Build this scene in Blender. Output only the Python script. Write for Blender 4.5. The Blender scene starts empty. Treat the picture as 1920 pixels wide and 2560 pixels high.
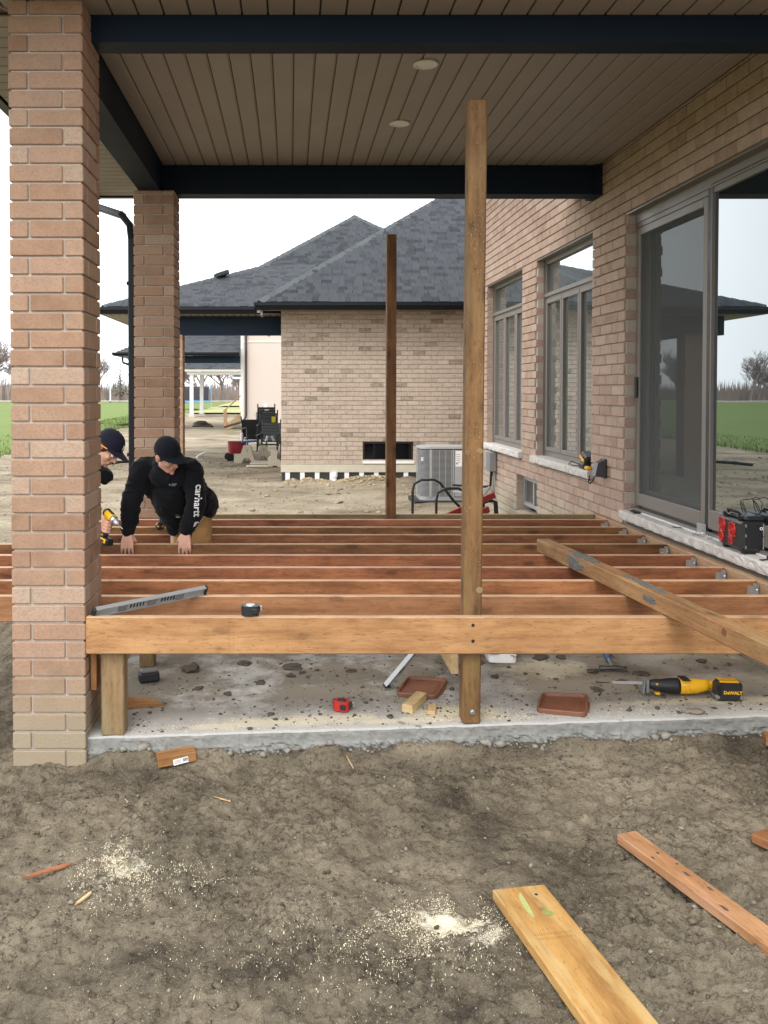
import bpy, bmesh, math, random
import numpy as np
from mathutils import Vector, Matrix, Euler, noise
from mathutils.bvhtree import BVHTree
R = math.radians
random.seed(7)
scene = bpy.context.scene
COL = scene.collection
H = 1.845                    # eye height above the ground at the brick column

# ---------------------------------------------------------------- camera, sky, sun, exposure
cam = bpy.data.objects.new('camera', bpy.data.cameras.new('camera'))
COL.objects.link(cam); scene.camera = cam
cam.location = (0, 0, H)
PITCH = 1.2
cam.rotation_euler = (R(90 - PITCH), 0, 0)
cam.data.sensor_fit = 'HORIZONTAL'; cam.data.sensor_width = 36
F = 2094.0
cam.data.lens = F / 1920 * 36
cam.data.shift_x = (960 - 726) / 1920
cam.data.shift_y = -(1280 - 975 - F * math.tan(R(PITCH))) / 1920
cam.data.clip_start = 0.05; cam.data.clip_end = 6000

world = bpy.data.worlds.new('World'); scene.world = world; world.use_nodes = True
wn = world.node_tree; wn.nodes.clear()
wo = wn.nodes.new('ShaderNodeOutputWorld'); bg = wn.nodes.new('ShaderNodeBackground')
sky = wn.nodes.new('ShaderNodeTexSky'); sky.sky_type = 'NISHITA'; sky.sun_disc = False
SUN_EL, SUN_AZ = 52, 200
sky.sun_elevation = R(SUN_EL); sky.sun_rotation = R(SUN_AZ); sky.dust_density = 3
hs = wn.nodes.new('ShaderNodeHueSaturation'); hs.inputs['Saturation'].default_value = .35
wn.links.new(sky.outputs[0], hs.inputs['Color'])
tc = wn.nodes.new('ShaderNodeTexCoord'); ns = wn.nodes.new('ShaderNodeTexNoise')
ns.inputs['Scale'].default_value = 2.2; ns.inputs['Detail'].default_value = 5
wn.links.new(tc.outputs['Generated'], ns.inputs['Vector'])
cr = wn.nodes.new('ShaderNodeValToRGB')
cr.color_ramp.elements[0].position = .3; cr.color_ramp.elements[0].color = (14.3, 14.7, 15.3, 1)
cr.color_ramp.elements[1].position = .7; cr.color_ramp.elements[1].color = (16.6, 16.7, 16.8, 1)
wn.links.new(ns.outputs['Fac'], cr.inputs[0])
mx = wn.nodes.new('ShaderNodeMix'); mx.data_type = 'RGBA'; mx.inputs[0].default_value = .88
wn.links.new(hs.outputs[0], mx.inputs[6]); wn.links.new(cr.outputs[0], mx.inputs[7])
wn.links.new(mx.outputs[2], bg.inputs['Color']); bg.inputs['Strength'].default_value = .10
wn.links.new(bg.outputs[0], wo.inputs[0])

sun = bpy.data.objects.new('sun', bpy.data.lights.new('sun', 'SUN')); COL.objects.link(sun)
sun.data.energy = .9; sun.data.angle = R(22); sun.data.color = (1, .96, .9)
az = R(SUN_AZ)
sd = Vector((math.sin(az) * math.cos(R(SUN_EL)), math.cos(az) * math.cos(R(SUN_EL)), math.sin(R(SUN_EL))))
sun.rotation_euler = sd.to_track_quat('Z', 'Y').to_euler()

scene.view_settings.view_transform = 'Standard'; scene.view_settings.look = 'None'
scene.view_settings.exposure = .85; scene.view_settings.gamma = 1
scene.view_settings.use_curve_mapping = False
try:
    scene.cycles.use_denoising = True; scene.cycles.max_bounces = 8; scene.cycles.transparent_max_bounces = 8
    scene.cycles.caustics_reflective = False; scene.cycles.caustics_refractive = False
except Exception: pass

# ---------------------------------------------------------------- object helpers
_WM = {}
def wmat(o):
    return _WM.get(o.name, Matrix.Identity(4))
def put(o, parent=None, M=None):
    """link o with world matrix M under parent"""
    COL.objects.link(o)
    M = M if M is not None else Matrix.Identity(4)
    o.matrix_basis = M
    if parent is not None:
        o.parent = parent
        o.matrix_parent_inverse = wmat(parent).inverted()
    _WM[o.name] = M
    return o
def thing(name, label, cat, loc=(0, 0, 0), group=None):
    o = bpy.data.objects.new(name, None); o.empty_display_size = .1
    put(o, None, Matrix.Translation(Vector(loc)))
    o['label'] = label; o['category'] = cat
    if group: o['group'] = group
    return o
def tag(o, label, cat, group=None):
    o['label'] = label; o['category'] = cat
    if group: o['group'] = group
    return o
def mesh(name, verts, faces, smooth=False):
    m = bpy.data.meshes.new(name); m.from_pydata([tuple(v) for v in verts], [], faces); m.validate(); m.update()
    if smooth: m.polygons.foreach_set('use_smooth', [True] * len(m.polygons))
    return m
def add(name, m, mat, parent=None, M=None, label=None, kind=None):
    if isinstance(mat, (list, tuple)):
        if not m.materials:
            for k in mat: m.materials.append(k)
    elif mat is not None and not m.materials: m.materials.append(mat)
    o = bpy.data.objects.new(name, m); put(o, parent, M)
    if label: o['label'] = label
    if kind: o['kind'] = kind
    return o
def T(*a): return Matrix.Translation(Vector(a))
def Rz(d): return Matrix.Rotation(R(d), 4, 'Z')
def Rx(d): return Matrix.Rotation(R(d), 4, 'X')
def Ry(d): return Matrix.Rotation(R(d), 4, 'Y')
def Sc(x, y=None, z=None):
    y = x if y is None else y; z = x if z is None else z
    return Matrix.Diagonal((x, y, z, 1))
def frame(p0, p1, up=(0, 0, 1)):
    """matrix with X along p0->p1, Z near up, origin at the middle"""
    p0, p1 = Vector(p0), Vector(p1); x = (p1 - p0).normalized(); u = Vector(up)
    if abs(x.dot(u)) > .98: u = Vector((0, 1, 0))
    y = u.cross(x).normalized(); z = x.cross(y)
    M = Matrix((x, y, z)).transposed().to_4x4(); M.translation = (p0 + p1) / 2
    return M

class G:
    """geometry collector: joins many small shapes in one mesh"""
    def __init__(s): s.v = []; s.f = []; s.mi = []
    def raw(s, v, f, M=None, mi=0):
        n = len(s.v)
        if M is not None: v = [M @ Vector(p) for p in v]
        s.v += [tuple(p) for p in v]; s.f += [tuple(i + n for i in q) for q in f]; s.mi += [mi] * len(f); return s
    def box(s, x0, x1, y0, y1, z0, z1, M=None, mi=0):
        v = [(x0, y0, z0), (x1, y0, z0), (x1, y1, z0), (x0, y1, z0), (x0, y0, z1), (x1, y0, z1), (x1, y1, z1), (x0, y1, z1)]
        return s.raw(v, [(0, 3, 2, 1), (4, 5, 6, 7), (0, 1, 5, 4), (1, 2, 6, 5), (2, 3, 7, 6), (3, 0, 4, 7)], M, mi)
    def cbox(s, dx, dy, dz, c, M=None, mi=0):
        v, f = cboxdata(dx, dy, dz, c); return s.raw(v, f, M, mi)
    def cyl(s, p0, p1, r0, r1=None, n=12, mi=0):
        r1 = r0 if r1 is None else r1
        M = frame(p0, p1); L = (Vector(p1) - Vector(p0)).length / 2
        v = []; 
        for k in range(n):
            a = 2 * math.pi * k / n; v += [(-L, math.cos(a) * r0, math.sin(a) * r0), (L, math.cos(a) * r1, math.sin(a) * r1)]
        f = [(2 * k, 2 * ((k + 1) % n), 2 * ((k + 1) % n) + 1, 2 * k + 1) for k in range(n)]
        f += [tuple(2 * k for k in reversed(range(n))), tuple(2 * k + 1 for k in range(n))]
        return s.raw(v, f, M, mi)
    def tube(s, pts, r, n=8, mi=0, closed=False):
        pts = [Vector(p) for p in pts]; N = len(pts); rr = r if isinstance(r, (list, tuple)) else [r] * N
        v = []; prev = None
        for i, p in enumerate(pts):
            if closed: d = pts[(i + 1) % N] - pts[i - 1]
            else: d = pts[min(i + 1, N - 1)] - pts[max(i - 1, 0)]
            d.normalize()
            if prev is None:
                u = Vector((0, 0, 1)) if abs(d.z) < .9 else Vector((0, 1, 0)); a = u.cross(d).normalized()
            else:
                a = (prev - d * prev.dot(d)).normalized()
            prev = a; b = d.cross(a)
            for k in range(n):
                t = 2 * math.pi * k / n; v.append(p + (a * math.cos(t) + b * math.sin(t)) * rr[i])
        f = []
        for i in range(N if closed else N - 1):
            j = (i + 1) % N
            for k in range(n):
                k2 = (k + 1) % n; f.append((i * n + k, i * n + k2, j * n + k2, j * n + k))
        if not closed: f += [tuple(reversed(range(n))), tuple((N - 1) * n + k for k in range(n))]
        return s.raw(v, f, None, mi)
    def prism(s, outline, y0, y1, M=None, mi=0):
        """outline in XZ extruded along Y"""
        n = len(outline); v = [(x, y0, z) for x, z in outline] + [(x, y1, z) for x, z in outline]
        f = [tuple(range(n)), tuple(reversed(range(n, 2 * n)))] + [(k + n, (k + 1) % n + n, (k + 1) % n, k) for k in range(n)]
        return s.raw(v, f, M, mi)
    def sph(s, c, r, M=None, mi=0, nu=10, nv=7):
        rx, ry, rz = r if isinstance(r, (tuple, list)) else (r, r, r)
        v = [(c[0], c[1], c[2] - rz)]
        for j in range(1, nv):
            ph = math.pi * j / nv - math.pi / 2
            for i in range(nu):
                t = 2 * math.pi * i / nu; v.append((c[0] + rx * math.cos(ph) * math.cos(t), c[1] + ry * math.cos(ph) * math.sin(t), c[2] + rz * math.sin(ph)))
        v.append((c[0], c[1], c[2] + rz)); L = len(v) - 1; f = []
        for i in range(nu): f.append((0, 1 + (i + 1) % nu, 1 + i)); f.append((L, L - nu + i, L - nu + (i + 1) % nu))
        for j in range(nv - 2):
            for i in range(nu):
                a = 1 + j * nu; f.append((a + i, a + (i + 1) % nu, a + nu + (i + 1) % nu, a + nu + i))
        return s.raw(v, f, M, mi)
    def mesh(s, name, smooth=False):
        m = bpy.data.meshes.new(name); m.from_pydata(s.v, [], s.f); m.update()
        if any(s.mi): m.polygons.foreach_set('material_index', s.mi)
        if smooth: m.polygons.foreach_set('use_smooth', [True] * len(m.polygons))
        return m
    def add(s, name, mat, parent=None, M=None, smooth=False, label=None, kind=None):
        return add(name, s.mesh(name, smooth), mat, parent, M, label, kind)

def cboxdata(dx, dy, dz, c):
    """box centred on the origin with chamfered edges"""
    h = (dx / 2, dy / 2, dz / 2); c = min(c, min(h) * .9); v = []; idx = {}
    for sx in (-1, 1):
        for sy in (-1, 1):
            for sz in (-1, 1):
                s = (sx, sy, sz)
                for ax in range(3):
                    p = [s[i] * (h[i] - (c if i != ax else 0)) for i in range(3)]
                    idx[(s, ax)] = len(v); v.append(tuple(p))
    f = []
    S = (-1, 1)
    for ax in range(3):
        a, b = [(1, 2), (2, 0), (0, 1)][ax]
        for sg in S:
            q = []
            for (p, r) in ((-1, -1), (1, -1), (1, 1), (-1, 1)):
                s = [0, 0, 0]; s[ax] = sg; s[a] = p; s[b] = r; q.append(idx[(tuple(s), ax)])
            f.append(tuple(q) if sg > 0 else tuple(reversed(q)))
    for ax in range(3):          # edges parallel to ax
        a, b = [(1, 2), (2, 0), (0, 1)][ax]
        for p in S:
            for r in S:
                s0 = [0, 0, 0]; s0[ax] = -1; s0[a] = p; s0[b] = r
                s1 = list(s0); s1[ax] = 1; s0 = tuple(s0); s1 = tuple(s1)
                q = (idx[(s0, a)], idx[(s1, a)], idx[(s1, b)], idx[(s0, b)])
                f.append(q if p * r < 0 else tuple(reversed(q)))
    for s in [(x, y, z) for x in S for y in S for z in S]:
        q = (idx[(s, 0)], idx[(s, 1)], idx[(s, 2)])
        f.append(q if s[0] * s[1] * s[2] > 0 else tuple(reversed(q)))
    return v, f
_cb = {}
def cbmesh(dx, dy, dz, c, mat, name='piece', var=0, top=None):
    k = (round(dx, 4), round(dy, 4), round(dz, 4), c, mat.name, var, top and top.name)
    if k not in _cb:
        v, f = cboxdata(dx, dy, dz, c); m = mesh(name, v, f); m.materials.append(mat); _cb[k] = m
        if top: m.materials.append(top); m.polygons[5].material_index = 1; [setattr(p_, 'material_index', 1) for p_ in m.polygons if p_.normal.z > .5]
    return _cb[k]
def piece(name, dims, c, mat, parent, M, label=None, var=0):
    o = bpy.data.objects.new(name, cbmesh(*dims, c, mat, name, var)); put(o, parent, M)
    if label: o['label'] = label
    return o
def board(name, p0, p1, w, h, mat, parent=None, up=(0, 0, 1), c=.003, label=None, top=None):
    """a board from p0 to p1 (centre line), w across, h along up"""
    L = (Vector(p1) - Vector(p0)).length
    o = bpy.data.objects.new(name, cbmesh(L, w, h, c, mat, name, 0, top)); put(o, parent, frame(p0, p1, up))
    if label: o['label'] = label
    return o
def px(p):
    """rough picture position of a point, only used to choose which pieces show largest"""
    x, y, z = p
    if y < .3: return None
    return 726 + F * x / y, 975 - F * (z - H) / y
def in_view(p, m=60):
    q = px(p); return q is not None and -m < q[0] < 1920 + m and -m < q[1] < 2560 + m
def join_boxes(name, items, c, mat, parent):
    g = G()
    for dims, M in items: g.cbox(*dims, c, M)
    return g.add(name, mat, parent, kind='stuff')
def pieces(name, items, c, mat, parent, limit=300, stuffname=None):
    """items: (dims, M). The ones that show largest become objects, the rest one mesh"""
    def score(it):
        p = it[1].translation
        d = (p - Vector((0, 0, H))).length
        return (0 if in_view(p) else 1000) + d
    items = sorted(items, key=score)
    for dims, M in items[:limit]: piece(name, dims, c, mat, parent, M)
    if items[limit:]: join_boxes(stuffname or name + '_rest', items[limit:], c, mat, parent)
def baked(o_mesh, mods):
    """evaluate modifiers on a mesh and return the resulting mesh"""
    o = bpy.data.objects.new('tmp', o_mesh); COL.objects.link(o)
    for t, kw in mods:
        md = o.modifiers.new(t, t)
        for k, v in kw.items(): setattr(md, k, v)
    dg = bpy.context.evaluated_depsgraph_get(); dg.update()
    m = bpy.data.meshes.new_from_object(o.evaluated_get(dg)); bpy.data.objects.remove(o)
    return m
def text_mesh(s, size, extrude=.0005, align='LEFT', bold=0.0, spacing=1.0):
    cu = bpy.data.curves.new('txt', 'FONT'); cu.body = s; cu.size = size; cu.extrude = extrude; cu.align_x = align
    cu.offset = bold; cu.space_character = spacing; cu.resolution_u = 3
    o = bpy.data.objects.new('txt', cu); COL.objects.link(o)
    dg = bpy.context.evaluated_depsgraph_get(); dg.update()
    m = bpy.data.meshes.new_from_object(o.evaluated_get(dg)); bpy.data.objects.remove(o); return m

# ---------------------------------------------------------------- materials
class N:
    def __init__(s, name):
        s.m = bpy.data.materials.new(name); s.m.use_nodes = True; s.t = s.m.node_tree; s.t.nodes.clear()
        s.out = s.n('ShaderNodeOutputMaterial'); s.b = s.n('ShaderNodeBsdfPrincipled'); s.l(s.b, 0, s.out, 0)
    def n(s, ty, **kw):
        nd = s.t.nodes.new(ty)
        for k, v in kw.items():
            if k.startswith('i_'):
                nd.inputs[k[2:].replace('_', ' ')].default_value = v
            else: setattr(nd, k, v)
        return nd
    def l(s, a, ai, b, bi):
        s.t.links.new(a.outputs[ai], b.inputs[bi]); return b
    def noise(s, vec, scale, detail=4, rough=.55, dist=0):
        nd = s.n('ShaderNodeTexNoise'); nd.inputs['Scale'].default_value = scale; nd.inputs['Detail'].default_value = detail
        nd.inputs['Roughness'].default_value = rough; nd.inputs['Distortion'].default_value = dist
        if vec is not None: s.t.links.new(vec, nd.inputs['Vector'])
        return nd.outputs['Fac']
    def ramp(s, fac, *stops):
        nd = s.n('ShaderNodeValToRGB'); e = nd.color_ramp.elements
        while len(e) < len(stops): e.new(.5)
        for k, (p, c) in enumerate(stops):
            e[k].position = p; e[k].color = (c, c, c, 1) if isinstance(c, (int, float)) else (*c, 1)
        s.t.links.new(fac, nd.inputs[0]); return nd.outputs[0]
    def mix(s, fac, a, b, mode='MIX'):
        nd = s.n('ShaderNodeMix', data_type='RGBA', blend_type=mode)
        for i, x in ((0, fac), (6, a), (7, b)):
            if hasattr(x, 'is_output'): s.t.links.new(x, nd.inputs[i])
            else: nd.inputs[i].default_value = x if i == 0 else (*x, 1) if len(x) == 3 else x
        return nd.outputs[2]
    def math(s, op, a, b=0.0, c=None):
        nd = s.n('ShaderNodeMath', operation=op)
        for i, x in ((0, a), (1, b), (2, c)):
            if x is None: continue
            if hasattr(x, 'is_output'): s.t.links.new(x, nd.inputs[i])
            else: nd.inputs[i].default_value = x
        return nd.outputs[0]
    def mapping(s, vec, scale=(1, 1, 1), loc=(0, 0, 0)):
        nd = s.n('ShaderNodeMapping'); nd.inputs['Scale'].default_value = scale; nd.inputs['Location'].default_value = loc
        s.t.links.new(vec, nd.inputs[0]); return nd.outputs[0]
    def obj(s, rand=True):
        tc = s.n('ShaderNodeTexCoord').outputs['Object']
        if not rand: return tc
        oi = s.n('ShaderNodeObjectInfo').outputs['Random']
        v = s.n('ShaderNodeVectorMath', operation='ADD'); s.t.links.new(tc, v.inputs[0])
        cx = s.n('ShaderNodeCombineXYZ'); r = s.math('MULTIPLY', oi, 53.0)
        for i in range(3): s.t.links.new(r, cx.inputs[i])
        s.t.links.new(cx.outputs[0], v.inputs[1]); return v.outputs[0]
    def rnd(s):
        a = s.n('ShaderNodeObjectInfo').outputs['Random']; b = s.n('ShaderNodeNewGeometry').outputs['Random Per Island']
        return s.math('FRACT', s.math('ADD', s.math('MULTIPLY', a, 17.31), s.math('MULTIPLY', b, 7.77)))
    def pos(s): return s.n('ShaderNodeNewGeometry').outputs['Position']
    def bump(s, h, strength=.3, dist=.01):
        nd = s.n('ShaderNodeBump'); nd.inputs['Strength'].default_value = strength; nd.inputs['Distance'].default_value = dist
        s.t.links.new(h, nd.inputs['Height']); s.t.links.new(nd.outputs[0], s.b.inputs['Normal'])
    def set(s, color=None, rough=None, metal=None, spec=None):
        for k, x in (('Base Color', color), ('Roughness', rough), ('Metallic', metal), ('Specular IOR Level', spec)):
            if x is None: continue
            if hasattr(x, 'is_output'): s.t.links.new(x, s.b.inputs[k])
            else: s.b.inputs[k].default_value = (*x, 1) if k == 'Base Color' else x
        return s.m
def plain(name, c, rough=.6, metal=0.0, spec=.5, var=.12, scale=30, bump=.1):
    n = N(name); f = n.noise(n.obj(), scale, 5)
    col = n.mix(f, tuple(x * (1 - var) for x in c), tuple(min(1, x * (1 + var)) for x in c))
    r = n.ramp(n.noise(n.obj(), scale * .3, 3), (.3, max(.02, rough - .08)), (.7, min(1, rough + .08)))
    n.set(col, r, metal, spec)
    if bump: n.bump(f, bump, .002)
    return n.m

def wood(name, light, dark, knots=1.0, stain=.35, rough=.72, hue=.12, flecks=0.0, edge=None):
    """lumber: uneven lengthwise grain, cathedral figure, small knots, blotches; grain runs along local X"""
    n = N(name); co = n.obj()
    wob = n.noise(n.mapping(co, (1.5, 4, 4)), 1.0, 3)
    wv = n.n('ShaderNodeVectorMath', operation='ADD'); n.t.links.new(n.mapping(co, (.8, 18, 18)), wv.inputs[0])
    cx = n.n('ShaderNodeCombineXYZ'); k = n.math('MULTIPLY', wob, 3.2); n.t.links.new(k, cx.inputs[1]); n.t.links.new(k, cx.inputs[2]); n.t.links.new(cx.outputs[0], wv.inputs[1])
    g = n.noise(wv.outputs[0], 1.0, 7, .68); g2 = n.noise(n.mapping(co, (5, 75, 75)), 1.0, 4, .7); blot = n.noise(n.mapping(co, (3.5, 9, 9)), 1.0, 6, .65)
    f = n.math('ADD', n.math('ADD', n.math('MULTIPLY', g, .45), n.math('MULTIPLY', g2, .2)), n.math('MULTIPLY', blot, .35))
    col = n.ramp(f, (.40, tuple(x * .85 for x in dark)), (.5, tuple(.5 * (a + b) for a, b in zip(light, dark))), (.58, light), (.66, tuple(x * 1.12 for x in light)))
    dash = n.ramp(n.noise(n.mapping(co, (26, 130, 130)), 1.0, 2), (.60, 0), (.68, 1))
    col = n.mix(n.math('MULTIPLY', dash, .5), col, tuple(x * .45 for x in dark))
    # knots with a ring of darker grain
    vo = n.n('ShaderNodeTexVoronoi', feature='F1'); vo.inputs['Scale'].default_value = 1.0; vo.inputs['Randomness'].default_value = 1.0
    n.t.links.new(n.mapping(co, (3.3, 8, 8)), vo.inputs['Vector'])
    ds = n.math('ADD', vo.outputs['Distance'], n.math('MULTIPLY', n.math('SUBTRACT', n.noise(co, 45, 3), .5), .16))
    kf = n.ramp(ds, (.06, .95 * knots), (.12, .75 * knots), (.155, .3 * knots), (.30, 0))
    col = n.mix(kf, col, tuple(x * .30 for x in dark))
    s = n.ramp(n.noise(n.mapping(co, (1.3, 5, 5)), 1.6, 6, .7), (.36, 1), (.58, 0))
    col = n.mix(n.math('MULTIPLY', s, stain), col, tuple(x * .50 for x in dark))
    if flecks:
        fl = n.ramp(n.noise(n.mapping(co, (60, 150, 150)), 1.0, 3, .7), (.62, 0), (.68, 1)); fm = n.ramp(n.noise(co, 4, 3), (.42, 0), (.6, 1))
        col = n.mix(n.math('MULTIPLY', n.math('MULTIPLY', fl, fm), flecks), col, (.60, .42, .15))
    if edge:
        gm_ = n.ramp(n.noise(n.mapping(co, (2.5, 14, 14)), 1.0, 5, .65), (.50, 0), (.62, 1)); col = n.mix(n.math('MULTIPLY', gm_, .5), col, edge)
    rn = n.n('ShaderNodeObjectInfo').outputs['Random']
    h = n.n('ShaderNodeHueSaturation'); n.t.links.new(col, h.inputs['Color'])
    n.t.links.new(n.math('MULTIPLY_ADD', rn, hue * 2, 1 - hue), h.inputs['Value'])
    n.t.links.new(n.math('MULTIPLY_ADD', n.math('FRACT', n.math('MULTIPLY', rn, 7.13)), .024, .488), h.inputs['Hue'])
    n.set(h.outputs[0], rough, spec=.4)
    n.bump(n.math('SUBTRACT', f, n.math('MULTIPLY', kf, .5)), .45, .003)
    return n.m

def brick(name, cols, rough=.9, low=None, streak=0.0, scale=1.0):
    """fired clay: per brick tone, sanded face, pale salts near the ground when low is given"""
    n = N(name); r = n.rnd(); p = n.pos()
    st = [((i + .5) / len(cols), c) for i, c in enumerate(cols)]
    col = n.ramp(r, *st)
    f = n.noise(p, 9 * scale, 4); f2 = n.noise(p, 90 * scale, 4, .7)
    col = n.mix(n.math('MULTIPLY', n.ramp(f, (.40, 0), (.62, 1)), .38), col, tuple(x * 1.28 for x in cols[0]))
    col = n.mix(n.math('MULTIPLY', n.ramp(f2, (.35, 1), (.55, 0)), .40), col, tuple(x * .55 for x in cols[-1]))
    if streak:
        s = n.noise(n.mapping(p, (60, 60, 3)), 1, 3); col = n.mix(n.math('MULTIPLY', n.ramp(s, (.5, 0), (.75, 1)), streak), col, tuple(x * .45 for x in cols[-1]))
    if low:
        sx = n.n('ShaderNodeSeparateXYZ'); n.t.links.new(p, sx.inputs[0])
        zz = n.math('ADD', sx.outputs[2], n.math('MULTIPLY', n.noise(p, 2.5, 4), .25))
        lf = n.ramp(zz, (low[0], 1), (low[1], 0)); col = n.mix(n.math('MULTIPLY', lf, .75), col, low[2])
    n.set(col, rough, spec=.2); n.bump(n.math('ADD', f2, n.math('MULTIPLY', f, .8)), .6, .005); return n.m

def shingle(name, cols):
    n = N(name); r = n.rnd(); p = n.pos()
    col = n.ramp(r, *[((i + .5) / len(cols), c) for i, c in enumerate(cols)])
    col = n.mix(n.math('MULTIPLY', n.noise(p, 160, 3, .8), .55), col, tuple(x * .35 for x in cols[0]))
    n.set(col, .85, spec=.3); n.bump(n.noise(p, 200, 2), .4, .004); return n.m

M_ = {}
M_['brick'] = brick('clay brick tan', [(.35, .228, .155), (.32, .198, .13), (.255, .15, .095), (.44, .33, .25), (.345, .21, .14), (.375, .25, .178), (.30, .18, .118), (.36, .235, .16)],
                    low=(.30, .64, (.31, .275, .195)))
M_['brickwall'] = brick('clay brick pink', [(.43, .31, .245), (.385, .27, .21), (.33, .22, .165), (.48, .36, .295), (.40, .285, .225)],
                    low=(.50, .95, (.46, .42, .32)))
M_['mortar'] = plain('mortar', (.45, .39, .33), .95, spec=.1, scale=60, bump=.4)
M_['nbrick'] = brick('wire cut brick beige', [(0.500, 0.409, 0.331), (0.460, 0.374, 0.305), (0.530, 0.438, 0.357), (0.420, 0.340, 0.274), (0.500, 0.404, 0.326), (0.520, 0.428, 0.347), (0.470, 0.379, 0.310), (0.520, 0.428, 0.352), (0.440, 0.355, 0.290), (0.490, 0.399, 0.321), (0.540, 0.448, 0.367), (0.460, 0.374, 0.300), (0.500, 0.409, 0.331), (0.240, 0.192, 0.155)], streak=.35, scale=2)
M_['nmortar'] = plain('pale mortar', (.50, .42, .34), .95, spec=.1)
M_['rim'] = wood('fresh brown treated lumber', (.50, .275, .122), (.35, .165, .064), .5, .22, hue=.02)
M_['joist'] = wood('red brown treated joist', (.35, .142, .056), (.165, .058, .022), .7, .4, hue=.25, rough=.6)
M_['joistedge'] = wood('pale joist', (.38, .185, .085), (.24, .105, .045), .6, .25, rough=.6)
M_['joisttop'] = wood('joist top painted sky lit', (.56, .37, .235), (.42, .255, .15), .5, .1, rough=.6)  # paler top faces: skylight from above is put into the colour
M_['oldpost'] = wood('weathered post', (.245, .122, .050), (.125, .056, .021), .8, .35, hue=.02, flecks=.8, edge=(.20, .125, .05))
M_['darkpost'] = wood('dark brown post', (.25, .10, .038), (.12, .045, .017), .9, .4, hue=.02)
M_['stub'] = wood('greenish treated post', (.285, .195, .095), (.185, .118, .052), .4, .2, hue=.05, edge=(.25, .225, .12))
M_['ledger'] = wood('ledger board', (.46, .30, .175), (.34, .20, .105), .5, .15, hue=.03)
M_['plank'] = wood('yellow brown plank', (.49, .27, .088), (.35, .165, .048), .6, .3, hue=.02, edge=(.50, .36, .17))
M_['plank2'] = wood('orange brown board', (.47, .27, .12), (.31, .16, .06), .4, .3, hue=.02, edge=(.46, .27, .16))
M_['fresh'] = wood('fresh cut pine', (.60, .44, .25), (.48, .32, .155), .3, .08, hue=.05)
M_['orange'] = wood('orange cedar', (.36, .165, .065), (.22, .085, .03), .4, .2)
M_['soffit'] = plain('taupe soffit', (.30, .262, .226), .55, var=.05, scale=4, bump=0)
M_['soffitback'] = plain('soffit recess', (.10, .075, .055), .7, var=.05, bump=0)
M_['beam'] = plain('black aluminium cladding', (.007, .016, .031), .6, spec=.18, var=.15, scale=3, bump=0)
M_['gutter'] = plain('black gutter', (.006, .008, .011), .4, spec=.25, var=.1, scale=3, bump=0)
M_['frame'] = plain('taupe window frame', (.185, .164, .146), .45, var=.05, scale=6, bump=0)
M_['framedark'] = plain('dark gasket', (.012, .012, .014), .5, bump=0)
M_['steel'] = plain('dark forged steel', (.09, .09, .09), .4, .6)
M_['galv'] = plain('galvanised steel', (.62, .64, .66), .32, .85, var=.2, scale=25)
M_['alu'] = plain('brushed aluminium', (.46, .48, .49), .38, .55, var=.1, scale=12)
M_['black'] = plain('black plastic', (.016, .017, .019), .42, var=.2, scale=20)
M_['rubber'] = plain('black rubber', (.018, .018, .018), .8, spec=.2)
M_['grey'] = plain('mid grey plastic', (.19, .19, .19), .5)
M_['yellow'] = plain('yellow plastic', (.82, .44, .012), .38, var=.06, scale=12, bump=.02)
M_['red'] = plain('red plastic', (.45, .02, .015), .38, var=.1, scale=12, bump=.02)
M_['redmetal'] = plain('worn red paint', (.30, .035, .025), .45, var=.3, scale=14)
M_['wagon'] = plain('dark red plastic', (.24, .012, .022), .45)
M_['white'] = plain('white paint', (.80, .80, .80), .5, var=.03, bump=0)
M_['beige'] = plain('beige plastic', (.52, .46, .36), .6)
M_['green'] = plain('sage plastic', (.28, .38, .25), .6)
M_['blue'] = plain('blue plastic', (.05, .12, .34), .5)
M_['cyan'] = plain('sky blue foam', (.05, .38, .78), .6)
M_['stucco'] = plain('beige siding', (.56, .48, .425), .85, var=.04, scale=80)
M_['concrete2'] = plain('pale parging', (.52, .48, .38), .9, var=.15, scale=8)
M_['tray'] = plain('rust brown plastic', (.175, .07, .038), .5, var=.3, scale=25)
M_['acgrey'] = plain('grey painted steel', (.34, .345, .345), .45, var=.05, scale=8, bump=0)
M_['acdark'] = plain('dark coil', (.03, .03, .03), .7)
M_['paper'] = plain('paper label', (.78, .77, .75), .7, var=.03, bump=0)
M_['ink'] = plain('printed ink', (.03, .03, .03), .7, bump=0)
M_['brown'] = plain('brown downspout', (.035, .022, .017), .4)
M_['keys'] = plain('nickel', (.55, .54, .50), .3, .8)
# ---- special materials
def glass_mat(name, tint, base=.12, k=2.4, inner=(.022, .028, .03), rough=.0):
    n = N(name); fr = n.n('ShaderNodeFresnel'); fr.inputs['IOR'].default_value = 1.55
    fac = n.math('MINIMUM', n.math('MULTIPLY_ADD', fr.outputs[0], k, base), .85)
    gl = n.n('ShaderNodeBsdfGlossy'); gl.inputs['Color'].default_value = (*tint, 1); gl.inputs['Roughness'].default_value = rough
    di = n.n('ShaderNodeBsdfDiffuse'); di.inputs['Color'].default_value = (*inner, 1)
    f = n.noise(n.obj(), 1.1, 1); bp = n.n('ShaderNodeBump'); bp.inputs['Strength'].default_value = .02; bp.inputs['Distance'].default_value = .02
    n.t.links.new(f, bp.inputs['Height']); n.t.links.new(bp.outputs[0], gl.inputs['Normal'])
    ms = n.n('ShaderNodeMixShader'); n.t.links.new(fac, ms.inputs[0]); n.l(di, 0, ms, 1); n.l(gl, 0, ms, 2); n.l(ms, 0, n.out, 0)
    n.t.nodes.remove(n.b); return n.m
M_['glass'] = glass_mat('window glass', (.74, .80, .82), .13, 2.6)
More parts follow.
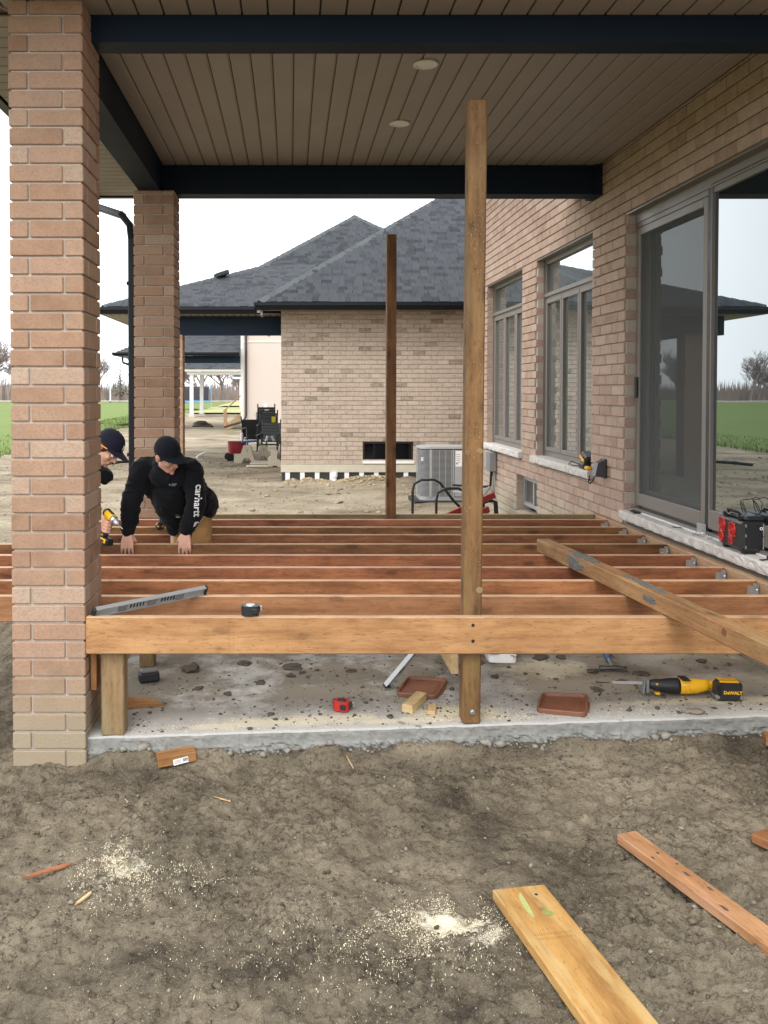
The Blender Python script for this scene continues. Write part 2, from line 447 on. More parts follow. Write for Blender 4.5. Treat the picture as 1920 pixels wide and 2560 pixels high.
M_['glass2'] = glass_mat('window glass over pale blinds', (.76, .83, .86), .12, 2.2, inner=(.15, .155, .145))
M_['darkglass'] = glass_mat('basement glass', (.6, .65, .7), .02, .8, (.006, .006, .007))
def screen_mat():
    n = N('insect screen'); tr = n.n('ShaderNodeBsdfTransparent'); di = n.n('ShaderNodeBsdfDiffuse')
    di.inputs['Color'].default_value = (.115, .12, .12, 1)
    ms = n.n('ShaderNodeMixShader'); ms.inputs[0].default_value = .60; n.l(tr, 0, ms, 1); n.l(di, 0, ms, 2); n.l(ms, 0, n.out, 0)
    n.t.nodes.remove(n.b); return n.m
M_['screen'] = screen_mat()
def net_mat():
    n = N('safety net'); tr = n.n('ShaderNodeBsdfTransparent'); di = n.n('ShaderNodeBsdfDiffuse'); di.inputs['Color'].default_value = (.05, .05, .07, 1)
    ms = n.n('ShaderNodeMixShader'); ms.inputs[0].default_value = .65; n.l(tr, 0, ms, 1); n.l(di, 0, ms, 2); n.l(ms, 0, n.out, 0)
    n.t.nodes.remove(n.b); return n.m
M_['net'] = net_mat()

def ground_mat():
    n = N('bare earth'); p = n.pos()
    sx = n.n('ShaderNodeSeparateXYZ'); n.t.links.new(p, sx.inputs[0]); X, Y = sx.outputs[0], sx.outputs[1]
    f1 = n.noise(p, .9, 6, .6, .4); f2 = n.noise(p, 5.5, 6, .65); f3 = n.noise(p, 45, 5, .7); f4 = n.noise(p, 190, 3, .7)
    a = n.math('ADD', n.math('MULTIPLY', f1, .68), n.math('MULTIPLY', f2, .32))
    near = n.ramp(a, (.39, (.070, .058, .043)), (.46, (.140, .117, .084)), (.54, (.212, .178, .127)), (.62, (.28, .238, .172)))
    far = n.ramp(n.noise(n.mapping(p, (.7, 1.1, 1)), .9, 7, .68), (.33, (.155, .120, .080)), (.5, (.31, .26, .185)), (.66, (.42, .365, .275)))
    col = n.mix(n.ramp(n.math('MULTIPLY_ADD', Y, .1, -.45), (0, 0), (.35, 1)), near, far)
    f5 = n.noise(p, 22, 6, .75, 1.2)
    col = n.mix(n.math('MULTIPLY', n.ramp(f5, (.36, 1), (.46, 0)), .62), col, (.045, .037, .028))
    col = n.mix(n.math('MULTIPLY', n.ramp(f3, (.36, 1), (.46, 0)), .55), col, (.042, .034, .026))
    col = n.mix(n.math('MULTIPLY', n.ramp(f5, (.56, 0), (.68, 1)), .35), col, (.34, .295, .215))
    col = n.mix(n.math('MULTIPLY', n.ramp(f4, (.61, 0), (.68, 1)), .6), col, (.50, .44, .33))
    ve = n.n('ShaderNodeTexVoronoi', feature='DISTANCE_TO_EDGE'); ve.inputs['Scale'].default_value = 11
    vd = n.n('ShaderNodeVectorMath', operation='ADD'); n.t.links.new(p, vd.inputs[0]); vs_ = n.n('ShaderNodeVectorMath', operation='SCALE'); vn_ = n.n('ShaderNodeTexNoise'); vn_.inputs['Scale'].default_value = 9; vn_.inputs['Detail'].default_value = 5
    n.t.links.new(p, vn_.inputs['Vector']); n.t.links.new(vn_.outputs['Color'], vs_.inputs[0]); vs_.inputs['Scale'].default_value = .16; n.t.links.new(vs_.outputs[0], vd.inputs[1]); n.t.links.new(vd.outputs[0], ve.inputs['Vector'])
    ck = n.math('MULTIPLY', n.ramp(ve.outputs['Distance'], (.0, 1), (.035, 0)), n.ramp(n.noise(p, 2.3, 4), (.50, 0), (.60, 1)))
    col = n.mix(n.math('MULTIPLY', ck, .7), col, (.035, .028, .021))  # cracks in the crust, their crevice shade put into the colour
    # sawdust: a few spilled patches
    tot = None
    for (cx, cy, rx, ry, s) in [(.50, 2.78, .22, .15, 1.15), (.48, 2.76, .40, .24, .75), (-.62, 3.12, .30, .24, .7), (.42, 2.62, .36, .16, .55), (-.67, 3.20, .13, .17, .95), (-.45, 3.05, .22, .10, .65), (.0, 2.65, .55, .22, .35),
                                (.50, 3.45, .16, .05, .45), (1.1, 3.7, .25, .06, .3), (-1.4, 2.6, .5, .2, .25), (1.6, 3.4, .3, .2, .15)]:
        dx = n.math('DIVIDE', n.math('SUBTRACT', X, cx), rx); dy = n.math('DIVIDE', n.math('SUBTRACT', Y, cy), ry)
        d = n.math('SQRT', n.math('ADD', n.math('MULTIPLY', dx, dx), n.math('MULTIPLY', dy, dy)))
        d = n.math('ADD', d, n.math('MULTIPLY', n.math('SUBTRACT', f2, .5), 3.4))
        v = n.math('MULTIPLY', n.ramp(d, (-.1, 1), (1.25, 0)), s); tot = v if tot is None else n.math('MAXIMUM', tot, v)
    g = n.math('ADD', n.math('MULTIPLY', n.noise(p, 300, 2, .8), .65), n.math('MULTIPLY', f3, .35))
    cut = n.math('SUBTRACT', n.math('ADD', n.math('MULTIPLY', tot, .72), g), .98)
    sm = n.ramp(n.math('MULTIPLY_ADD', cut, 3.4, .42), (.2, 0), (.9, 1))
    col = n.mix(n.math('MULTIPLY', sm, n.ramp(tot, (0, 0), (.12, 1))), col, (.78, .72, .57))
    # weeds far off
    gw = n.ramp(n.noise(p, .55, 5, .7), (.62, 0), (.70, 1))
    col = n.mix(n.math('MULTIPLY', n.math('MULTIPLY', gw, n.ramp(n.math('MULTIPLY', Y, .01), (.09, 0), (.2, 1))), .5), col, (.13, .17, .05))
    n.set(col, .95, spec=.12)
    vo = n.n('ShaderNodeTexVoronoi', feature='F1'); vo.inputs['Scale'].default_value = 55; wp_ = n.n('ShaderNodeVectorMath', operation='ADD'); n.t.links.new(p, wp_.inputs[0])
    ws = n.n('ShaderNodeVectorMath', operation='SCALE'); nn_ = n.n('ShaderNodeTexNoise'); nn_.inputs['Scale'].default_value = 20; n.t.links.new(p, nn_.inputs['Vector']); n.t.links.new(nn_.outputs['Color'], ws.inputs[0]); ws.inputs['Scale'].default_value = .05
    n.t.links.new(ws.outputs[0], wp_.inputs[1]); n.t.links.new(wp_.outputs[0], vo.inputs['Vector'])
    n.bump(n.math('ADD', n.math('ADD', n.math('MULTIPLY', f3, .7), n.math('MULTIPLY', f4, .35)), n.math('MULTIPLY', vo.outputs['Distance'], -.2)), 1.0, .019); return n.m
M_['ground'] = ground_mat()
def slab_mat():
    n = N('broomed concrete'); p = n.pos()
    sx = n.n('ShaderNodeSeparateXYZ'); n.t.links.new(p, sx.inputs[0]); X, Y = sx.outputs[0], sx.outputs[1]
    f1 = n.noise(p, 1.7, 6, .65, .3); f2 = n.noise(p, 8, 6, .7); br = n.noise(n.mapping(p, (140, 3, 1)), 1, 3); f4 = n.noise(p, 120, 3, .8)
    col = n.mix(br, (.36, .352, .33), (.43, .423, .40))
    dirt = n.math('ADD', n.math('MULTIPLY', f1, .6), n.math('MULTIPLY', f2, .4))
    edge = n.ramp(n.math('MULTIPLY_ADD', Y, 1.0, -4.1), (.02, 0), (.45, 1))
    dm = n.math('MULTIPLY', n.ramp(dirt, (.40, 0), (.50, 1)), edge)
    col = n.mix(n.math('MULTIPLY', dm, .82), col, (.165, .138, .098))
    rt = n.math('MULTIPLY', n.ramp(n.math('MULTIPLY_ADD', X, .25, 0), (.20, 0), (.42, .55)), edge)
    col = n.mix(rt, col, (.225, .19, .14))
    col = n.mix(n.math('MULTIPLY', n.ramp(f2, (.60, 0), (.67, 1)), .75), col, (.085, .068, .052))
    col = n.mix(n.math('MULTIPLY', n.ramp(f4, (.62, 0), (.70, 1)), .5), col, (.09, .075, .06))
    tot = None
    for (cx, cy, rx, ry) in [(.05, 4.22, .55, .08), (.88, 4.26, .28, .12), (-.3, 4.18, .4, .05), (.7, 4.18, .6, .05), (1.5, 4.85, .3, .18), (2.3, 4.3, .8, .06)]:
        dx = n.math('DIVIDE', n.math('SUBTRACT', X, cx), rx); dy = n.math('DIVIDE', n.math('SUBTRACT', Y, cy), ry)
        d = n.math('ADD', n.math('SQRT', n.math('ADD', n.math('MULTIPLY', dx, dx), n.math('MULTIPLY', dy, dy))), n.math('MULTIPLY', n.math('SUBTRACT', f2, .5), 1.8))
        v = n.ramp(d, (.4, 1), (1, 0)); tot = v if tot is None else n.math('MAXIMUM', tot, v)
    col = n.mix(n.math('MULTIPLY', tot, .7), col, (.58, .52, .37))
    n.set(col, .88, spec=.2); n.bump(n.math('ADD', n.math('MULTIPLY', br, .35), n.math('MULTIPLY', f4, .5)), .5, .004); return n.m
M_['slab'] = slab_mat()
def stone_mat():
    n = N('pale rock faced stone'); p = n.pos(); f = n.noise(p, 14, 6, .7); g = n.noise(p, 60, 4, .7)
    col = n.mix(n.ramp(f, (.35, 0), (.65, 1)), (.50, .465, .43), (.62, .59, .55))
    col = n.mix(n.math('MULTIPLY', n.ramp(g, (.62, 0), (.70, 1)), .6), col, (.34, .31, .28))
    n.set(col, .85, spec=.25); n.bump(g, .5, .004); return n.m
M_['stone'] = stone_mat()
def cloth(name, c, scale=260, var=.3):
    n = N(name); co = n.obj(False); f = n.noise(co, scale, 3); f2 = n.noise(co, 9, 5)
    col = n.mix(f2, tuple(x * (1 - var) for x in c), tuple(x * (1 + var) for x in c)); n.set(col, .92, spec=.15)
    n.b.inputs['Sheen Weight'].default_value = .06
    n.bump(n.math('ADD', n.math('MULTIPLY', f, .25), f2), .35, .006); return n.m
M_['jacket'] = cloth('black fleece', (.0085, .009, .0115)); M_['cap'] = cloth('black cotton', (.008, .0095, .015), 500)
M_['navycap'] = cloth('dark navy cotton', (.014, .013, .026), 500); M_['trousers'] = cloth('tan duck canvas', (.42, .235, .09), 400)
M_['jacket2'] = cloth('charcoal fleece', (.0085, .0085, .011)); M_['boot'] = cloth('brown leather', (.12, .06, .03), 60)
def skin_mat():
    n = N('skin'); co = n.obj(False); f = n.noise(co, 35, 4); col = n.mix(f, (.56, .29, .205), (.66, .385, .285))
    n.set(col, .5, spec=.4); n.b.inputs['Subsurface Weight'].default_value = .12; n.b.inputs['Subsurface Radius'].default_value = (.012, .005, .003)
    n.bump(f, .1, .002); return n.m
M_['skin'] = skin_mat()
M_['hair'] = cloth('short brown hair', (.07, .04, .022), 300)
def field_mat():
    n = N('winter wheat'); p = n.pos(); f = n.noise(p, .25, 5, .6); g = n.noise(n.mapping(p, (3, .6, 1)), 1, 4, .7)
    col = n.mix(f, (.115, .165, .045), (.175, .225, .075)); col = n.mix(n.math('MULTIPLY', g, .35), col, (.08, .12, .03))
    n.set(col, .9, spec=.1); n.bump(g, .6, .1); return n.m
M_['field'] = field_mat()
M_['bark'] = plain('grey brown bark', (.175, .14, .125), .95, var=.3, scale=6)
M_['twig'] = plain('bare twigs', (.27, .225, .215), .95, var=.2, scale=2, bump=0)
M_['fir'] = plain('evergreen needles', (.07, .09, .05), .95, var=.4, scale=4, bump=0)
M_['hedge'] = plain('dry brush', (.25, .21, .185), .95, var=.3, scale=1, bump=0)
M_['dirt'] = plain('dark clod', (.075, .060, .045), .95, var=.35, scale=40, bump=.5)
M_['pebble'] = plain('grey pebble', (.24, .205, .16), .9, var=.35, scale=25, bump=.3)
M_['sand'] = plain('yellow sand', (.42, .33, .19), .95, var=.25, scale=10, bump=.5)
M_['crumb'] = plain('concrete crumbs', (.235, .22, .19), .95, var=.25, scale=25, bump=.5)
M_['flake'] = plain('saw chips', (.74, .66, .48), .9, var=.12, bump=0)
M_['shingle'] = shingle('grey blue shingle', [(.045, .051, .059), (.052, .058, .067), (.056, .062, .071), (.018, .021, .027), (.060, .066, .075), (.048, .054, .062), (.023, .027, .033), (.054, .060, .069)])
M_['shinglecap'] = shingle('grey blue ridge', [(.045, .051, .058), (.052, .058, .066), (.04, .046, .052)])
M_['hipcap'] = shingle('pale ridge shingle', [(.082, .093, .100), (.092, .103, .110), (.070, .080, .087)])
M_['road'] = plain('pale road', (.52, .50, .46), .9, scale=1)
M_['rock'] = plain('rock', (.30, .28, .23), .9, var=.3, scale=5, bump=.5)
M_['membrane'] = plain('dimpled membrane', (.03, .03, .03), .6)

# ---------------------------------------------------------------- ground
rng = np.random.RandomState(3)
_tab = rng.rand(256, 256)
def vn(x, y):
    xi = np.floor(x).astype(int); yi = np.floor(y).astype(int); fx = x - xi; fy = y - yi
    fx = fx * fx * (3 - 2 * fx); fy = fy * fy * (3 - 2 * fy)
    a = _tab[xi % 256, yi % 256]; b = _tab[(xi + 1) % 256, yi % 256]; c = _tab[xi % 256, (yi + 1) % 256]; d = _tab[(xi + 1) % 256, (yi + 1) % 256]
    return (a * (1 - fx) + b * fx) * (1 - fy) + (c * (1 - fx) + d * fx) * fy
def fbm(x, y, o=5, g=.5):
    s = 0; a = 1; t = 0
    for i in range(o): s = s + a * vn(x * 2 ** i + 17.3 * i, y * 2 ** i + 9.1 * i); t += a; a *= g
    return s / t
def gh(x, y):
    """ground height"""
    x = np.asarray(x, float); y = np.asarray(y, float)
    base = .033 * np.clip(x + 1.0, 0, 3.6) * np.clip((6.5 - y) / 1.5, 0, 1) + .035 * np.clip((x + 1.05) / .1, 0, 1) * np.clip((y - 3.9) / .15, 0, 1) * np.clip((6.5 - y) / 1.5, 0, 1)
    base = base + .06 * np.clip((y - 9) / 6, 0, 1) + .10 * np.clip((x - 1.3) / .8, 0, 1) * np.clip((y - 8) / 2, 0, 1) * np.clip((16 - y) / 3, 0, 1)
    k = np.clip((y - 5) / 20, 0, 1)
    base = base + .10 * np.exp(-((y - 16.2) / .38) ** 2) * np.clip((fbm(x * 2.1 + 40, y * 1.2, 3) - .35) * 4, 0, 1) * np.clip((x + .2) / .3, 0, 1) * (1 - .8 * np.exp(-((x - .86) / .22) ** 2))
    base = base + .042 * np.exp(-((y - 4.045) / .045) ** 2) * np.clip((fbm(x * 5 + 11, y, 3) - .42) * 5, 0, 1) * np.clip((x + 1) / .1, 0, 1)
    tt = fbm(x * 4.2 + 9, y * 7.5 + 2, 5, .6) * 7; fr_ = tt - np.floor(tt); ms_ = np.clip((fbm(x * 1.3 + 31, y * 1.6, 3) - .42) * 6, 0, 1); n4 = (np.floor(tt) + np.clip(fr_ * 4, 0, 1) - tt) * .030 * ms_
    fl = np.where((x > -1.1) & (x < 3.2) & (y > 3.95) & (y < 7.8), .25, 1.0)
    n1 = (fbm(x * 1.6, y * 1.6, 3) - .5) * .055
    r = 1 - np.abs(2 * fbm(x * 6.5 + 3, y * 6.5, 4, .55) - 1); n2 = (r - .8) * .050
    n3 = (fbm(x * 22, y * 22, 3, .6) - .5) * .032
    big = (fbm(x * .35 + 5, y * .35, 3) - .5) * .10 * k
    return base + (n1 + (n2 + n3 + n4) * np.clip((9 - y) / 4, .12, 1)) * fl * (1 - .6 * np.clip((y - 40) / 60, 0, 1)) + big
_prints = [(-1.55, 3.05, 12), (-1.25, 3.55, 8), (-.15, 3.30, -22), (.12, 2.72, -14), (.85, 3.50, 35), (1.25, 2.75, 25), (1.05, 3.15, 30), (1.75, 3.62, 60), (.35, 3.78, 80), (-.9, 2.55, 4), (2.1, 2.85, 40), (-.35, 2.45, -8)]
_gh0 = gh
def gh(x, y):
    """ground height with a few boot prints"""
    h = _gh0(x, y); x = np.asarray(x, float); y = np.asarray(y, float)
    for (cx, cy, a) in _prints:
        c, s = math.cos(R(a)), math.sin(R(a)); u = (x - cx) * c + (y - cy) * s; v = -(x - cx) * s + (y - cy) * c
        w = .050 + .010 * np.clip(v / .15, -1, 1); d = np.sqrt((u / w) ** 2 + (v / .15) ** 2 * 1.0)
        h = h - .017 * np.clip((1.0 - d) * 5, 0, 1) + .008 * np.exp(-((d - 1.12) / .12) ** 2) + .004 * np.clip((1 - d) * 5, 0, 1) * (np.sin(v * 260) > .2)
    return h
def axis(lo, hi, step, far0, far1, grow):
    a = list(np.arange(lo, hi, step)); s = step; v = hi
    while v < far1: a.append(v); s *= grow; v += s
    a.append(far1); s = step; v = lo - step
    while v > far0: a.insert(0, v); s *= grow; v -= s
    a.insert(0, far0); return np.array(a)
xs = axis(-2.3, 3.1, .013, -900, 900, 1.11); ys = axis(2.0, 4.35, .011, -40, 1600, 1.06)
GX, GY = np.meshgrid(xs, ys); GZ = gh(GX, GY)
nx, ny = len(xs), len(ys)
verts = np.stack([GX, GY, GZ], -1).reshape(-1, 3)
ii = (np.arange(ny - 1)[:, None] * nx + np.arange(nx - 1)[None, :]).reshape(-1)
quads = np.stack([ii, ii + 1, ii + 1 + nx, ii + nx], -1)
gm = bpy.data.meshes.new('ground'); gm.vertices.add(len(verts)); gm.vertices.foreach_set('co', verts.ravel())
gm.loops.add(len(quads) * 4); gm.loops.foreach_set('vertex_index', quads.ravel().astype(np.int32))
gm.polygons.add(len(quads)); gm.polygons.foreach_set('loop_start', (np.arange(len(quads)) * 4).astype(np.int32))
gm.update(calc_edges=True); gm.polygons.foreach_set('use_smooth', [True] * len(quads))
add('ground', gm, M_['ground'], kind='structure')
def gz(x, y): return float(gh(np.array([x]), np.array([y]))[0])

# concrete slab: slopes away from the house
def slab_z(x): return H - 1.712 + .033 * (x + 1.0)
def make_slab():
    X = np.linspace(-1.03, 2.69, 300); ztop = [slab_z(x) for x in X]
    prof = [(.42, 0), (.30, 0), (.2, 0), (.1, 0), (.03, 0), (.008, -.002), (0, -.010), (-.001, -.022), (0, -.034), (0, -.046), (-.001, -.058), (-.003, -.068), (-.004, -.078), (-.004, -.088), (.0, -.10), (.004, -.12), (.0, -.16)]
    v = []; f = []
    for i, x in enumerate(X):
        for j, (dy, dz) in enumerate(prof):
            e = (noise.noise(Vector((x * 5, dz * 8, 2.0))) * .006 + noise.noise(Vector((x * 31, dz * 31, 5.0))) * .004 + noise.noise(Vector((x * 70, dz * 70, 5.0))) * .003) * (1 if j > 3 else 0) * (1 + 2.2 * (dz < -.06))
            v.append((x, 4.095 + dy + e, ztop[i] + dz + (noise.noise(Vector((x * 12, 0, 7))) * .004 if 3 < j < 7 else 0)))
    n = len(prof)
    for i in range(len(X) - 1):
        for j in range(n - 1): f.append((i * n + j, i * n + j + 1, (i + 1) * n + j + 1, (i + 1) * n + j))
    g = G(); g.raw(v, f); g.mi = [1 if (q_ % (n - 1)) >= 6 else 0 for q_ in range(len(f))]
    z0, z1 = slab_z(-1.03), slab_z(2.69)
    g.raw([(-1.03, 4.515, z0), (2.69, 4.515, z1), (2.69, 7.35, z1), (-1.03, 7.35, z0), (-1.03, 4.1, z0 - .3), (2.69, 4.1, z1 - .3), (2.69, 7.35, z1 - .3), (-1.03, 7.35, z0 - .3), (-1.03, 4.1, z0 - .02), ],
          [(0, 1, 2, 3), (3, 2, 6, 7), (0, 3, 7, 4, 8)])
    return g.add('concrete_slab', [M_['slab'], plain('damp raw concrete', (.225, .225, .21), .95, var=.35, scale=22, bump=.8)], kind='structure')
make_slab()

# field of young wheat beyond the yard, its edge uneven
def field():
    v = []; f = []; Ys = list(np.arange(-20, 60, .5)) + [70, 80, 95, 115]
    for y in Ys:
        e = -8.0 + noise.noise(Vector((y * .35, 3, 0))) * .5 + noise.noise(Vector((y * 1.6, 1, 0))) * .22
        for x in (e, e - .35, e - 1.2, -15, -30, -70, -160, -300):
            v.append((x, y, gz(x, y) + (.004 if x == e else .09)))
    for i in range(len(Ys) - 1):
        for j in range(7): f.append((i * 8 + j, (i + 1) * 8 + j, (i + 1) * 8 + j + 1, i * 8 + j + 1))
    add('field', mesh('field', v, f, True), M_['field'], kind='structure')
field()
g = G(); rr = random.Random(5)
for k in range(9000):
    y = rr.uniform(8, 60); x = -8 + rr.uniform(-2.6, .35) + noise.noise(Vector((y * .35, 3, 0))) * .5
    z = gz(x, y) if k % 3 == 0 else .08; h = rr.uniform(.06, .17); a = rr.uniform(0, 6.28); w = .012 + .0006 * y; lx, ly = rr.uniform(-.05, .05), rr.uniform(-.05, .05)
    g.raw([(x - w * math.cos(a), y - w * math.sin(a), z), (x + w * math.cos(a), y + w * math.sin(a), z), (x + lx, y + ly, z + h)], [(0, 1, 2)])
g.add('grass_tufts', M_['field'], kind='stuff')
# road beyond the field, grass strips near the far houses
add('road', mesh('road', [(-300, 116, .30), (300, 116, .30), (300, 121, .30), (-300, 121, .30)], [(0, 1, 2, 3)]), M_['road'], kind='structure')
g = G(); g.raw([(-7.5, 62, .16), (60, 62, .16), (60, 80, .2), (-7.5, 80, .2)], [(0, 1, 2, 3)]); g.raw([(-7.5, 86, .22), (60, 86, .22), (60, 115, .28), (-7.5, 115, .28)], [(0, 1, 2, 3)])
def lawn_mat():
    n = N('thin lawn'); p = n.pos(); f = n.noise(n.mapping(p, (.3, 1, 1)), .5, 5); n.set(n.mix(f, (.25, .27, .11), (.38, .36, .19)), .95, spec=.1); return n.m
g.add('lawn', lawn_mat(), kind='structure')

# ---------------------------------------------------------------- brick columns
JT = .010; CH = .089
def brick_column(x0, y0, ztop, label, skip=None, seed=0):
    t = thing('brick_column', label, 'brick column', (x0 + .178, y0 + .178, 0), 'brick porch columns')
    S = .357; g = G()
    core = g.box(x0 + .011, x0 + S - .011, y0 + .011, y0 + S - .011, -.15, ztop - .004).add('mortar_core', M_['mortar'], t)
    nC = int(ztop / CH) + 1; rq = random.Random(seed)
    for k in range(-1, nC):
        z = k * CH + .079 / 2 + .002; h = .079
        if z + h / 2 > ztop: h = ztop - (k * CH + .002); z = k * CH + .002 + h / 2
        if h < .015: continue
        L, W = .257, .090
        A = [(x0 + L / 2, y0 + W / 2, 0), (x0 + S - W / 2, y0 + L / 2, 1), (x0 + S - L / 2, y0 + S - W / 2, 0), (x0 + W / 2, y0 + S - L / 2, 1)]
        B = [(x0 + S - L / 2, y0 + W / 2, 0), (x0 + S - W / 2, y0 + S - L / 2, 1), (x0 + L / 2, y0 + S - W / 2, 0), (x0 + W / 2, y0 + L / 2, 1)]
        for (bx, by, d) in (A if k % 2 == 0 else B):
            if skip and skip(bx, by, z): continue
            dims = (L, W, round(h, 3)) if d == 0 else (W, L, round(h, 3))
            M = T(bx + rq.uniform(-.0012, .0012), by + rq.uniform(-.0012, .0012), z) @ Rz(rq.uniform(-.25, .25))
            piece('brick', dims, .004, M_['brick'], t, M)
    return t
col1 = brick_column(-1.357, 4.06, H + 1.872, 'near brick column filling the left of the view, right in front of the concrete slab edge', seed=1)
col2 = brick_column(-1.373, 7.36, H + 1.745, 'far brick column behind the kneeling worker, beside the black downspout', seed=2)

# ---------------------------------------------------------------- porch roof: beams, ceiling, eaves
por = thing('porch_roof', 'taupe soffit porch roof carried on black beams over the unfinished deck', 'porch roof', (.7, 6, H + 1.75))
BZ = H + 1.745; CZ = H + 2.0; EZ = H + 1.878
def bm(x0, x1, y0, y1, z0, z1, label=None): G().box(x0, x1, y0, y1, z0, z1).add('beam', M_['beam'], por, label=label)
bm(-1.001, 2.86, 4.24, 4.385, BZ, CZ + .05)
bm(-1.33, -1.14, 4.42, 7.36, BZ + .002, CZ + .05)
bm(-1.36, 2.768, 7.50, 7.69, BZ, CZ + .05)
G().box(-1.33, -1.003, 4.242, 4.418, BZ + .002, CZ + .05).add('beam_corner', M_['beam'], por)
G().box(-1.33, -1.14, 7.361, 7.498, BZ + .003, CZ + .05).add('beam_corner', M_['beam'], por)
G().box(2.70, 2.772, 7.47, 7.72, BZ - .012, BZ + .26).add('beam_cap', M_['beam'], por)
sof = G().box(-1.14, 2.77, 4.385, 7.5, CZ + .016, CZ + .04).add('ceiling', M_['soffitback'], por)
PW = .1298
k = -9
while .018 + PW * k < 2.77:
    xa = max(.018 + PW * k, -1.14); xb = min(.018 + PW * (k + 1), 2.77); k += 1
    if xb <= -1.13: continue
    w = xb - xa - .012; xc = (xa + xb) / 2
    if w < .02: continue
    piece('plank', (round(w, 4), 3.11, .012), .004, M_['soffit'], sof, T(xc, 5.9425, CZ + .006))
    g = G().box(xb - .0055, xb - .0005, 4.39, 7.495, CZ + .004, CZ + .0155); g.add('groove_bead', M_['soffit'], sof)
# eaves
ea = G().raw([(-1.86, 3.45, EZ + .016), (4.2, 3.45, EZ + .016), (4.2, 4.238, EZ + .016), (-1.36, 4.238, EZ + .016), (-1.36, 8.16, EZ + .016), (-1.86, 8.16, EZ + .016)], [(0, 3, 2, 1), (0, 5, 4, 3)])
eave = ea.add('eave', M_['soffitback'], por)
k = -15
while .018 + PW * k < 4.2:
    xa = .018 + PW * k; xb = xa + PW; k += 1
    xm = (xa + xb) / 2; ya = 3.46
    yb = 4.236 if xm > -1.4 else 4.236 - (-1.4 - xm) * 1.35
    if yb - ya < .06: continue
    piece('plank', (PW - .009, round(yb - ya, 3), .012), .003, M_['soffit'], eave, T(xm, (ya + yb) / 2, EZ + .006))
y = 3.6
while y < 8.14:
    y2 = min(y + PW, 8.15); ym = (y + y2) / 2
    xr = -1.362 if (ym < 4.42 or ym > 7.36) else -1.333
    if ym < 4.236: xr = -1.4 - (4.236 - ym) / 1.35 - .05
    xr = min(xr, -1.37 if 4.06 < ym < 4.42 else (-1.38 if 7.36 < ym < 7.72 else -1.335))
    piece('plank', (round(xr + 1.85, 3), round(y2 - y - .009, 4), .012), .003, M_['soffit'], eave, T((xr - 1.85) / 2, ym, EZ + .006)); y = y2
# far eave behind the far beam
g = G().box(-1.36, 2.765, 7.692, 8.15, EZ + .018, EZ + .03); fe = g.add('eave', M_['soffitback'], por)
for k in range(32):
    piece('plank', (PW - .009, .455, .012), .003, M_['soffit'], fe, T(-1.30 + PW * k, 7.921, EZ + .006)) if -1.30 + PW * k < 2.7 else None
mt = G().tube([(-1.355, 4.236, EZ + .002), (-1.86, 3.5, EZ + .002)], .010, 6).add('mitre_trim', M_['soffit'], por)
# fascia gutters
def gutter(parent, p0, p1, out, h=.13, d=.12, mat=None, name='gutter'):
    p0, p1, out = Vector(p0), Vector(p1), Vector(out)
    prof = [(0, 0), (d * .55, 0), (d * .8, h * .45), (d, h * .6), (d, h), (d - .012, h), (d - .014, h * .65), (d * .72, h * .5), (d * .5, .012), (.012, .012), (.012, h), (0, h)]
    n = len(prof); v = [p0 + out * a + Vector((0, 0, b)) for a, b in prof] + [p1 + out * a + Vector((0, 0, b)) for a, b in prof]
    f = [(k, (k + 1) % n, (k + 1) % n + n, k + n) for k in range(n)] + [tuple(range(n)), tuple(reversed(range(n, 2 * n)))]
    return G().raw(v, f).add(name, mat or M_['gutter'], parent)
gutter(por, (-1.865, 3.35, EZ - .01), (-1.865, 8.27, EZ - .01), (-1, 0, 0))
gutter(por, (-1.98, 8.165, EZ - .01), (2.7, 8.165, EZ - .01), (0, 1, 0))
gutter(por, (-1.98, 3.44, EZ - .01), (4.2, 3.44, EZ - .01), (0, -1, 0))
# downspout
def downspout(parent, pts, w=.062, mat=None):
    g = G(); pts = [Vector(p) for p in pts]
    for i in range(len(pts) - 1):
        L = (pts[i + 1] - pts[i]).length; g.cbox(L + .03, w, w * 1.25, .009, frame(pts[i], pts[i + 1], (0, 1, 0)))
    return g.add('downspout', mat or M_['gutter'], parent)
dsp = downspout(por, [(-1.92, 8.2, EZ - .01), (-1.91, 8.18, EZ - .09), (-1.55, 7.75, EZ - .27), (-1.46, 7.66, EZ - .38), (-1.437, 7.62, EZ - .52), (-1.437, 7.62, .35)])
for zz in (H + .95, H - .6): G().box(-1.48, -1.375, 7.575, 7.665, zz, zz + .03).add('strap', M_['gutter'], dsp)
# main shingle deck over the porch (keeps the sky out)
rf = G().raw([(-1.9, 3.4, H + 2.02), (6, 3.4, H + 2.02), (6, 8.2, H + 2.02), (-1.9, 8.2, H + 2.02), (.6, 5.8, H + 3.4), (6, 5.8, H + 3.4)], [(0, 1, 5, 4), (2, 3, 4, 5), (3, 0, 4), (0, 3, 2, 1), (1, 2, 5)]).add('roof_deck', M_['shinglecap'], por)
# recessed lights
for (lx, ly) in ((.83, 5.18), (.82, 6.32)):
    t_ = G()
    pr = [(.075, 0), (.078, -.006), (.066, -.010), (.060, -.006), (.055, .02)]
    ring = []
    for (r_, z_) in pr:
        for k in range(28): a = 2 * math.pi * k / 28; ring.append((r_ * math.cos(a), r_ * math.sin(a), z_))
    t_.raw(ring, [(j * 28 + k, j * 28 + (k + 1) % 28, (j + 1) * 28 + (k + 1) % 28, (j + 1) * 28 + k) for j in range(4) for k in range(28)])
    lt = t_.add('ceiling_light', plain('trim ring', (.80, .78, .72), .5, bump=0) if lx == .83 else bpy.data.materials['trim ring'], por, T(lx, ly, CZ - .001), smooth=True)
    d_ = G().cyl((0, 0, -.003), (0, 0, .006), .060, .060, 24).add('lens', M_['white'], lt, T(lx, ly, CZ - .001))

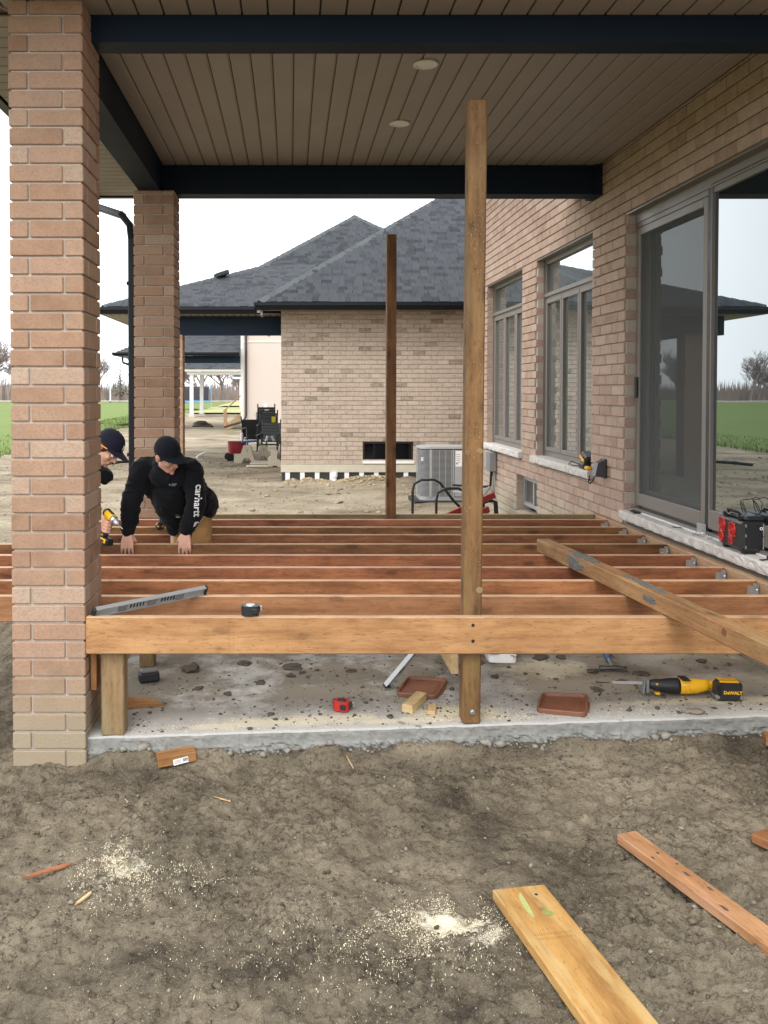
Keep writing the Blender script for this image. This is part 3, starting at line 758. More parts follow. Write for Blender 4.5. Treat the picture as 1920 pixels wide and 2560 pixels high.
# ---------------------------------------------------------------- brick wall builder
def brick_wall(parent, O, U, width, z0, z1, openings, outn, bmat, mmat, L=.257, depth=.09, course=CH, limit=300, name='wall', proud=.009, seed=0, inner=.10):
    """O: point at the wall's outer face (u=0); U: along; openings: (u0,u1,za,zb)"""
    O, U, outn = Vector(O), Vector(U).normalized(), Vector(outn); rq = random.Random(seed); items = []; g = G()
    ncourse = int(math.ceil((z1 - z0) / course)); bh = course - .010; ang = math.atan2(U.y, U.x)
    for c in range(ncourse):
        za = z0 + c * course; zb = min(za + course, z1)
        spans = [(0, width)]
        for (u0, u1, oa, ob) in openings:
            if za + course * .5 > oa and za + course * .5 < ob:
                spans = [s for a, b in spans for s in ((a, min(b, u0)), (max(a, u1), b)) if s[1] - s[0] > .01]
        for a, b in spans:
            ca = (O + U * ((a + b) / 2) - outn * (proud + depth / 2 + inner / 2)); 
            g.cbox(b - a - .006, depth + inner - .02, zb - za + .001, .0001, T(ca.x, ca.y, (za + zb) / 2) @ Matrix.Rotation(ang, 4, 'Z'))
            off = 0 if c % 2 == 0 else (L + JT) / 2
            u = -off
            while u < b:
                ua, ub = max(u, a), min(u + L, b); u += L + JT
                if ub - ua < .02: continue
                if a > 0 and ua == a and ub - ua < .045: continue
                h = min(bh, zb - za - .004)
                ctr = O + U * ((ua + ub) / 2) - outn * (depth / 2)
                items.append(((round(ub - ua, 2), depth, round(h, 3)), T(ctr.x, ctr.y, za + h / 2 + .002) @ Matrix.Rotation(ang + rq.uniform(-.002, .002), 4, 'Z') @ T(0, rq.uniform(-.001, .001), 0)))
    w = g.add(name, mmat, parent)
    pieces('brick', items, .004, bmat, w, limit, 'brick_rest')
    return w

# ---------------------------------------------------------------- our house, its long wall on the right
WX = 2.77; WY0 = 1.9; WY1 = 13.35
hs_ = thing('brick_house', 'pinkish brick house along the right, with the sliding patio door and two tall windows', 'house', (WX, 7.5, 0))
def U_(y): return y - WY0
OT = H + 1.46
open_ = [(U_(4.52), U_(6.95), H - 1.075, OT), (U_(7.71), U_(9.46), H - .815, OT), (U_(10.04), U_(11.82), H - .815, OT), (U_(9.40), U_(10.25), H - 1.43, H - 1.045)]
wall = brick_wall(hs_, (WX, WY0, 0), (0, 1, 0), WY1 - WY0, -.16 + .001, H + 3.35, open_, (-1, 0, 0), M_['brickwall'], M_['mortar'], seed=4)
# rest of the house body
G().box(WX + .30, 12, WY0, WY1, -.1, H + 3.34).add('house_body', M_['mortar'], hs_)
G().box(WX + .02, 12, WY1 + .001, WY1 + .09, -.1, H + 3.34).add('end_wall', M_['brickwall'], hs_)
G().raw([(WX - .5, 7.75, H + 3.36), (12, 7.75, H + 3.36), (12, WY1 + .5, H + 3.36), (WX - .5, WY1 + .5, H + 3.36), (6.5, 9.5, H + 5.6), (8, 11, H + 5.6)], [(3, 2, 1, 0), (0, 1, 4), (1, 2, 5, 4), (2, 3, 5), (3, 0, 4, 5)]).add('roof', M_['shinglecap'], hs_)
gutter(hs_, (WX - .51, 7.75, H + 3.3), (WX - .51, WY1 + .5, H + 3.3), (-1, 0, 0))
# rock faced stone sills
def stone_sill(y0, y1, x0, x1, z0, z1, joints=()):
    seg = [y0] + list(joints) + [y1]
    for a, b in zip(seg[:-1], seg[1:]):
        nxx, nyy, nzz = 4, max(6, int((b - a) / .022)), 5; v = []; idx = {}
        bmh = bmesh.new()
        for i in range(nxx + 1):
            for j in range(nyy + 1):
                for k in range(nzz + 1):
                    if i in (0, nxx) or j in (0, nyy) or k in (0, nzz):
                        p = Vector((x0 + (x1 - x0) * i / nxx, a + .002 + (b - a - .004) * j / nyy, z0 + (z1 - z0) * k / nzz))
                        if i == 0:
                            e = noise.noise(p * 22) * .011 + noise.noise(p * 60) * .005 + .006 * (k in (0, nzz)); p.x += e
                        if k == nzz and i <= 1: p.z += noise.noise(p * 30) * .002 - .004 * (i == 0)
                        idx[i, j, k] = bmh.verts.new(p)
        def q(*ks):
            try: bmh.faces.new([idx[x] for x in ks])
            except Exception: pass
        for j in range(nyy):
            for k in range(nzz):
                q((0, j, k), (0, j, k + 1), (0, j + 1, k + 1), (0, j + 1, k)); q((nxx, j, k), (nxx, j + 1, k), (nxx, j + 1, k + 1), (nxx, j, k + 1))
            for i in range(nxx):
                q((i, j, 0), (i, j + 1, 0), (i + 1, j + 1, 0), (i + 1, j, 0)); q((i, j, nzz), (i + 1, j, nzz), (i + 1, j + 1, nzz), (i, j + 1, nzz))
        for i in range(nxx):
            for k in range(nzz):
                q((i, 0, k), (i + 1, 0, k), (i + 1, 0, k + 1), (i, 0, k + 1)); q((i, nyy, k), (i, nyy, k + 1), (i + 1, nyy, k + 1), (i + 1, nyy, k))
        bmesh.ops.recalc_face_normals(bmh, faces=bmh.faces); m = bpy.data.meshes.new('stone_sill'); bmh.to_mesh(m); bmh.free()
        add('stone_sill', m, M_['stone'], hs_)
stone_sill(4.3, 6.98, WX - .028, WX + .14, H - 1.073, H - .997, (5.05, 6.15))
stone_sill(7.66, 9.52, WX - .052, WX + .13, H - .816, H - .738)
stone_sill(9.99, 11.88, WX - .052, WX + .13, H - .816, H - .738)

FXW = WX + .10      # frame plane
def window(y0, y1, z0, z1, zt):
    w = G()
    fw = .055; x0, x1 = FXW, FXW + .07
    for a, b, c, d in ((y0, y1, z1 - fw, z1), (y0, y1, z0, z0 + fw), (y0, y0 + fw, z0 + fw, z1 - fw), (y1 - fw, y1, z0 + fw, z1 - fw), (y0 + fw, y1 - fw, zt - .03, zt + .04)):
        w.box(x0, x1, a, b, c, d)
    win = w.add('window', M_['frame'], hs_)
    g = G()                                    # outer stepped moulding
    for dd, xx in ((0, -.018), (.018, -.006)):
        for a, b, c, d in ((y0 + dd, y1 - dd, z1 - dd - .016, z1 - dd), (y0 + dd, y0 + dd + .014, z0, z1 - dd - .016), (y1 - dd - .014, y1 - dd, z0, z1 - dd - .016)):
            g.box(x0 + xx, x0 + .003, a, b, c, d)
    g.box(x0 - .02, x0 + .003, y0 + .03, y1 - .03, zt - .008, zt + .028)
    g.add('moulding', M_['frame'], win)
    G().box(x0 + .034, x0 + .040, y0 + fw, y1 - fw, zt + .04, z1 - fw).add('pane', M_['glass2'], win)
    n = 3; W = (y1 - y0 - 2 * fw) / n
    for k in range(n):
        a = y0 + fw + k * W; b = a + W; s = .052; g = G()
        for p, q, c, d in ((a + .004, b - .004, zt - .03 - s - .004, zt - .034), (a + .004, b - .004, z0 + fw + .004, z0 + fw + s), (a + .004, a + s, z0 + fw + s, zt - .034 - s), (b - s, b - .004, z0 + fw + s, zt - .034 - s)):
            g.cbox(.045, q - p, d - c, .004, T(x0 + .012, (p + q) / 2, (c + d) / 2))
        sa = g.add('sash', M_['frame'], win)
        G().box(x0 + .018, x0 + .022, a + s - .002, b - s + .002, z0 + fw + s - .002, zt - .034 - s + .002).add('pane', M_['glass2'], win)
        G().box(x0 + .034, x0 + .036, a + s - .004, b - s + .004, z0 + fw + s - .004, zt - .03 - s).add('gasket', M_['framedark'], win)
    return win
window(7.712, 9.458, H - .736, OT - .002, H + 1.045)
window(10.042, 11.818, H - .736, OT - .002, H + 1.045)
for (a, b) in ((7.712, 9.458), (10.042, 11.818)):       # metal lintel flashing
    G().box(WX + .004, FXW - .02, a, b, OT - .012, OT - .004).add('lintel', M_['frame'], hs_)
# small basement window
g = G(); y0, y1, z0, z1 = 9.402, 10.248, H - 1.40, H - 1.05
for a, b, c, d in ((y0, y1, z1 - .04, z1), (y0, y1, z0, z0 + .04), (y0, y0 + .04, z0 + .04, z1 - .04), (y1 - .04, y1, z0 + .04, z1 - .04), (9.80, 9.85, z0 + .04, z1 - .04)):
    g.box(FXW - .01, FXW + .05, a, b, c, d)
bw = g.add('basement_window', M_['acgrey'], hs_); G().box(FXW + .02, FXW + .025, y0 + .04, y1 - .04, z0 + .04, z1 - .04).add('pane', M_['glass'], bw)
# sliding patio door
def patio_door():
    y0, y1, z0, z1 = 4.522, 6.948, H - .995, OT - .004; ym = 5.72
    x = FXW; g = G()
    g.box(x - .004, x + .15, y0, y1, z1 - .055, z1); g.box(x, x + .14, y1 - .05, y1, z0 + .03, z1 - .055); g.box(x, x + .14, y0, y0 + .05, z0 + .03, z1 - .055)
    d = g.add('patio_door', M_['frame'], hs_)
    g = G()
    g.cbox(.10, y1 - y0, .012, .002, T(WX + .055, (y0 + y1) / 2, OT - .010)); g.box(x - .022, x + .002, y0 + .01, y1 - .01, z1 - .085, z1 - .008); g.box(x - .012, x + .002, y0 + .02, y1 - .02, z1 - .125, z1 - .085)
    g.add('head_flashing', M_['frame'], d)
    g = G(); g.box(x - .035, x + .15, y0, y1, z0, z0 + .028); g.box(x + .03, x + .038, y0 + .02, y1 - .02, z0 + .028, z0 + .05)
    g.add('track', M_['frame'], d)
    g = G(); g.box(x - .05, x - .036, y0, y1, z0, z0 + .008); g.add('weather_strip', M_['white'], d)
    # screen panel on the far side (in front)
    g = G(); a, b = ym + .03, y1 - .03; sx0, sx1 = x - .016, x + .006; zb, zt = z0 + .05, z1 - .13
    g.cbox(sx1 - sx0, .062, zt - zb, .004, T((sx0 + sx1) / 2, a + .031, (zt + zb) / 2)); g.cbox(sx1 - sx0, .062, zt - zb, .004, T((sx0 + sx1) / 2, b - .031, (zt + zb) / 2))
    g.cbox(sx1 - sx0, b - a - .124, .062, .004, T((sx0 + sx1) / 2, (a + b) / 2, zt - .031)); g.cbox(sx1 - sx0, b - a - .124, .10, .004, T((sx0 + sx1) / 2, (a + b) / 2, zb + .05))
    sp = g.add('screen_door', M_['frame'], d)
    m = mesh('s', [(x - .005, a + .06, zb + .09), (x - .005, b - .06, zb + .09), (x - .005, b - .06, zt - .06), (x - .005, a + .06, zt - .06)], [(0, 1, 2, 3)]); add('insect_screen', m, M_['screen'], d)
    G().cbox(.02, .03, .17, .006, T(x - .028, b - .031, H + .02)).add('handle', M_['black'], d)
    # glass panels
    for (a, b, xx, mat, s) in ((ym + .01, y1 - .05, x + .05, 'frame', .085), (y0 + .05, ym - .022, x - .002, 'frame', .014)):
        g = G()
        g.cbox(.04, s, z1 - .06 - z0 - .05, .004, T(xx, a + s / 2, (z0 + z1) / 2)); g.cbox(.04, s, z1 - .06 - z0 - .05, .004, T(xx, b - s / 2, (z0 + z1) / 2))
        g.cbox(.04, b - a - 2 * s, s, .004, T(xx, (a + b) / 2, z1 - .06 - s / 2)); g.cbox(.04, b - a - 2 * s, .13, .004, T(xx, (a + b) / 2, z0 + .05 + .065))
        pn = g.add('door_panel', M_[mat], d)
        G().box(xx + .004, xx + .008, a + s - .003, b - s + .003, z0 + .175, z1 - .058 - s).add('pane', M_['glass'], d)
    G().box(x - .018, x + .010, ym - .02, ym + .026, z0 + .03, z1 - .056).add('centre_gasket', M_['framedark'], d)
patio_door()
# outlet cover
oc = thing('outlet_cover', 'black weatherproof outlet cover on the brick between window and patio door', 'outlet cover', (WX - .03, 7.42, H - .70))
G().cbox(.02, .11, .17, .006, T(WX - .010, 7.37, H - .69)).add('base_plate', M_['black'], oc)
G().prism([(WX - .02, H - .615), (WX - .075, H - .64), (WX - .10, H - .76), (WX - .02, H - .765)], 7.325, 7.42).add('bubble_lid', plain('smoked lid', (.05, .055, .065), .2, bump=0), oc)
cb = G().tube([(WX - .06, 7.43, H - .755), (WX - .065, 7.46, H - .80), (WX - .07, 7.53, H - .845), (WX - .06, 7.60, H - .84), (WX - .03, 7.66, H - .79), (WX - .0, 7.74, H - .715), (WX - .02, 7.80, H - .725)], .005, 6, mi=0).add('cable', M_['rubber'])
tag(cb, 'short black cord from the outlet cover to the charger on the window sill', 'cord')
# battery charger on the sill
ch = thing('battery_charger', 'black and yellow battery charger standing on the near window sill', 'charger', (WX + .01, 7.84, H - .738))
G().cbox(.14, .15, .055, .014, T(WX + .015, 7.83, H - .706) ).add('body', M_['black'], ch)
G().cbox(.10, .155, .085, .018, T(WX + .01, 7.82, H - .635) @ Rx(22)).add('battery', M_['black'], ch)
G().cbox(.012, .12, .03, .004, T(WX - .044, 7.82, H - .640) @ Rx(22)).add('label_panel', M_['yellow'], ch)
G().cbox(.01, .10, .018, .003, T(WX - .047, 7.83, H - .608) @ Rx(22)).add('vent', M_['redmetal'], ch)
yb = thing('chalk_line', 'small yellow chalk box lying at the near end of the window sill', 'tool', (WX - .03, 7.715, H - .738))
G().cbox(.05, .075, .034, .012, T(WX - .025, 7.715, H - .72)).add('case', M_['yellow'], yb)
G().tube([(WX - .05, 7.9, H - .70), (WX - .08, 8.0, H - .68), (WX - .07, 8.12, H - .72), (WX - .02, 8.2, H - .733), (WX + .03, 8.0, H - .733)], .004, 6).add('cord', M_['rubber'], ch)
# AC disconnect box with conduit
mb = thing('disconnect_box', 'grey electrical disconnect box with conduits under the far window sill', 'electrical box', (WX - .05, 11.35, H - 1.02))
G().cbox(.10, .20, .26, .008, T(WX - .055, 11.3, H - .965)).add('box', M_['grey'], mb)
G().cbox(.09, .11, .22, .006, T(WX - .05, 11.47, H - .94)).add('side_box', M_['acgrey'], mb)
for k, (dx, dz, c) in enumerate(((-.06, 0, 'alu'), (-.05, -.05, 'alu'), (-.035, .05, 'rubber'))):
    G().tube([(WX - .05 - .01 * k, 11.3 - .03 * k, H - 1.09), (WX - .06, 11.32, H - 1.30), (WX - .10, 11.5, H - 1.38 + dz), (WX - .2, 11.9, H - 1.42 + dz), (WX - .35, 12.4, H - 1.46 + dz)], .016, 8).add('conduit', M_[c], mb)
G().tube([(WX - .045, 11.27, H - 1.1), (WX - .05, 11.2, H - 1.35), (WX - .09, 11.3, H - 1.47), (WX - .12, 11.7, H - 1.43), (WX - .14, 12.0, H - 1.38)], .011, 8).add('conduit', M_['grey'], mb)
# ---------------------------------------------------------------- deck frame
DT = H - 1.105
df = thing('deck_frame', 'unfinished raised deck frame of brown lumber with rows of joists hung from the house', 'deck frame', (.8, 5.8, 0))
JY = [7.12, 6.73, 6.37, 5.985, 5.585, 5.195, 4.835, 4.470]
for i, y in enumerate(JY):
    x0 = -2.9 if y < 6.1 else -1.75
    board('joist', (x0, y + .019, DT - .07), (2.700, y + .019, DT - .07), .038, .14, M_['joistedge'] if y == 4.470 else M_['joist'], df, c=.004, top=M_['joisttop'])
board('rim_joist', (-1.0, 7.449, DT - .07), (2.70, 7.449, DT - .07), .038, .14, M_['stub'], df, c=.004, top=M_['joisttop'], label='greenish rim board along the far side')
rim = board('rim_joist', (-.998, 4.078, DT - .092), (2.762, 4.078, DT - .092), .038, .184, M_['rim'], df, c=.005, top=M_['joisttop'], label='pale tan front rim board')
board('rim_joist', (-2.919, 4.45, DT - .07), (-2.919, 6.05, DT - .07), .038, .14, M_['joist'], df)
board('ledger', (2.735, 4.10, DT - .092), (2.735, 7.49, DT - .092), .056, .184, M_['ledger'], df, c=.004)
tp = board('tall_post', (.894, 4.145, slab_z(.89) + .001), (.915, 4.147, H + 1.416), .089, .089, M_['oldpost'], df, up=(0, 1, 0), c=.007, label='weathered tall post bolted behind the front rim board')
board('tall_post', (.886, 7.385, slab_z(.88)), (.886, 7.385, H + 1.36), .084, .089, M_['darkpost'], df, up=(0, 1, 0), c=.004, label='dark brown tall post at the far side')
board('stub_post', (-.878, 4.155, slab_z(-.88)), (-.878, 4.155, DT - .185), .112, .105, M_['stub'], df, up=(0, 1, 0), c=.006)
board('stub_post', (-.885, 5.165, slab_z(-.88)), (-.885, 5.165, DT - .142), .092, .09, M_['stub'], df, up=(0, 1, 0), c=.006)
board('stub_post', (.91, 5.25, slab_z(.9)), (.91, 5.25, DT - .39), .09, .09, M_['stub'], df, up=(0, 1, 0), c=.006)
board('stub_post', (.91, 6.7, slab_z(.9)), (.91, 6.7, DT - .39), .09, .09, M_['stub'], df, up=(0, 1, 0), c=.006)
board('centre_beam', (.862, 4.36, DT - .267), (.862, 7.3, DT - .267), .038, .235, M_['fresh'], df, c=.003)
board('left_beam', (-.885, 4.4, DT - .267), (-.885, 7.3, DT - .267), .038, .12, M_['joistedge'], df, c=.003) if False else None
board('packer', (-.978, 4.17, slab_z(-1) + .22), (-.978, 4.17, DT - .19), .03, .08, M_['orange'], df, up=(0, 1, 0))
for zz in (-1.146, -1.224):
    G().cyl((.890, 4.0575, H + zz), (.890, 4.062, H + zz), .0085, .0085, 14).add('bolt_hole', M_['framedark'], rim)
bo = G().cyl((.897, 4.094, slab_z(.9) + .062), (.897, 4.101, slab_z(.9) + .062), .014, .014, 16); bo.cyl((.897, 4.086, slab_z(.9) + .062), (.897, 4.095, slab_z(.9) + .062), .008, .008, 6)
bo.add('bolt', M_['galv'], tp)
for (kx, kz, r) in ((.930, H - .30, .016), (.872, H - .31, .015), (.93, H - .985, .019), (.908, H + 1.20, .010), (.903, H + .60, .012)):
    G().cyl((kx, 4.0985, kz), (kx, 4.103, kz), r * .8, r, 14).add('knot', M_['stub'] if kz < H else M_['darkpost'], tp)
RM = rim.matrix_basis.copy(); g = G(); q = random.Random(6)
def rx(X): return X - .882
for X, n_, w in ((-.915, 9, .012), (-.895, 7, .007), (-.305, 14, .016), (-.28, 12, .009)):
    for k in range(n_): g.box(rx(X) + q.uniform(-.001, .001), rx(X) + w * q.uniform(.5, 1), -.0196, -.0190, -.075 + k * .15 / n_, -.0738 + k * .15 / n_, RM)
g.box(rx(-.012), rx(-.0112), -.0194, -.0190, -.087, .087, RM)
g.add('stamp', M_['darkpost'], rim)
# joist hangers at the ledger
hg = G()
def hanger(x, y, z):
    g = G(); b = x
    for s in (-1, 1):
        yy = y + s * .0215
        g.box(b - .052, b - .001, yy - .0012, yy + .0012, z - .145, z - .030)
        g.box(b - .0035, b - .0005, yy + s * .0012, yy + s * .028, z - .145, z - .020)
        g.box(b - .020, b - .002, yy + s * .0012, yy + s * .009, z - .034, z - .014)
        for q in range(3): g.cyl((b - .0035, yy + s * .016, z - .05 - q * .036), (b - .009, yy + s * .016, z - .05 - q * .036), .0045, .003, 6)
        for q in range(2): g.cyl((b - .03, yy + s * .0012, z - .06 - q * .05), (b - .033, yy + s * .006, z - .06 - q * .05), .0045, .003, 6)
    g.box(b - .052, b - .001, y - .021, y + .021, z - .1455, z - .1432)
    return g
hm = hanger(0, 0, 0).mesh('joist_hanger')
for y in JY: add('joist_hanger', hm, M_['galv'], df, T(2.699, y + .019, DT))

# ---------------------------------------------------------------- loose long timber lying across the joists
lt = thing('timber', 'long used post lying across the joists, smeared with dark grey mortar', 'timber', (1.8, 4.6, DT))
P0, P1 = Vector((1.725, 5.70, DT + .046)), Vector((1.985, 2.75, DT + .052))
lm = wood('used post lying', (.37, .195, .082), (.21, .10, .038), .7, .25, hue=.02, edge=(.33, .24, .11))
lb = board('beam', P0, P1, .089, .089, lm, lt, c=.006)
def smear(parent, c, rx, ry, M, seed, mat, th=.006):
    """thin lumpy patch in the XY plane of M"""
    g = G(); n = 44; v = [(0, 0, th)]
    for ring, q in ((.5, 1.0), (.85, .8), (1.0, .02)):
        for k in range(n):
            a = 2 * math.pi * k / n; w = 1 + .55 * noise.noise(Vector((math.cos(a) * 1.6 + seed, math.sin(a) * 1.6, seed))) + .35 * noise.noise(Vector((math.cos(a) * 7 + seed, math.sin(a) * 7, seed)))
            v.append((rx * ring * w * math.cos(a), ry * min(1, ring * w) * math.sin(a), th * q * (1 + .5 * noise.noise(Vector((k, ring * 9, seed))))))
    f = [(0, 1 + k, 1 + (k + 1) % n) for k in range(n)]
    for r_ in (0, 1):
        o = 1 + r_ * n; f += [(o + k, o + n + k, o + n + (k + 1) % n, o + (k + 1) % n) for k in range(n)]
    g.raw(v, f, M); return g.add('mortar_smear', mat, parent)
mm = plain('dried mortar', (.115, .108, .10), .95, var=.35, scale=60, bump=.8)
FB = frame(P0, P1)
def onbeam(s, side): # s metres from far end
    u = s - (P1 - P0).length / 2
    return FB @ (T(u, 0, .0445) if side == 0 else T(u, -.0445, 0) @ Rx(90))
for s, side, rx, ry, sd in ((.62, 0, .17, .043, 1), (.60, 1, .12, .040, 2), (.74, 0, .10, .03, 4), (1.38, 0, .14, .026, 3), (1.52, 0, .06, .02, 6), (1.50, 1, .07, .018, 7), (1.2, 0, .06, .015, 8)):
    smear(lt, 0, rx, ry, onbeam(s, side), sd, mm)
kg = G(); FBk = onbeam(2.12, 1); kg.cyl(FBk @ Vector((0, .012, -.001)), FBk @ Vector((0, .012, .0015)), .017, .017, 16); kg.add('knot', M_['darkpost'], lt)

# ---------------------------------------------------------------- hand tools
def level(name, label, p0, p1, up, group=None):
    t = thing(name, label, 'spirit level', p0, group); M = frame(p0, p1, up); L = (Vector(p1) - Vector(p0)).length
    g = G(); h = .050; w = .024
    g.box(-L / 2, L / 2, -w / 2, w / 2, h / 2 - .004, h / 2, M); g.box(-L / 2, L / 2, -w / 2, w / 2, -h / 2, -h / 2 + .004, M)
    wb = [-L / 2, -L * .30, -L * .22, -L * .06, L * .06, L * .22, L * .30, L / 2]
    for a, b in ((0, 1), (2, 3), (4, 5), (6, 7)): g.box(wb[a], wb[b], -.0015, .0015, -h / 2 + .004, h / 2 - .004, M)
    g.add('body', M_['alu'], t)
    for a in (-.26, 0, .26):
        G().cbox(.05, .018, .042, .006, M @ T(a * L, 0, 0)).add('vial', M_['grey'], t)
    for k in range(10):
        a = -L * .19 + (k % 5) * .018 if k < 5 else L * .09 + (k % 5) * .018
        G().cbox(.010, .005, .032, .002, M @ T(a, -.002, 0)).add('slot', M_['black'], t)
    for s in (-1, 1): G().cbox(.014, w + .006, h + .006, .004, M @ T(s * (L / 2 + .004), 0, 0)).add('end_cap', M_['black'], t)
    return t
# level resting flat on rim and next joist: its broad side faces up
level('spirit_level', 'aluminium spirit level lying across rim board and first joist beside the near brick column', (-.960, 4.085, DT + .014), (-.462, 4.49, DT + .026), (.3, -.45, .9))
level('spirit_level', 'aluminium spirit level leaning upright on the slab beside the brown lid', (.535, 4.60, slab_z(.53) + .03), (.815, 4.50, DT - .14), (.8, .3, .5))

def tape(label, loc, rz, body, trim, s=1.0):
    t = thing('tape_measure', label, 'tape measure', loc); M = T(*loc) @ Rz(rz) @ Sc(s) @ T(0, 0, .028) @ Rx(90) @ T(0, 0, -.034)
    out = []
    for k in range(22):
        a = 2 * math.pi * k / 22; rx, rz_ = .040, .034
        x = math.copysign(abs(math.cos(a)) ** .6, math.cos(a)) * rx; z = math.copysign(abs(math.sin(a)) ** .6, math.sin(a)) * rz_
        out.append((x, z + .034))
    b = G().prism(out, -.023, .023, M); b.add('case', body, t)
    g = G()
    for s_ in (-1, 1): g.cyl(M @ Vector((0, s_ * .023, .036)), M @ Vector((0, s_ * .027, .036)), .024 * s, .022 * s, 20)
    g.add('side_disc', trim, t)
    g = G(); g.tube([M @ Vector((.031 * math.cos(2 * math.pi * k / 24), -.0235, .036 + .027 * math.sin(2 * math.pi * k / 24))) for k in range(24)], .0028, 6, closed=True); g.add('trim_ring', M_['black'], t)
    G().cbox(.022, .034, .03, .006, M @ T(.036, 0, .022)).add('nose', M_['black'], t)
    G().cbox(.012, .024, .006, .002, M @ T(.052, 0, .010)).add('hook', M_['galv'], t)
    G().cbox(.030, .026, .014, .004, M @ T(.018, 0, .068)).add('lock', M_['black'], t)
    G().cbox(.010, .050, .030, .006, M @ T(-.040, 0, .034)).add('bumper', M_['black'], t)
    return t
tp1 = tape('black tape measure with silver trim standing on the front rim board', (-.195, 4.085, DT), 5, M_['black'], M_['alu'], 1.0)
tp2 = tape('red and black tape measure lying on the concrete slab', (.268, 4.335, slab_z(.27)), -25, M_['red'], M_['black'], 1.05)
def lid(label, cs, z, seed):
    """shallow rounded tray from four corner points on the slab"""
    c = sum((Vector((x, y, 0)) for x, y in cs), Vector()) / 4
    t = thing('container_lid', label, 'lid', (c.x, c.y, z), 'rust brown plastic lids on the slab')
    def ring(sc, zz, r=.35):
        pts = []
        for i in range(4):
            a = Vector((*cs[i], 0)); pv = Vector((*cs[i - 1], 0)); nx_ = Vector((*cs[(i + 1) % 4], 0))
            for q in range(5):
                s = q / 4; p = (a + (pv - a) * .14 * (1 - s) ** 2) if s < .5 else (a + (nx_ - a) * .14 * s ** 2)
                b0 = a + (pv - a) * .14; b1 = a + (nx_ - a) * .14
                p = b0 * (1 - s) ** 2 + a * 2 * s * (1 - s) + b1 * s * s
                p = c + (p - c) * sc; pts.append((p.x, p.y, z + .033 * (p.x - c.x) + zz))
        return pts
    rings = [ring(.985, 0), ring(1.0, .003), ring(1.0, .020), ring(.985, .024), ring(.93, .024), ring(.90, .020), ring(.88, .008), ring(.72, .0078), ring(.70, .0105), ring(.3, .0105)]
    v = [p for r_ in rings for p in r_]; n = 20; f = [tuple(range(n))]
    for j in range(len(rings) - 1): f += [(j * n + k, (j + 1) * n + k, (j + 1) * n + (k + 1) % n, j * n + (k + 1) % n) for k in range(n)]
    f.append(tuple((len(rings) - 1) * n + k for k in range(n)))
    b = G().raw(v, f).mesh('tray'); bm_ = bmesh.new(); bm_.from_mesh(b); bmesh.ops.recalc_face_normals(bm_, faces=bm_.faces); bm_.to_mesh(b); bm_.free()
    add('tray', b, M_['tray'], t); a0, a1 = Vector((*cs[0], 0)), Vector((*cs[1], 0)); mdd = (a0 + a1) / 2
    a0, a1 = Vector((*cs[2], 0)), Vector((*cs[3], 0)); mdd = (a0 + a1) / 2; d = (a1 - a0).normalized()
    G().cbox((a1 - a0).length * .45, .014, .012, .003, frame(mdd - d * .05 + Vector((0, -.006, z + .008)), mdd + d * .05 + Vector((0, -.006, z + .008)))).add('tab', M_['tray'], t)
lid('brown plastic lid on the slab behind the small wood blocks', [(.569, 4.499), (.673, 4.762), (.893, 4.700), (.781, 4.432)], slab_z(.73), 0)
lid('brown plastic lid lying alone near the slab edge, right of the tall post', [(1.245, 4.214), (1.341, 4.438), (1.575, 4.392), (1.476, 4.133)], slab_z(1.41), 1)
b1 = board('wood_block', (.598, 4.262, slab_z(.6) + .023), (.70, 4.44, slab_z(.7) + .023), .058, .044, M_['fresh'], None, c=.003)
tag(b1, 'larger fresh pine offcut block leaning by the brown lid', 'wood block')
b2 = board('wood_block', (.716, 4.232, slab_z(.7) + .011), (.742, 4.335, slab_z(.7) + .011), .042, .02, M_['fresh'], None, c=.002)
tag(b2, 'small flat pine offcut on the sawdust beside the larger block', 'wood block')
tri = G().raw([(-.905, 4.44, slab_z(-.9)), (-.68, 4.47, slab_z(-.7)), (-.75, 4.56, slab_z(-.7)), (-.90, 4.50, slab_z(-.9) + .05), (-.905, 4.44, slab_z(-.9) + .012), (-.68, 4.47, slab_z(-.7) + .012), (-.75, 4.56, slab_z(-.7) + .012)],
    [(0, 2, 1), (4, 5, 6, 3), (0, 1, 5, 4), (1, 2, 6, 5), (2, 0, 4, 3, 6)]).add('wood_offcut', M_['orange']); tag(tri, 'dark wedge shaped offcut behind the greenish stub post', 'wood offcut')
# offcut on the dirt with a bar code sticker
ow = thing('wood_offcut', 'short brown lumber offcut with a white sticker lying on the dirt before the slab', 'wood offcut', (-.55, 3.99, .03))
zo = gz(-.55, 3.97) + .030
board('block', (-.640, 3.985, zo), (-.462, 4.035, zo + .012), .085, .046, M_['orange'], ow, c=.004)
stM = frame((-.640, 3.985, zo), (-.462, 4.035, zo + .012)) @ T(.015, -.0432, -.006)
G().box(-.036, .036, -.001, 0, -.014, .014, stM @ Ry(-5)).add('sticker', M_['paper'], ow)
g = G()
for k in range(9): g.box(.010 + k * .0026, .0112 + k * .0026 + (k % 3) * .0004, -.0014, -.0010, -.006, .010, stM @ Ry(-5))
for k in range(3): g.box(-.030, .002, -.0014, -.0010, .006 - k * .006, .0072 - k * .006, stM @ Ry(-5))
g.add('printed_code', M_['ink'], ow)

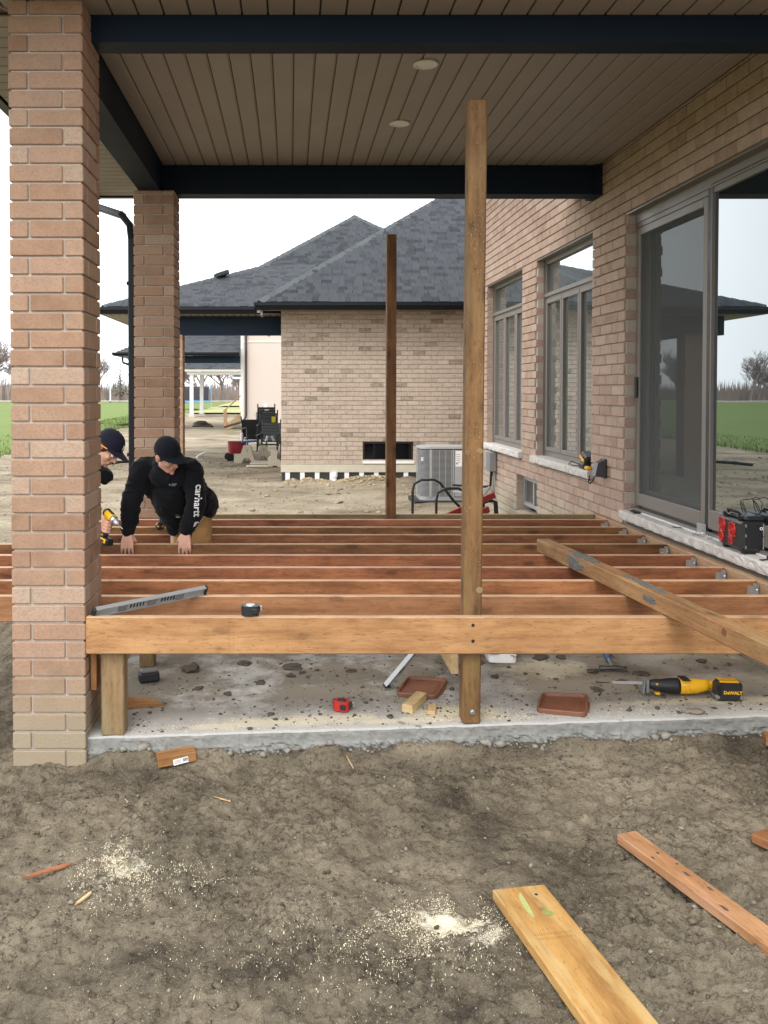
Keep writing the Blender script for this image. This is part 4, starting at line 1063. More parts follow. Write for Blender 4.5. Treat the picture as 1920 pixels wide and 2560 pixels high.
# white tub under the rim
def tub():
    t = thing('plastic_tub', 'white square plastic tub standing on the slab right of the tall post', 'tub', (1.27, 5.05, slab_z(1.27)))
    z = slab_z(1.27) + .001; prof = [(.080, 0), (.086, .006), (.094, .15), (.098, .152), (.098, .17), (.093, .172), (.090, .16), (.083, .02)]
    v = []; n = 24
    for r_, zz in prof:
        for k in range(n):
            a = 2 * math.pi * (k + .5) / n; e = .32; x = math.copysign(abs(math.cos(a)) ** e, math.cos(a)) * r_; y = math.copysign(abs(math.sin(a)) ** e, math.sin(a)) * r_
            v.append((x, y, zz))
    f = [tuple(reversed(range(n)))] + [(j * n + k, j * n + (k + 1) % n, (j + 1) * n + (k + 1) % n, (j + 1) * n + k) for j in range(len(prof) - 1) for k in range(n)] + [tuple((len(prof) - 1) * n + k for k in range(n))]
    M = T(1.275, 5.06, z) @ Rz(-4)
    G().raw(v, f, M).add('tub', M_['white'], t)
    tub_marks(t, M)
def tub_marks(t, M):
    g = G()
    for x, w, zz, h in ((-.078, .026, .082, .006), (-.014, .016, .086, .005), (-.078, .07, .070, .0015), (-.078, .06, .064, .0015), (-.078, .05, .058, .0015), (.045, .02, .052, .0015), (.062, .022, .044, .003)):
        g.box(x, x + w, -.0925 - .002 + .0, -.0905, zz, zz + h, M)
    g.add('printed_marks', M_['ink'], t)
tub()

# hammer
hz = slab_z(1.85)
hm_ = thing('claw_hammer', 'claw hammer with blue grip lying on the slab behind the yellow saw', 'hammer', (1.87, 4.78, hz))
pa = Vector((1.845, 4.77, hz + .03)); pb = Vector((1.925, 5.10, hz + .03))
G().cyl(pa, pa.lerp(pb, .45), .010, .009, 10).add('neck', M_['alu'], hm_)
G().tube([pa.lerp(pb, q) for q in (.40, .5, .7, .9, 1.0)], [.012, .016, .015, .018, .012], 10).add('grip', M_['blue'], hm_)
g = G(); g.cyl((1.775, 4.775, hz + .022), (1.80, 4.772, hz + .024), .015, .015, 12); g.cyl((1.80, 4.772, hz + .024), (1.86, 4.765, hz + .028), .011, .014, 10)
for s in (-1, 1): g.tube([(1.855, 4.765 + .006 * s, hz + .03), (1.885, 4.762 + .009 * s, hz + .03), (1.91, 4.757 + .012 * s, hz + .022), (1.93, 4.752 + .013 * s, hz + .008)], [.011, .009, .006, .002], 8)
g.add('head', M_['steel'], hm_)
# reciprocating saw
def recip():
    z = slab_z(2.1) + .002; t = thing('reciprocating_saw', 'yellow and black cordless reciprocating saw lying on the slab at the right', 'power saw', (2.05, 4.38, z))
    B = T(2.05, 4.39, z + .046) @ Rz(-3) @ Sc(.87)
    g = G()                                # barrel, lathed along X
    def lathe(prof, mat, nm, sy=1.0, sz=1.0, n=18):
        v = []
        for x, r_, dz in prof:
            for k in range(n): a = 2 * math.pi * k / n; v.append((x, math.cos(a) * r_ * sy, math.sin(a) * r_ * sz + dz))
        f = [tuple(range(n))] + [(j * n + k, (j + 1) * n + k, (j + 1) * n + (k + 1) % n, j * n + (k + 1) % n) for j in range(len(prof) - 1) for k in range(n)] + [tuple(reversed([(len(prof) - 1) * n + k for k in range(n)]))]
        return G().raw(v, f, B).add(nm, mat, t, smooth=True)
    lathe([(-.185, .010, .008), (-.183, .026, .006), (-.160, .028, .006), (-.150, .034, .004), (-.105, .038, .002), (-.06, .046, 0), (-.02, .0485, 0), (.0, .0475, 0), (.002, .03, 0)], M_['black'], 'boot', .85)
    lathe([(-.002, .040, 0), (0, .0470, 0), (.045, .0475, -.001), (.10, .044, .0), (.14, .037, .004), (.17, .034, .008), (.175, .02, .008)], M_['yellow'], 'motor_housing', .85)
    G().cbox(.105, .050, .046, .012, B @ T(.185, 0, .012) @ Ry(-4)).add('handle', M_['yellow'], t)
    G().cbox(.05, .052, .055, .010, B @ T(.232, 0, .006) @ Ry(-20)).add('battery_mount', M_['black'], t)
    G().cbox(.05, .086, .006, .002, B @ T(.03, -.001, .0470)).add('top_vent', M_['black'], t)
    g = G(); g.cbox(.018, .064, .084, .006, B @ T(-.192, 0, .002)); g.cbox(.010, .056, .092, .004, B @ T(-.212, 0, .000) @ Ry(6)); g.add('shoe', M_['grey'], t)
    G().cbox(.028, .03, .014, .004, B @ T(-.135, -.02, -.040)).add('shoe_lever', M_['yellow'], t)
    G().cbox(.014, .008, .012, .003, B @ T(-.140, -.030, .018)).add('button', M_['yellow'], t)
    G().cbox(.010, .006, .040, .002, B @ T(.018, -.0405, -.006)).add('rib', M_['yellow'], t); G().cbox(.010, .006, .040, .002, B @ T(.040, -.0405, -.006)).add('rib', M_['yellow'], t)
    g = G(); g.raw([(-.215, -.001, .016), (-.215, -.001, -.002), (-.39, -.001, -.006), (-.40, -.001, .008), (-.215, .001, .016), (-.215, .001, -.002), (-.39, .001, -.006), (-.40, .001, .008)], [(0, 1, 2, 3), (7, 6, 5, 4), (0, 3, 7, 4), (1, 5, 6, 2)], B @ Ry(2))
    g.add('blade', M_['alu'], t)
    bat = T(2.262, 4.305, z + .055) @ Sc(.97) @ Rz(-6)
    g = G(); g.cbox(.138, .075, .108, .018, bat); b = g.add('battery', M_['black'], t)
    G().cbox(.142, .066, .026, .008, bat @ T(0, -.004, -.030)).add('bumper', M_['grey'], b)
    G().cbox(.10, .06, .010, .004, bat @ T(0, .0, .051)).add('trim', M_['yellow'], b)
    G().cbox(.018, .06, .05, .004, bat @ T(-.052, -.010, .006)).add('grip_pad', M_['rubber'], b)
    m = text_mesh('DeWALT', .0235, .0006, 'CENTER', bold=.0008); add('lettering', m, M_['yellow'], b, bat @ T(.014, -.0385, -.010) @ Rx(90))
recip()
# nails and slivers on the slab
for (x, y, a, L, lab) in ((1.655, 4.44, 60, .06, 'dark nail standing out on the slab above the right brown lid'), (1.73, 4.60, -8, .07, 'thin dark nail on the slab left of the saw blade')):
    z = slab_z(x) + .006; d = Vector((math.cos(R(a)), math.sin(R(a)), 0)) * L / 2; c_ = Vector((x, y, z)); g = G(); g.cyl(c_ - d, c_ + d, .003, .002, 6); g.cyl(c_ - d - d * .03, c_ - d, .006, .006, 8)
    tag(g.add('nail', M_['black']), lab, 'nail')
# black battery pack behind the stub post
bp = thing('battery_pack', 'small black battery pack on the slab behind the greenish stub post', 'battery', (-.80, 4.85, slab_z(-.8)))
G().cbox(.12, .07, .06, .012, T(-.83, 4.87, slab_z(-.83) + .031) @ Rz(20)).add('case', M_['black'], bp); G().cbox(.09, .05, .014, .004, T(-.83, 4.87, slab_z(-.83) + .066) @ Rz(20)).add('rail', M_['grey'], bp)

# clods on the slab: individually visible dark flakes of soil
def rockmesh(name, r, seed, flat=.5, sub=2, rough=.35, mat=None):
    b = bmesh.new(); bmesh.ops.create_icosphere(b, subdivisions=sub, radius=1)
    for v in b.verts:
        n_ = noise.noise(v.co * 1.3 + Vector((seed * 3.1, 0, seed))) * rough + noise.noise(v.co * 3.1 + Vector((seed, seed, 0))) * rough * .5
        v.co = v.co * (1 + n_) * r; v.co.z *= flat
    m = bpy.data.meshes.new(name); b.to_mesh(m); b.free()
    if mat: m.materials.append(mat)
    return m
clod_m = [rockmesh('dirt_clod', 1, k, .32, 2, .7, M_['dirt']) for k in range(5)]
big = [(.02, 5.02, .062, 'widest flat dark clod on the slab, left of centre'), (-.17, 4.78, .034, ''), (.0, 4.88, .03, ''), (.07, 4.93, .026, ''), (-.60, 5.05, .075, ''), (-.28, 5.12, .045, ''), (-.52, 4.72, .03, ''), (-.35, 4.62, .028, ''),
       (.36, 4.93, .035, ''), (.87 + .3, 4.75, .03, ''), (1.12, 5.0, .05, ''), (1.52, 5.05, .05, ''), (1.64, 5.05, .035, ''), (1.99, 4.72, .045, ''), (1.74, 4.78, .04, ''), (1.66, 4.50, .035, ''), (1.84, 4.62, .028, ''), (2.42, 4.9, .035, '')]
where = ['wide flat dark clod left of centre on the slab', 'small dark clod below the wide flat one', 'dark crumb between two others under the rim', 'dark crumb nearest the wide flat clod', 'largest brown clod toward the near column', 'dark clod behind the rim shadow at left', 'dark clod nearest the stub post',
         'dark clod left of the red tape measure', 'ragged dark clod left of the leaning level', 'angular dark clod just right of the tall post', 'flat dark clod behind the tall post', 'dark clod right of the white tub', 'smaller dark clod right of the white tub pair', 'flat clod touching the hammer claw',
         'dark clod left of the hammer head', 'torn dark clod left of the saw shoe', 'dark clod under the saw blade', 'dark clod behind the saw battery']
for i, (x, y, s, _) in enumerate(big):
    o = bpy.data.objects.new('dirt_clod', clod_m[i % 5]); put(o, None, T(x, y, slab_z(x) + s * .12) @ Rz(i * 67) @ Sc(s, s * .75, s * .8)); tag(o, where[i], 'dirt clod', 'dirt clods on the slab')
st_ = add('flat_stone', rockmesh('flat_stone', 1, 11, .28, 2, .5, M_['pebble']), None, None, T(2.02, 4.15, slab_z(2.02) + .008) @ Rz(12) @ Sc(.055, .03, .04)); tag(st_, 'flat greenish grey stone on the slab edge in front of the saw', 'stone')
def scatter(name, mat, n, fn, seed, base=None, kind='stuff', sub=1):
    """many small lumps joined in one mesh; fn(rng) -> (x,y,z,size,flat)"""
    q = random.Random(seed); temps = []
    for k in range(6):
        b = bmesh.new(); bmesh.ops.create_icosphere(b, subdivisions=sub, radius=1)
        for v in b.verts: v.co *= 1 + .95 * noise.noise(v.co * 1.7 + Vector((k * 5, 0, seed)))
        temps.append((np.array([v.co[:] for v in b.verts]), np.array([[v.index for v in f.verts] for f in b.faces]))); b.free()
    V = []; Fa = []; o = 0
    for i in range(n):
        r_ = fn(q)
        if r_ is None: continue
        x, y, z, s, fl = r_; tv, tf = temps[q.randrange(6)]; a = q.uniform(0, 6.28); c_, s_ = math.cos(a), math.sin(a)
        p = tv * np.array([s * q.uniform(.7, 1.3), s * q.uniform(.7, 1.2), s * fl]); w = np.empty_like(p)
        w[:, 0] = p[:, 0] * c_ - p[:, 1] * s_ + x; w[:, 1] = p[:, 0] * s_ + p[:, 1] * c_ + y; w[:, 2] = p[:, 2] + z
        V.append(w); Fa.append(tf + o); o += len(tv)
    V = np.concatenate(V); Fa = np.concatenate(Fa); m = bpy.data.meshes.new(name); m.vertices.add(len(V)); m.vertices.foreach_set('co', V.ravel())
    m.loops.add(Fa.size); m.loops.foreach_set('vertex_index', Fa.ravel().astype(np.int32)); m.polygons.add(len(Fa)); m.polygons.foreach_set('loop_start', (np.arange(len(Fa)) * 3).astype(np.int32)); m.update(calc_edges=True)
    return add(name, m, mat, kind=kind)
def f_slab(q):
    x = q.uniform(-.85, 2.65); y = 4.12 + abs(q.gauss(0, 1)) * .75
    if y > 6.6 or noise.noise(Vector((x * 1.5, y * 1.5, 3))) < q.uniform(-.5, .25): return None
    s = min(.018, .0026 * math.exp(abs(q.gauss(0, .75)))); return (x, y, slab_z(x) + s * .2, s, .5)
scatter('soil_crumbs', M_['dirt'], 1500, f_slab, 21)
def gfast(n, seed, xr, yr):
    q = np.random.RandomState(seed); x = q.uniform(*xr, n); y = yr[0] + (yr[1] - yr[0]) * q.rand(n); return x, y, gh(x, y)
_cx, _cy, _cz = gfast(7000, 5, (-2.2, 3.0), (2.1, 4.05)); _it = iter(range(7000))
def f_g(q):
    i = next(_it); x, y, z = _cx[i], _cy[i], _cz[i]
    if noise.noise(Vector((x * 2.2, y * 2.2, 9))) < q.uniform(-.45, .35): return None
    s = min(.015, .0024 * math.exp(abs(q.gauss(0, .75)))); return (x, y, z + s * .15, s, .5)
scatter('loose_soil', M_['ground'], 7000, f_g, 22)
_dx, _dy, _dz = gfast(5000, 9, (-2.2, 3.0), (2.1, 4.02)); _id = iter(range(5000))
def f_d(q):
    i = next(_id); x, y, z = _dx[i], _dy[i], _dz[i]
    if noise.noise(Vector((x * 1.5, y * 1.9, 19))) < q.uniform(.05, .45): return None
    s = min(.013, .003 * math.exp(abs(q.gauss(0, .6)))); return (x, y, z + s * .1, s, .45)
scatter('dark_soil', plain('damp soil lump', (.062, .050, .037), .95, var=.4, scale=40, bump=.6), 5000, f_d, 29)
_px, _py, _pz = gfast(2600, 6, (-2.2, 3.0), (2.1, 4.05)); _ip = iter(range(2600))
def f_p(q):
    i = next(_ip); s = min(.011, .0018 * math.exp(abs(q.gauss(0, .7)))); return (_px[i], _py[i], _pz[i] + s * .4, s, .75)
scatter('gravel', M_['pebble'], 1500, f_p, 23)
def f_e(q):
    x = q.uniform(-1.0, 2.7); cl = .5 + .5 * noise.noise(Vector((x * 3.5, 1, 1)))
    if q.random() > cl ** 2 * 1.6: return None
    y = 4.085 - abs(q.gauss(0, .022)); s = min(.028, .003 * math.exp(abs(q.gauss(0, .85)))) * (.5 + cl)
    return (x, y, gz(x, y) + s * .5, s, .8)
scatter('concrete_rubble', M_['crumb'], 520, f_e, 24)
def f_far(q):
    y = q.uniform(7.9, 22) ; x = q.uniform(-7, 2.2 if y < 16 else -.5); s = min(.07, .012 * math.exp(abs(q.gauss(0, .6)))); return (x, y, gz(x, y) + s * .2, s, .45)
scatter('far_clods', plain('pale clod', (.30, .25, .18), .95, var=.3, scale=12), 2600, f_far, 25)
# saw chips in the patches
def chips(n, seed):
    q = random.Random(seed); g = G()
    for i in range(n):
        c_ = q.choice([(.50, 2.78, .17, .10), (.50, 2.78, .24, .14), (.42, 2.62, .30, .14), (-.67, 3.20, .09, .13), (-.68, 3.12, .14, .18), (-.45, 3.05, .2, .10), (.1, 2.62, .6, .25)])
        x = q.gauss(c_[0], c_[2] * .6) + .05 * noise.noise(Vector((i * .37, 0, 0))); y = q.gauss(c_[1], c_[3] * .6)
        if noise.noise(Vector((x * 14, y * 14, 2))) + .5 * noise.noise(Vector((x * 40, y * 40, 2))) < q.uniform(-.35, .25): continue
        s = q.uniform(.0004, .0012); a = q.uniform(0, 6.28); l = s * q.uniform(1, 3)
        if y > 4.05 or y < 2.05: continue
        ca, sa = math.cos(a), math.sin(a); z = q.uniform(.0005, .003); t_ = q.uniform(-.002, .002)
        g.v += [(x - l * ca, y - l * sa, z), (x + s * sa, y - s * ca, z + t_), (x + l * ca, y + l * sa, z), (x - s * sa, y + s * ca, z - t_)]; k = len(g.v); g.f.append((k - 4, k - 3, k - 2, k - 1)); g.mi.append(0)
    v = np.array(g.v); zz = gh(v[:, 0], v[:, 1]); v[:, 2] += zz; g.v = [tuple(p) for p in v]
    g.add('sawdust', M_['flake'], kind='stuff')
chips(22000, 4)
def schips(n, seed):
    q = random.Random(seed); g = G()
    for i in range(n):
        x = q.uniform(-.9, 2.65); y = 4.12 + abs(q.gauss(0, .10)); 
        if q.random() < .3: x, y = q.gauss(.9, .15), q.gauss(4.25, .08)
        if y < 4.11: continue
        s = q.uniform(.001, .003); a = q.uniform(0, 6.28); l = s * q.uniform(1, 3.5); ca, sa = math.cos(a), math.sin(a); z = slab_z(x) + .0015
        k = len(g.v); g.v += [(x - l * ca, y - l * sa, z), (x + s * sa, y - s * ca, z + .001), (x + l * ca, y + l * sa, z), (x - s * sa, y + s * ca, z)]; g.f.append((k, k + 1, k + 2, k + 3)); g.mi.append(0)
    g.add('sawdust', M_['flake'], kind='stuff')
schips(1800, 8)

# ---------------------------------------------------------------- planks lying in the foreground
def gboard(name, label, p0, p1, w, th, mat, cat='plank'):
    p0, p1 = Vector(p0), Vector(p1); z0 = gz(p0.x, p0.y) ; z1 = gz(p1.x, p1.y); p0.z = z0 + th / 2 + .012; p1.z = z1 + th / 2 + .012
    o = board(name, p0, p1, w, th, mat, None, c=.003); tag(o, label, cat); return o
pk = gboard('plank', 'widest yellowish brown plank on the dirt at the bottom, running out of view', (.795, 2.884, 0), (.965, 1.86, 0), .192, .036, M_['plank'])
bsp = gboard('plank', 'long narrow orange brown board on the dirt at lower right', (1.304, 3.218, 0), (1.69, 2.00, 0), .086, .036, M_['plank2'])
gboard('plank', 'orange board end just showing at the right picture edge among the dirt', (1.812, 3.205, 0), (2.30, 2.2, 0), .088, .034, M_['orange'])
gboard('wood_offcut', 'orange offcut at the right picture edge just below the concrete slab', (2.285, 4.005, 0), (2.50, 3.93, 0), .09, .04, M_['orange'], 'wood offcut')
# stamped treatment incisions and green mark on the wide plank
pm = pk.matrix_basis.copy(); Lp = 1.04 / 2
g = G(); q = random.Random(3)
for r_ in range(2):
    for k in range(17):
        y = -.062 + k * .0075 + q.uniform(-.001, .001); x = -Lp + .262 + r_ * .022 + q.uniform(-.001, .001)
        g.box(x - .006, x + .006, y - .0006, y + .0006, .0178, .0184, pm)
g.add('stamp', M_['darkpost'], pk, pm @ pm.inverted())
def patch(parent, M, pts, z, mat, name):
    g = G(); n = len(pts); g.raw([(x, y, z) for x, y in pts], [tuple(range(n))], M); return g.add(name, mat, parent)
patch(pk, pm, [(-Lp + .03, -.008), (-Lp + .06, -.026), (-Lp + .12, -.034), (-Lp + .17, -.032), (-Lp + .175, -.022), (-Lp + .10, -.012)], .0184, plain('faded green paint', (.36, .40, .15), .8, var=.3, scale=60), 'paint_mark')
patch(pk, pm, [(-Lp + .155, .012), (-Lp + .175, .025), (-Lp + .17, .05), (-Lp + .15, .045), (-Lp + .14, .02)], .0184, plain('moss smear', (.22, .26, .07), .9, var=.4, scale=60), 'stain')
G().cyl(pm @ Vector((-Lp + .055, .040, .0178)), pm @ Vector((-Lp + .055, .040, .0186)), .006, .006, 8).add('knot', M_['framedark'], pk)
for i, (cx_, cy_, l_) in enumerate(((.3, .01, .016), (.5, -.02, .02), (.18, -.03, .008), (.16, .01, .008), (.40, .02, .012), (.24, .025, .006))):
    smear(bsp, 0, l_, .006, bsp.matrix_basis @ T(-.64 + cx_, cy_, .018), i + 20, M_['dirt'], .0015)
# slivers and sticks
for (a, b, w, m_, lab) in (((-1.005, 3.10, 0), (-.835, 3.165, 0), .020, 'orange', 'reddish sliver of wood on the dirt at lower left'), ((-.765, 2.93, 0), (-.715, 2.975, 0), .010, 'fresh', 'pale splinter of wood lying just below the sawdust at lower left'),
                           ((-.738, 3.69, 0), (-.705, 3.63, 0), .004, 'fresh', 'thin pale straw on the dirt before the slab at left'), ((-.34, 3.67, 0), (-.26, 3.61, 0), .004, 'fresh', 'thin dry twig lying on the dirt before the slab'),
                           ((.27, 4.02, 0), (.30, 3.93, 0), .004, 'fresh', 'curved dry stem lying on the dirt by the slab rubble')):
    a, b = Vector(a), Vector(b); a.z = gz(a.x, a.y) + .008; b.z = gz(b.x, b.y) + .010; n_ = 5; g = G(); FM = frame(a, b); L = (b - a).length
    ol = [(-L / 2, 0), (-L * .2, -w * .5), (L * .3, -w * .6), (L / 2, -w * .2), (L * .46, w * .4), (0, w * .5), (-L * .3, w * .35)]
    g.prism([(x, z) for x, z in ol], -.003, .003, FM @ Rx(-90)); tag(g.add('wood_sliver', M_[m_]), lab, 'wood sliver')
# ================================================================ neighbouring houses and everything far off
nh = thing('neighbour_house', 'beige brick house with grey blue hip roof and black gutters beyond the deck', 'house', (2, 16.4, 0))
NZ = H + 1.545
nw = brick_wall(nh, (-.18, 16.4, 0), (1, 0, 0), 5.6, .388, NZ, [(1.60, 2.59, H - 1.40, H - 1.01)], (0, -1, 0), M_['nbrick'], M_['nmortar'], L=.225, depth=.08, limit=300, seed=9, proud=.006)
G().box(-.17, 9, 16.60, 24, .1, NZ - .002).add('house_body', M_['nbrick'], nh)
G().box(-.19, 5.45, 16.385, 16.6, .235, .386).add('foundation', M_['concrete2'], nh)
G().box(-.17, 5.42, 16.41, 16.6, -.1, .234).add('membrane', M_['membrane'], nh)
for k in range(19):
    if 8 < k < 11: continue
    G().box(-.10 + k * .29, .0 + k * .29 - .01, 16.395, 16.408, -.05, .236).add('strap', M_['white'], nh)
G().cyl((.86, 16.33, -.05), (.86, 16.33, .20), .045, .045, 12).cyl((.86, 16.33, .15), (.86, 16.33, .24), .06, .06, 12).add('drain_pipe', M_['white'], nh)
# basement window
wx0, wx1, wz0, wz1 = 1.425, 2.405, H - 1.386, H - 1.02
g = G()
for a, b, c, d in ((wx0, wx1, wz1 - .03, wz1), (wx0, wx1, wz0, wz0 + .03), (wx0, wx0 + .03, wz0 + .03, wz1 - .03), (wx1 - .03, wx1, wz0 + .03, wz1 - .03), (1.90, 1.94, wz0 + .03, wz1 - .03)): g.box(a, b, 16.43, 16.50, c, d)
w_ = g.add('window', M_['black'], nh); G().box(wx0 + .03, wx1 - .03, 16.47, 16.475, wz0 + .03, wz1 - .03).add('pane', M_['darkglass'], w_)
G().box(wx0 - .01, wx1 + .02, 16.37, 16.46, wz0 - .055, wz0 - .004).add('sill', M_['white'], w_)
# --- roofs
def slope_items(x_left, x_right, y0, z0, pitch, ncourse, seed, tabw=.165, expo=.14, xoff=0.0):
    """tabs on a roof plane rising toward +Y; x_left(t), x_right(t) limits at horizontal run t"""
    q = random.Random(seed); cs = 1 / math.sqrt(1 + pitch * pitch); ang = math.atan(pitch); it = []; run = expo * cs
    for c in range(ncourse):
        t = run * (c + .5); a, b = x_left(t), x_right(t)
        if b - a < .05: continue
        x = a - q.uniform(0, tabw)
        while x < b:
            w = tabw * q.choice([.6, .8, 1, 1.2]); xa, xb = max(x, a), min(x + w, b); x += w
            if xb - xa < .02: continue
            th = q.choice([.020, .020, .036]); M = T((xa + xb) / 2, y0 + t, z0 + t * pitch + .012) @ Matrix.Rotation(ang + .09, 4, 'X')
            it.append(((round(xb - xa - .003, 2), round(expo + .02, 3), th), M))
    return it
def caps(p0, p1, parent, n, w=.22, up=(0, 0, 1)):
    p0, p1 = Vector(p0), Vector(p1); L = (p1 - p0).length / n
    for k in range(n):
        a = p0.lerp(p1, k / n); b = p0.lerp(p1, (k + 1) / n); M = frame(a, b, up) @ Ry(-3.5); g = G()
        for s in (-1, 1):
            g.raw([(-L / 2, 0, .018), (L / 2 + .02, 0, .018), (L / 2 + .02, s * w / 2, -.05), (-L / 2, s * w / 2, -.05), (-L / 2, 0, .006), (L / 2 + .02, 0, .006), (L / 2 + .02, s * w / 2, -.062), (-L / 2, s * w / 2, -.062)],
                  [(0, 1, 2, 3) if s < 0 else (3, 2, 1, 0), (0, 3, 7, 4), (2, 1, 5, 6), (3, 2, 6, 7)], M)
        g.add('ridge_cap', M_['hipcap'], parent)
EX, EY, EZ2 = -.58, 15.88, H + 1.66
wr = G().raw([(EX, EY, EZ2), (8.6, EY, EZ2), (8.6, 25.06, EZ2), (EX, 25.06, EZ2), (EX + 4.59, EY + 4.59, EZ2 + 3.213), (EX + 4.6, EY + 4.6, EZ2 + 3.213)], [(0, 1, 4), (1, 2, 5, 4), (2, 3, 5), (3, 0, 4, 5), (0, 3, 2, 1)]).add('roof', M_['shinglecap'], nh)
items = slope_items(lambda t: EX + t + .04, lambda t: min(5.2, 8.6 - t), EY - .02, EZ2, .7, 39, 31)
pieces('shingle', items, .0005, M_['shingle'], wr, 300, 'shingle_rest')
caps((EX - .02, EY - .02, EZ2 + .03), (EX + 4.6, EY + 4.6, EZ2 + 3.25), wr, 33)
gutter(nh, (EX - .1, EY, EZ2 - .15), (8.6, EY, EZ2 - .15), (0, -1, 0), .14, .11)
gutter(nh, (EX, EY - .1, EZ2 - .13), (EX, 24, EZ2 - .13), (-1, 0, 0), .12, .11)
G().box(EX, 8.5, EY + .002, 16.398, EZ2 - .115, EZ2 - .06).add('eave', M_['soffit'], nh)
G().box(EX + .01, EX + .05, EY + .01, 16.39, EZ2 - .24, EZ2 - .116).box(EX - .05, EX + .012, EY - .03, EY + .0, EZ2 - .20, EZ2 - .135).add('eave_return', M_['acgrey'], nh)
G().cyl((1.95, 16.15, EZ2 - .135), (1.95, 16.15, EZ2 - .116), .11, .11, 18).add('eave_light', M_['white'], nh)
# porch roof of the same house
QX, QY, QZ = -3.77, 16.8, H + 1.66
T3 = 3.25
pr = G().raw([(QX, QY, QZ), (-.4, QY, QZ), (-.4, QY + T3, QZ + .4 * T3), (QX + T3, QY + T3, QZ + .4 * T3), (QX, 24, QZ), (QX + T3, 24, QZ + .4 * T3), (3, QY + T3, QZ + .4 * T3), (3, 24, QZ + .4 * T3)], [(0, 1, 2, 3), (0, 3, 5, 4), (3, 6, 7, 5)]).add('porch_roof', M_['shinglecap'], nh)
items = slope_items(lambda t: QX + t + .03, lambda t: .6 + t * .0, QY - .02, QZ, .4, 25, 32)
join_boxes('shingles', [(d, m) for d, m in items], .0005, M_['shingle'], pr)
caps((QX, QY, QZ + .03), (QX + T3, QY + T3, QZ + .4 * T3 + .03), pr, 22)
G().cbox(.3, .3, .1, .02, T(-1.55, 18.9, QZ + .95) @ Rz(20) @ Ry(-20)).add('roof_vent', M_['shinglecap'], pr)
gutter(nh, (QX - .1, QY, QZ - .14), (-.60, QY, QZ - .14), (0, -1, 0), .13, .11)
gutter(nh, (QX, QY - .1, QZ - .14), (QX, 24, QZ - .14), (-1, 0, 0), .13, .11)
ev = G().box(QX, -.2, QY + .002, 21.3, QZ - .15, QZ - .12).add('porch_ceiling', M_['soffit'], nh)
for k in range(24): G().box(QX + .15 + k * .145, QX + .18 + k * .145, QY + .02, QY + .36, QZ - .153, QZ - .1505).add('vent_slot', M_['framedark'], ev)
G().box(-3.15, -.18, 17.2, 17.4, H + 1.125, QZ - .151).add('porch_beam', M_['beam'], nh)
G().box(-3.15, -2.95, 17.41, 21.2, H + 1.2, QZ - .151).add('porch_beam', M_['beam'], nh)
nc = G().box(-2.57, -2.21, 17.12, 17.48, 0, H + 1.124).add('porch_column', M_['nmortar'], nh)
for k in range(33):
    for a, b in (((-2.58, -2.35), (-2.34, -2.2)) if k % 2 else ((-2.58, -2.44), (-2.43, -2.2))):
        piece('brick', (round(b - a, 3), .375, .078), .002, M_['brick'], nc, T((a + b) / 2, 17.295, .07 + k * .089))
# main pyramid roof behind
PX, PY, PZ = 1.83, 24.0, H + 4.94
mr = G().raw([(PX, PY, PZ), (PX - 3.6, PY - 3.6, PZ - 2.52), (PX + 3.6, PY - 3.6, PZ - 2.52), (PX + 3.6, PY + 3.6, PZ - 2.52), (PX - 3.6, PY + 3.6, PZ - 2.52)], [(0, 1, 2), (0, 2, 3), (0, 3, 4), (0, 4, 1)]).add('main_roof', M_['shinglecap'], nh)
items = slope_items(lambda t: PX - 3.6 + t, lambda t: min(PX + 3.6 - t, 4.2), PY - 3.6, PZ - 2.52, .7, 31, 33)
join_boxes('shingles', items, .0005, M_['shingle'], mr)
caps((PX - 3.5, PY - 3.5, PZ - 2.45 + .03), (PX, PY, PZ + .03), mr, 26); caps((PX + 3.5, PY - 3.5, PZ - 2.45 + .03), (PX, PY, PZ + .03), mr, 26)

# --- beige house farther off
bh = thing('beige_house', 'beige sided house seen under the neighbour porch, with brown downspout', 'house', (-1, 37, 0))
wl = G().box(-2.05, 3.0, 37, 44, .30, H + 3.4).add('wall', M_['stucco'], bh)
G().box(-2.19, -2.052, 36.95, 37.2, .28, H + 3.4).add('corner_board', plain('pale trim', (.70, .68, .65), .7, bump=0), bh)
G().box(-2.05, 3.0, 36.975, 36.998, H + 2.10, H + 2.16).add('trim_band', bpy.data.materials['pale trim'], bh)
G().box(-2.15, 3.0, 36.94, 37.2, -.1, .298).add('foundation', M_['concrete2'], bh)
G().tube([(-1.95, 36.86, H + 3.4), (-1.95, 36.86, .75), (-1.98, 36.84, .62), (-2.1, 36.7, .45), (-2.9, 36.5, .22)], .05, 8).add('downspout', M_['brown'], bh)
vt = G().box(-1.50, -1.27, 36.93, 36.998, H - 1.19, H - .97).add('vent', M_['brown'], bh)
for k in range(5): G().box(-1.48, -1.29, 36.915, 36.929, H - 1.175 + k * .04, H - 1.16 + k * .04).add('slat', M_['grey'], vt)
G().box(-1.17, -1.02, 36.9, 36.998, H - .88, H - .63).cyl((-1.10, 36.95, H - .88), (-1.12, 36.95, .5), .02).add('meter_box', M_['white'], bh)
r2 = G().raw([(-7.6, 36.3, H + 1.62), (-2.2, 36.3, H + 1.62), (-2.2, 42.3, H + 3.7), (-4.0, 42.3, H + 3.7), (-7.6, 44, H + 1.62)], [(0, 1, 2, 3), (0, 3, 4)]).add('porch_roof', M_['shinglecap'], bh)
items = slope_items(lambda t: -7.6 + t * .6 + .03, lambda t: -2.2, 36.28, H + 1.62, .347, 30, 35, .3, .2)
join_boxes('shingles', items, .0005, M_['shingle'], r2)
gutter(bh, (-7.7, 36.3, H + 1.48), (-2.2, 36.3, H + 1.48), (0, -1, 0), .15, .12)
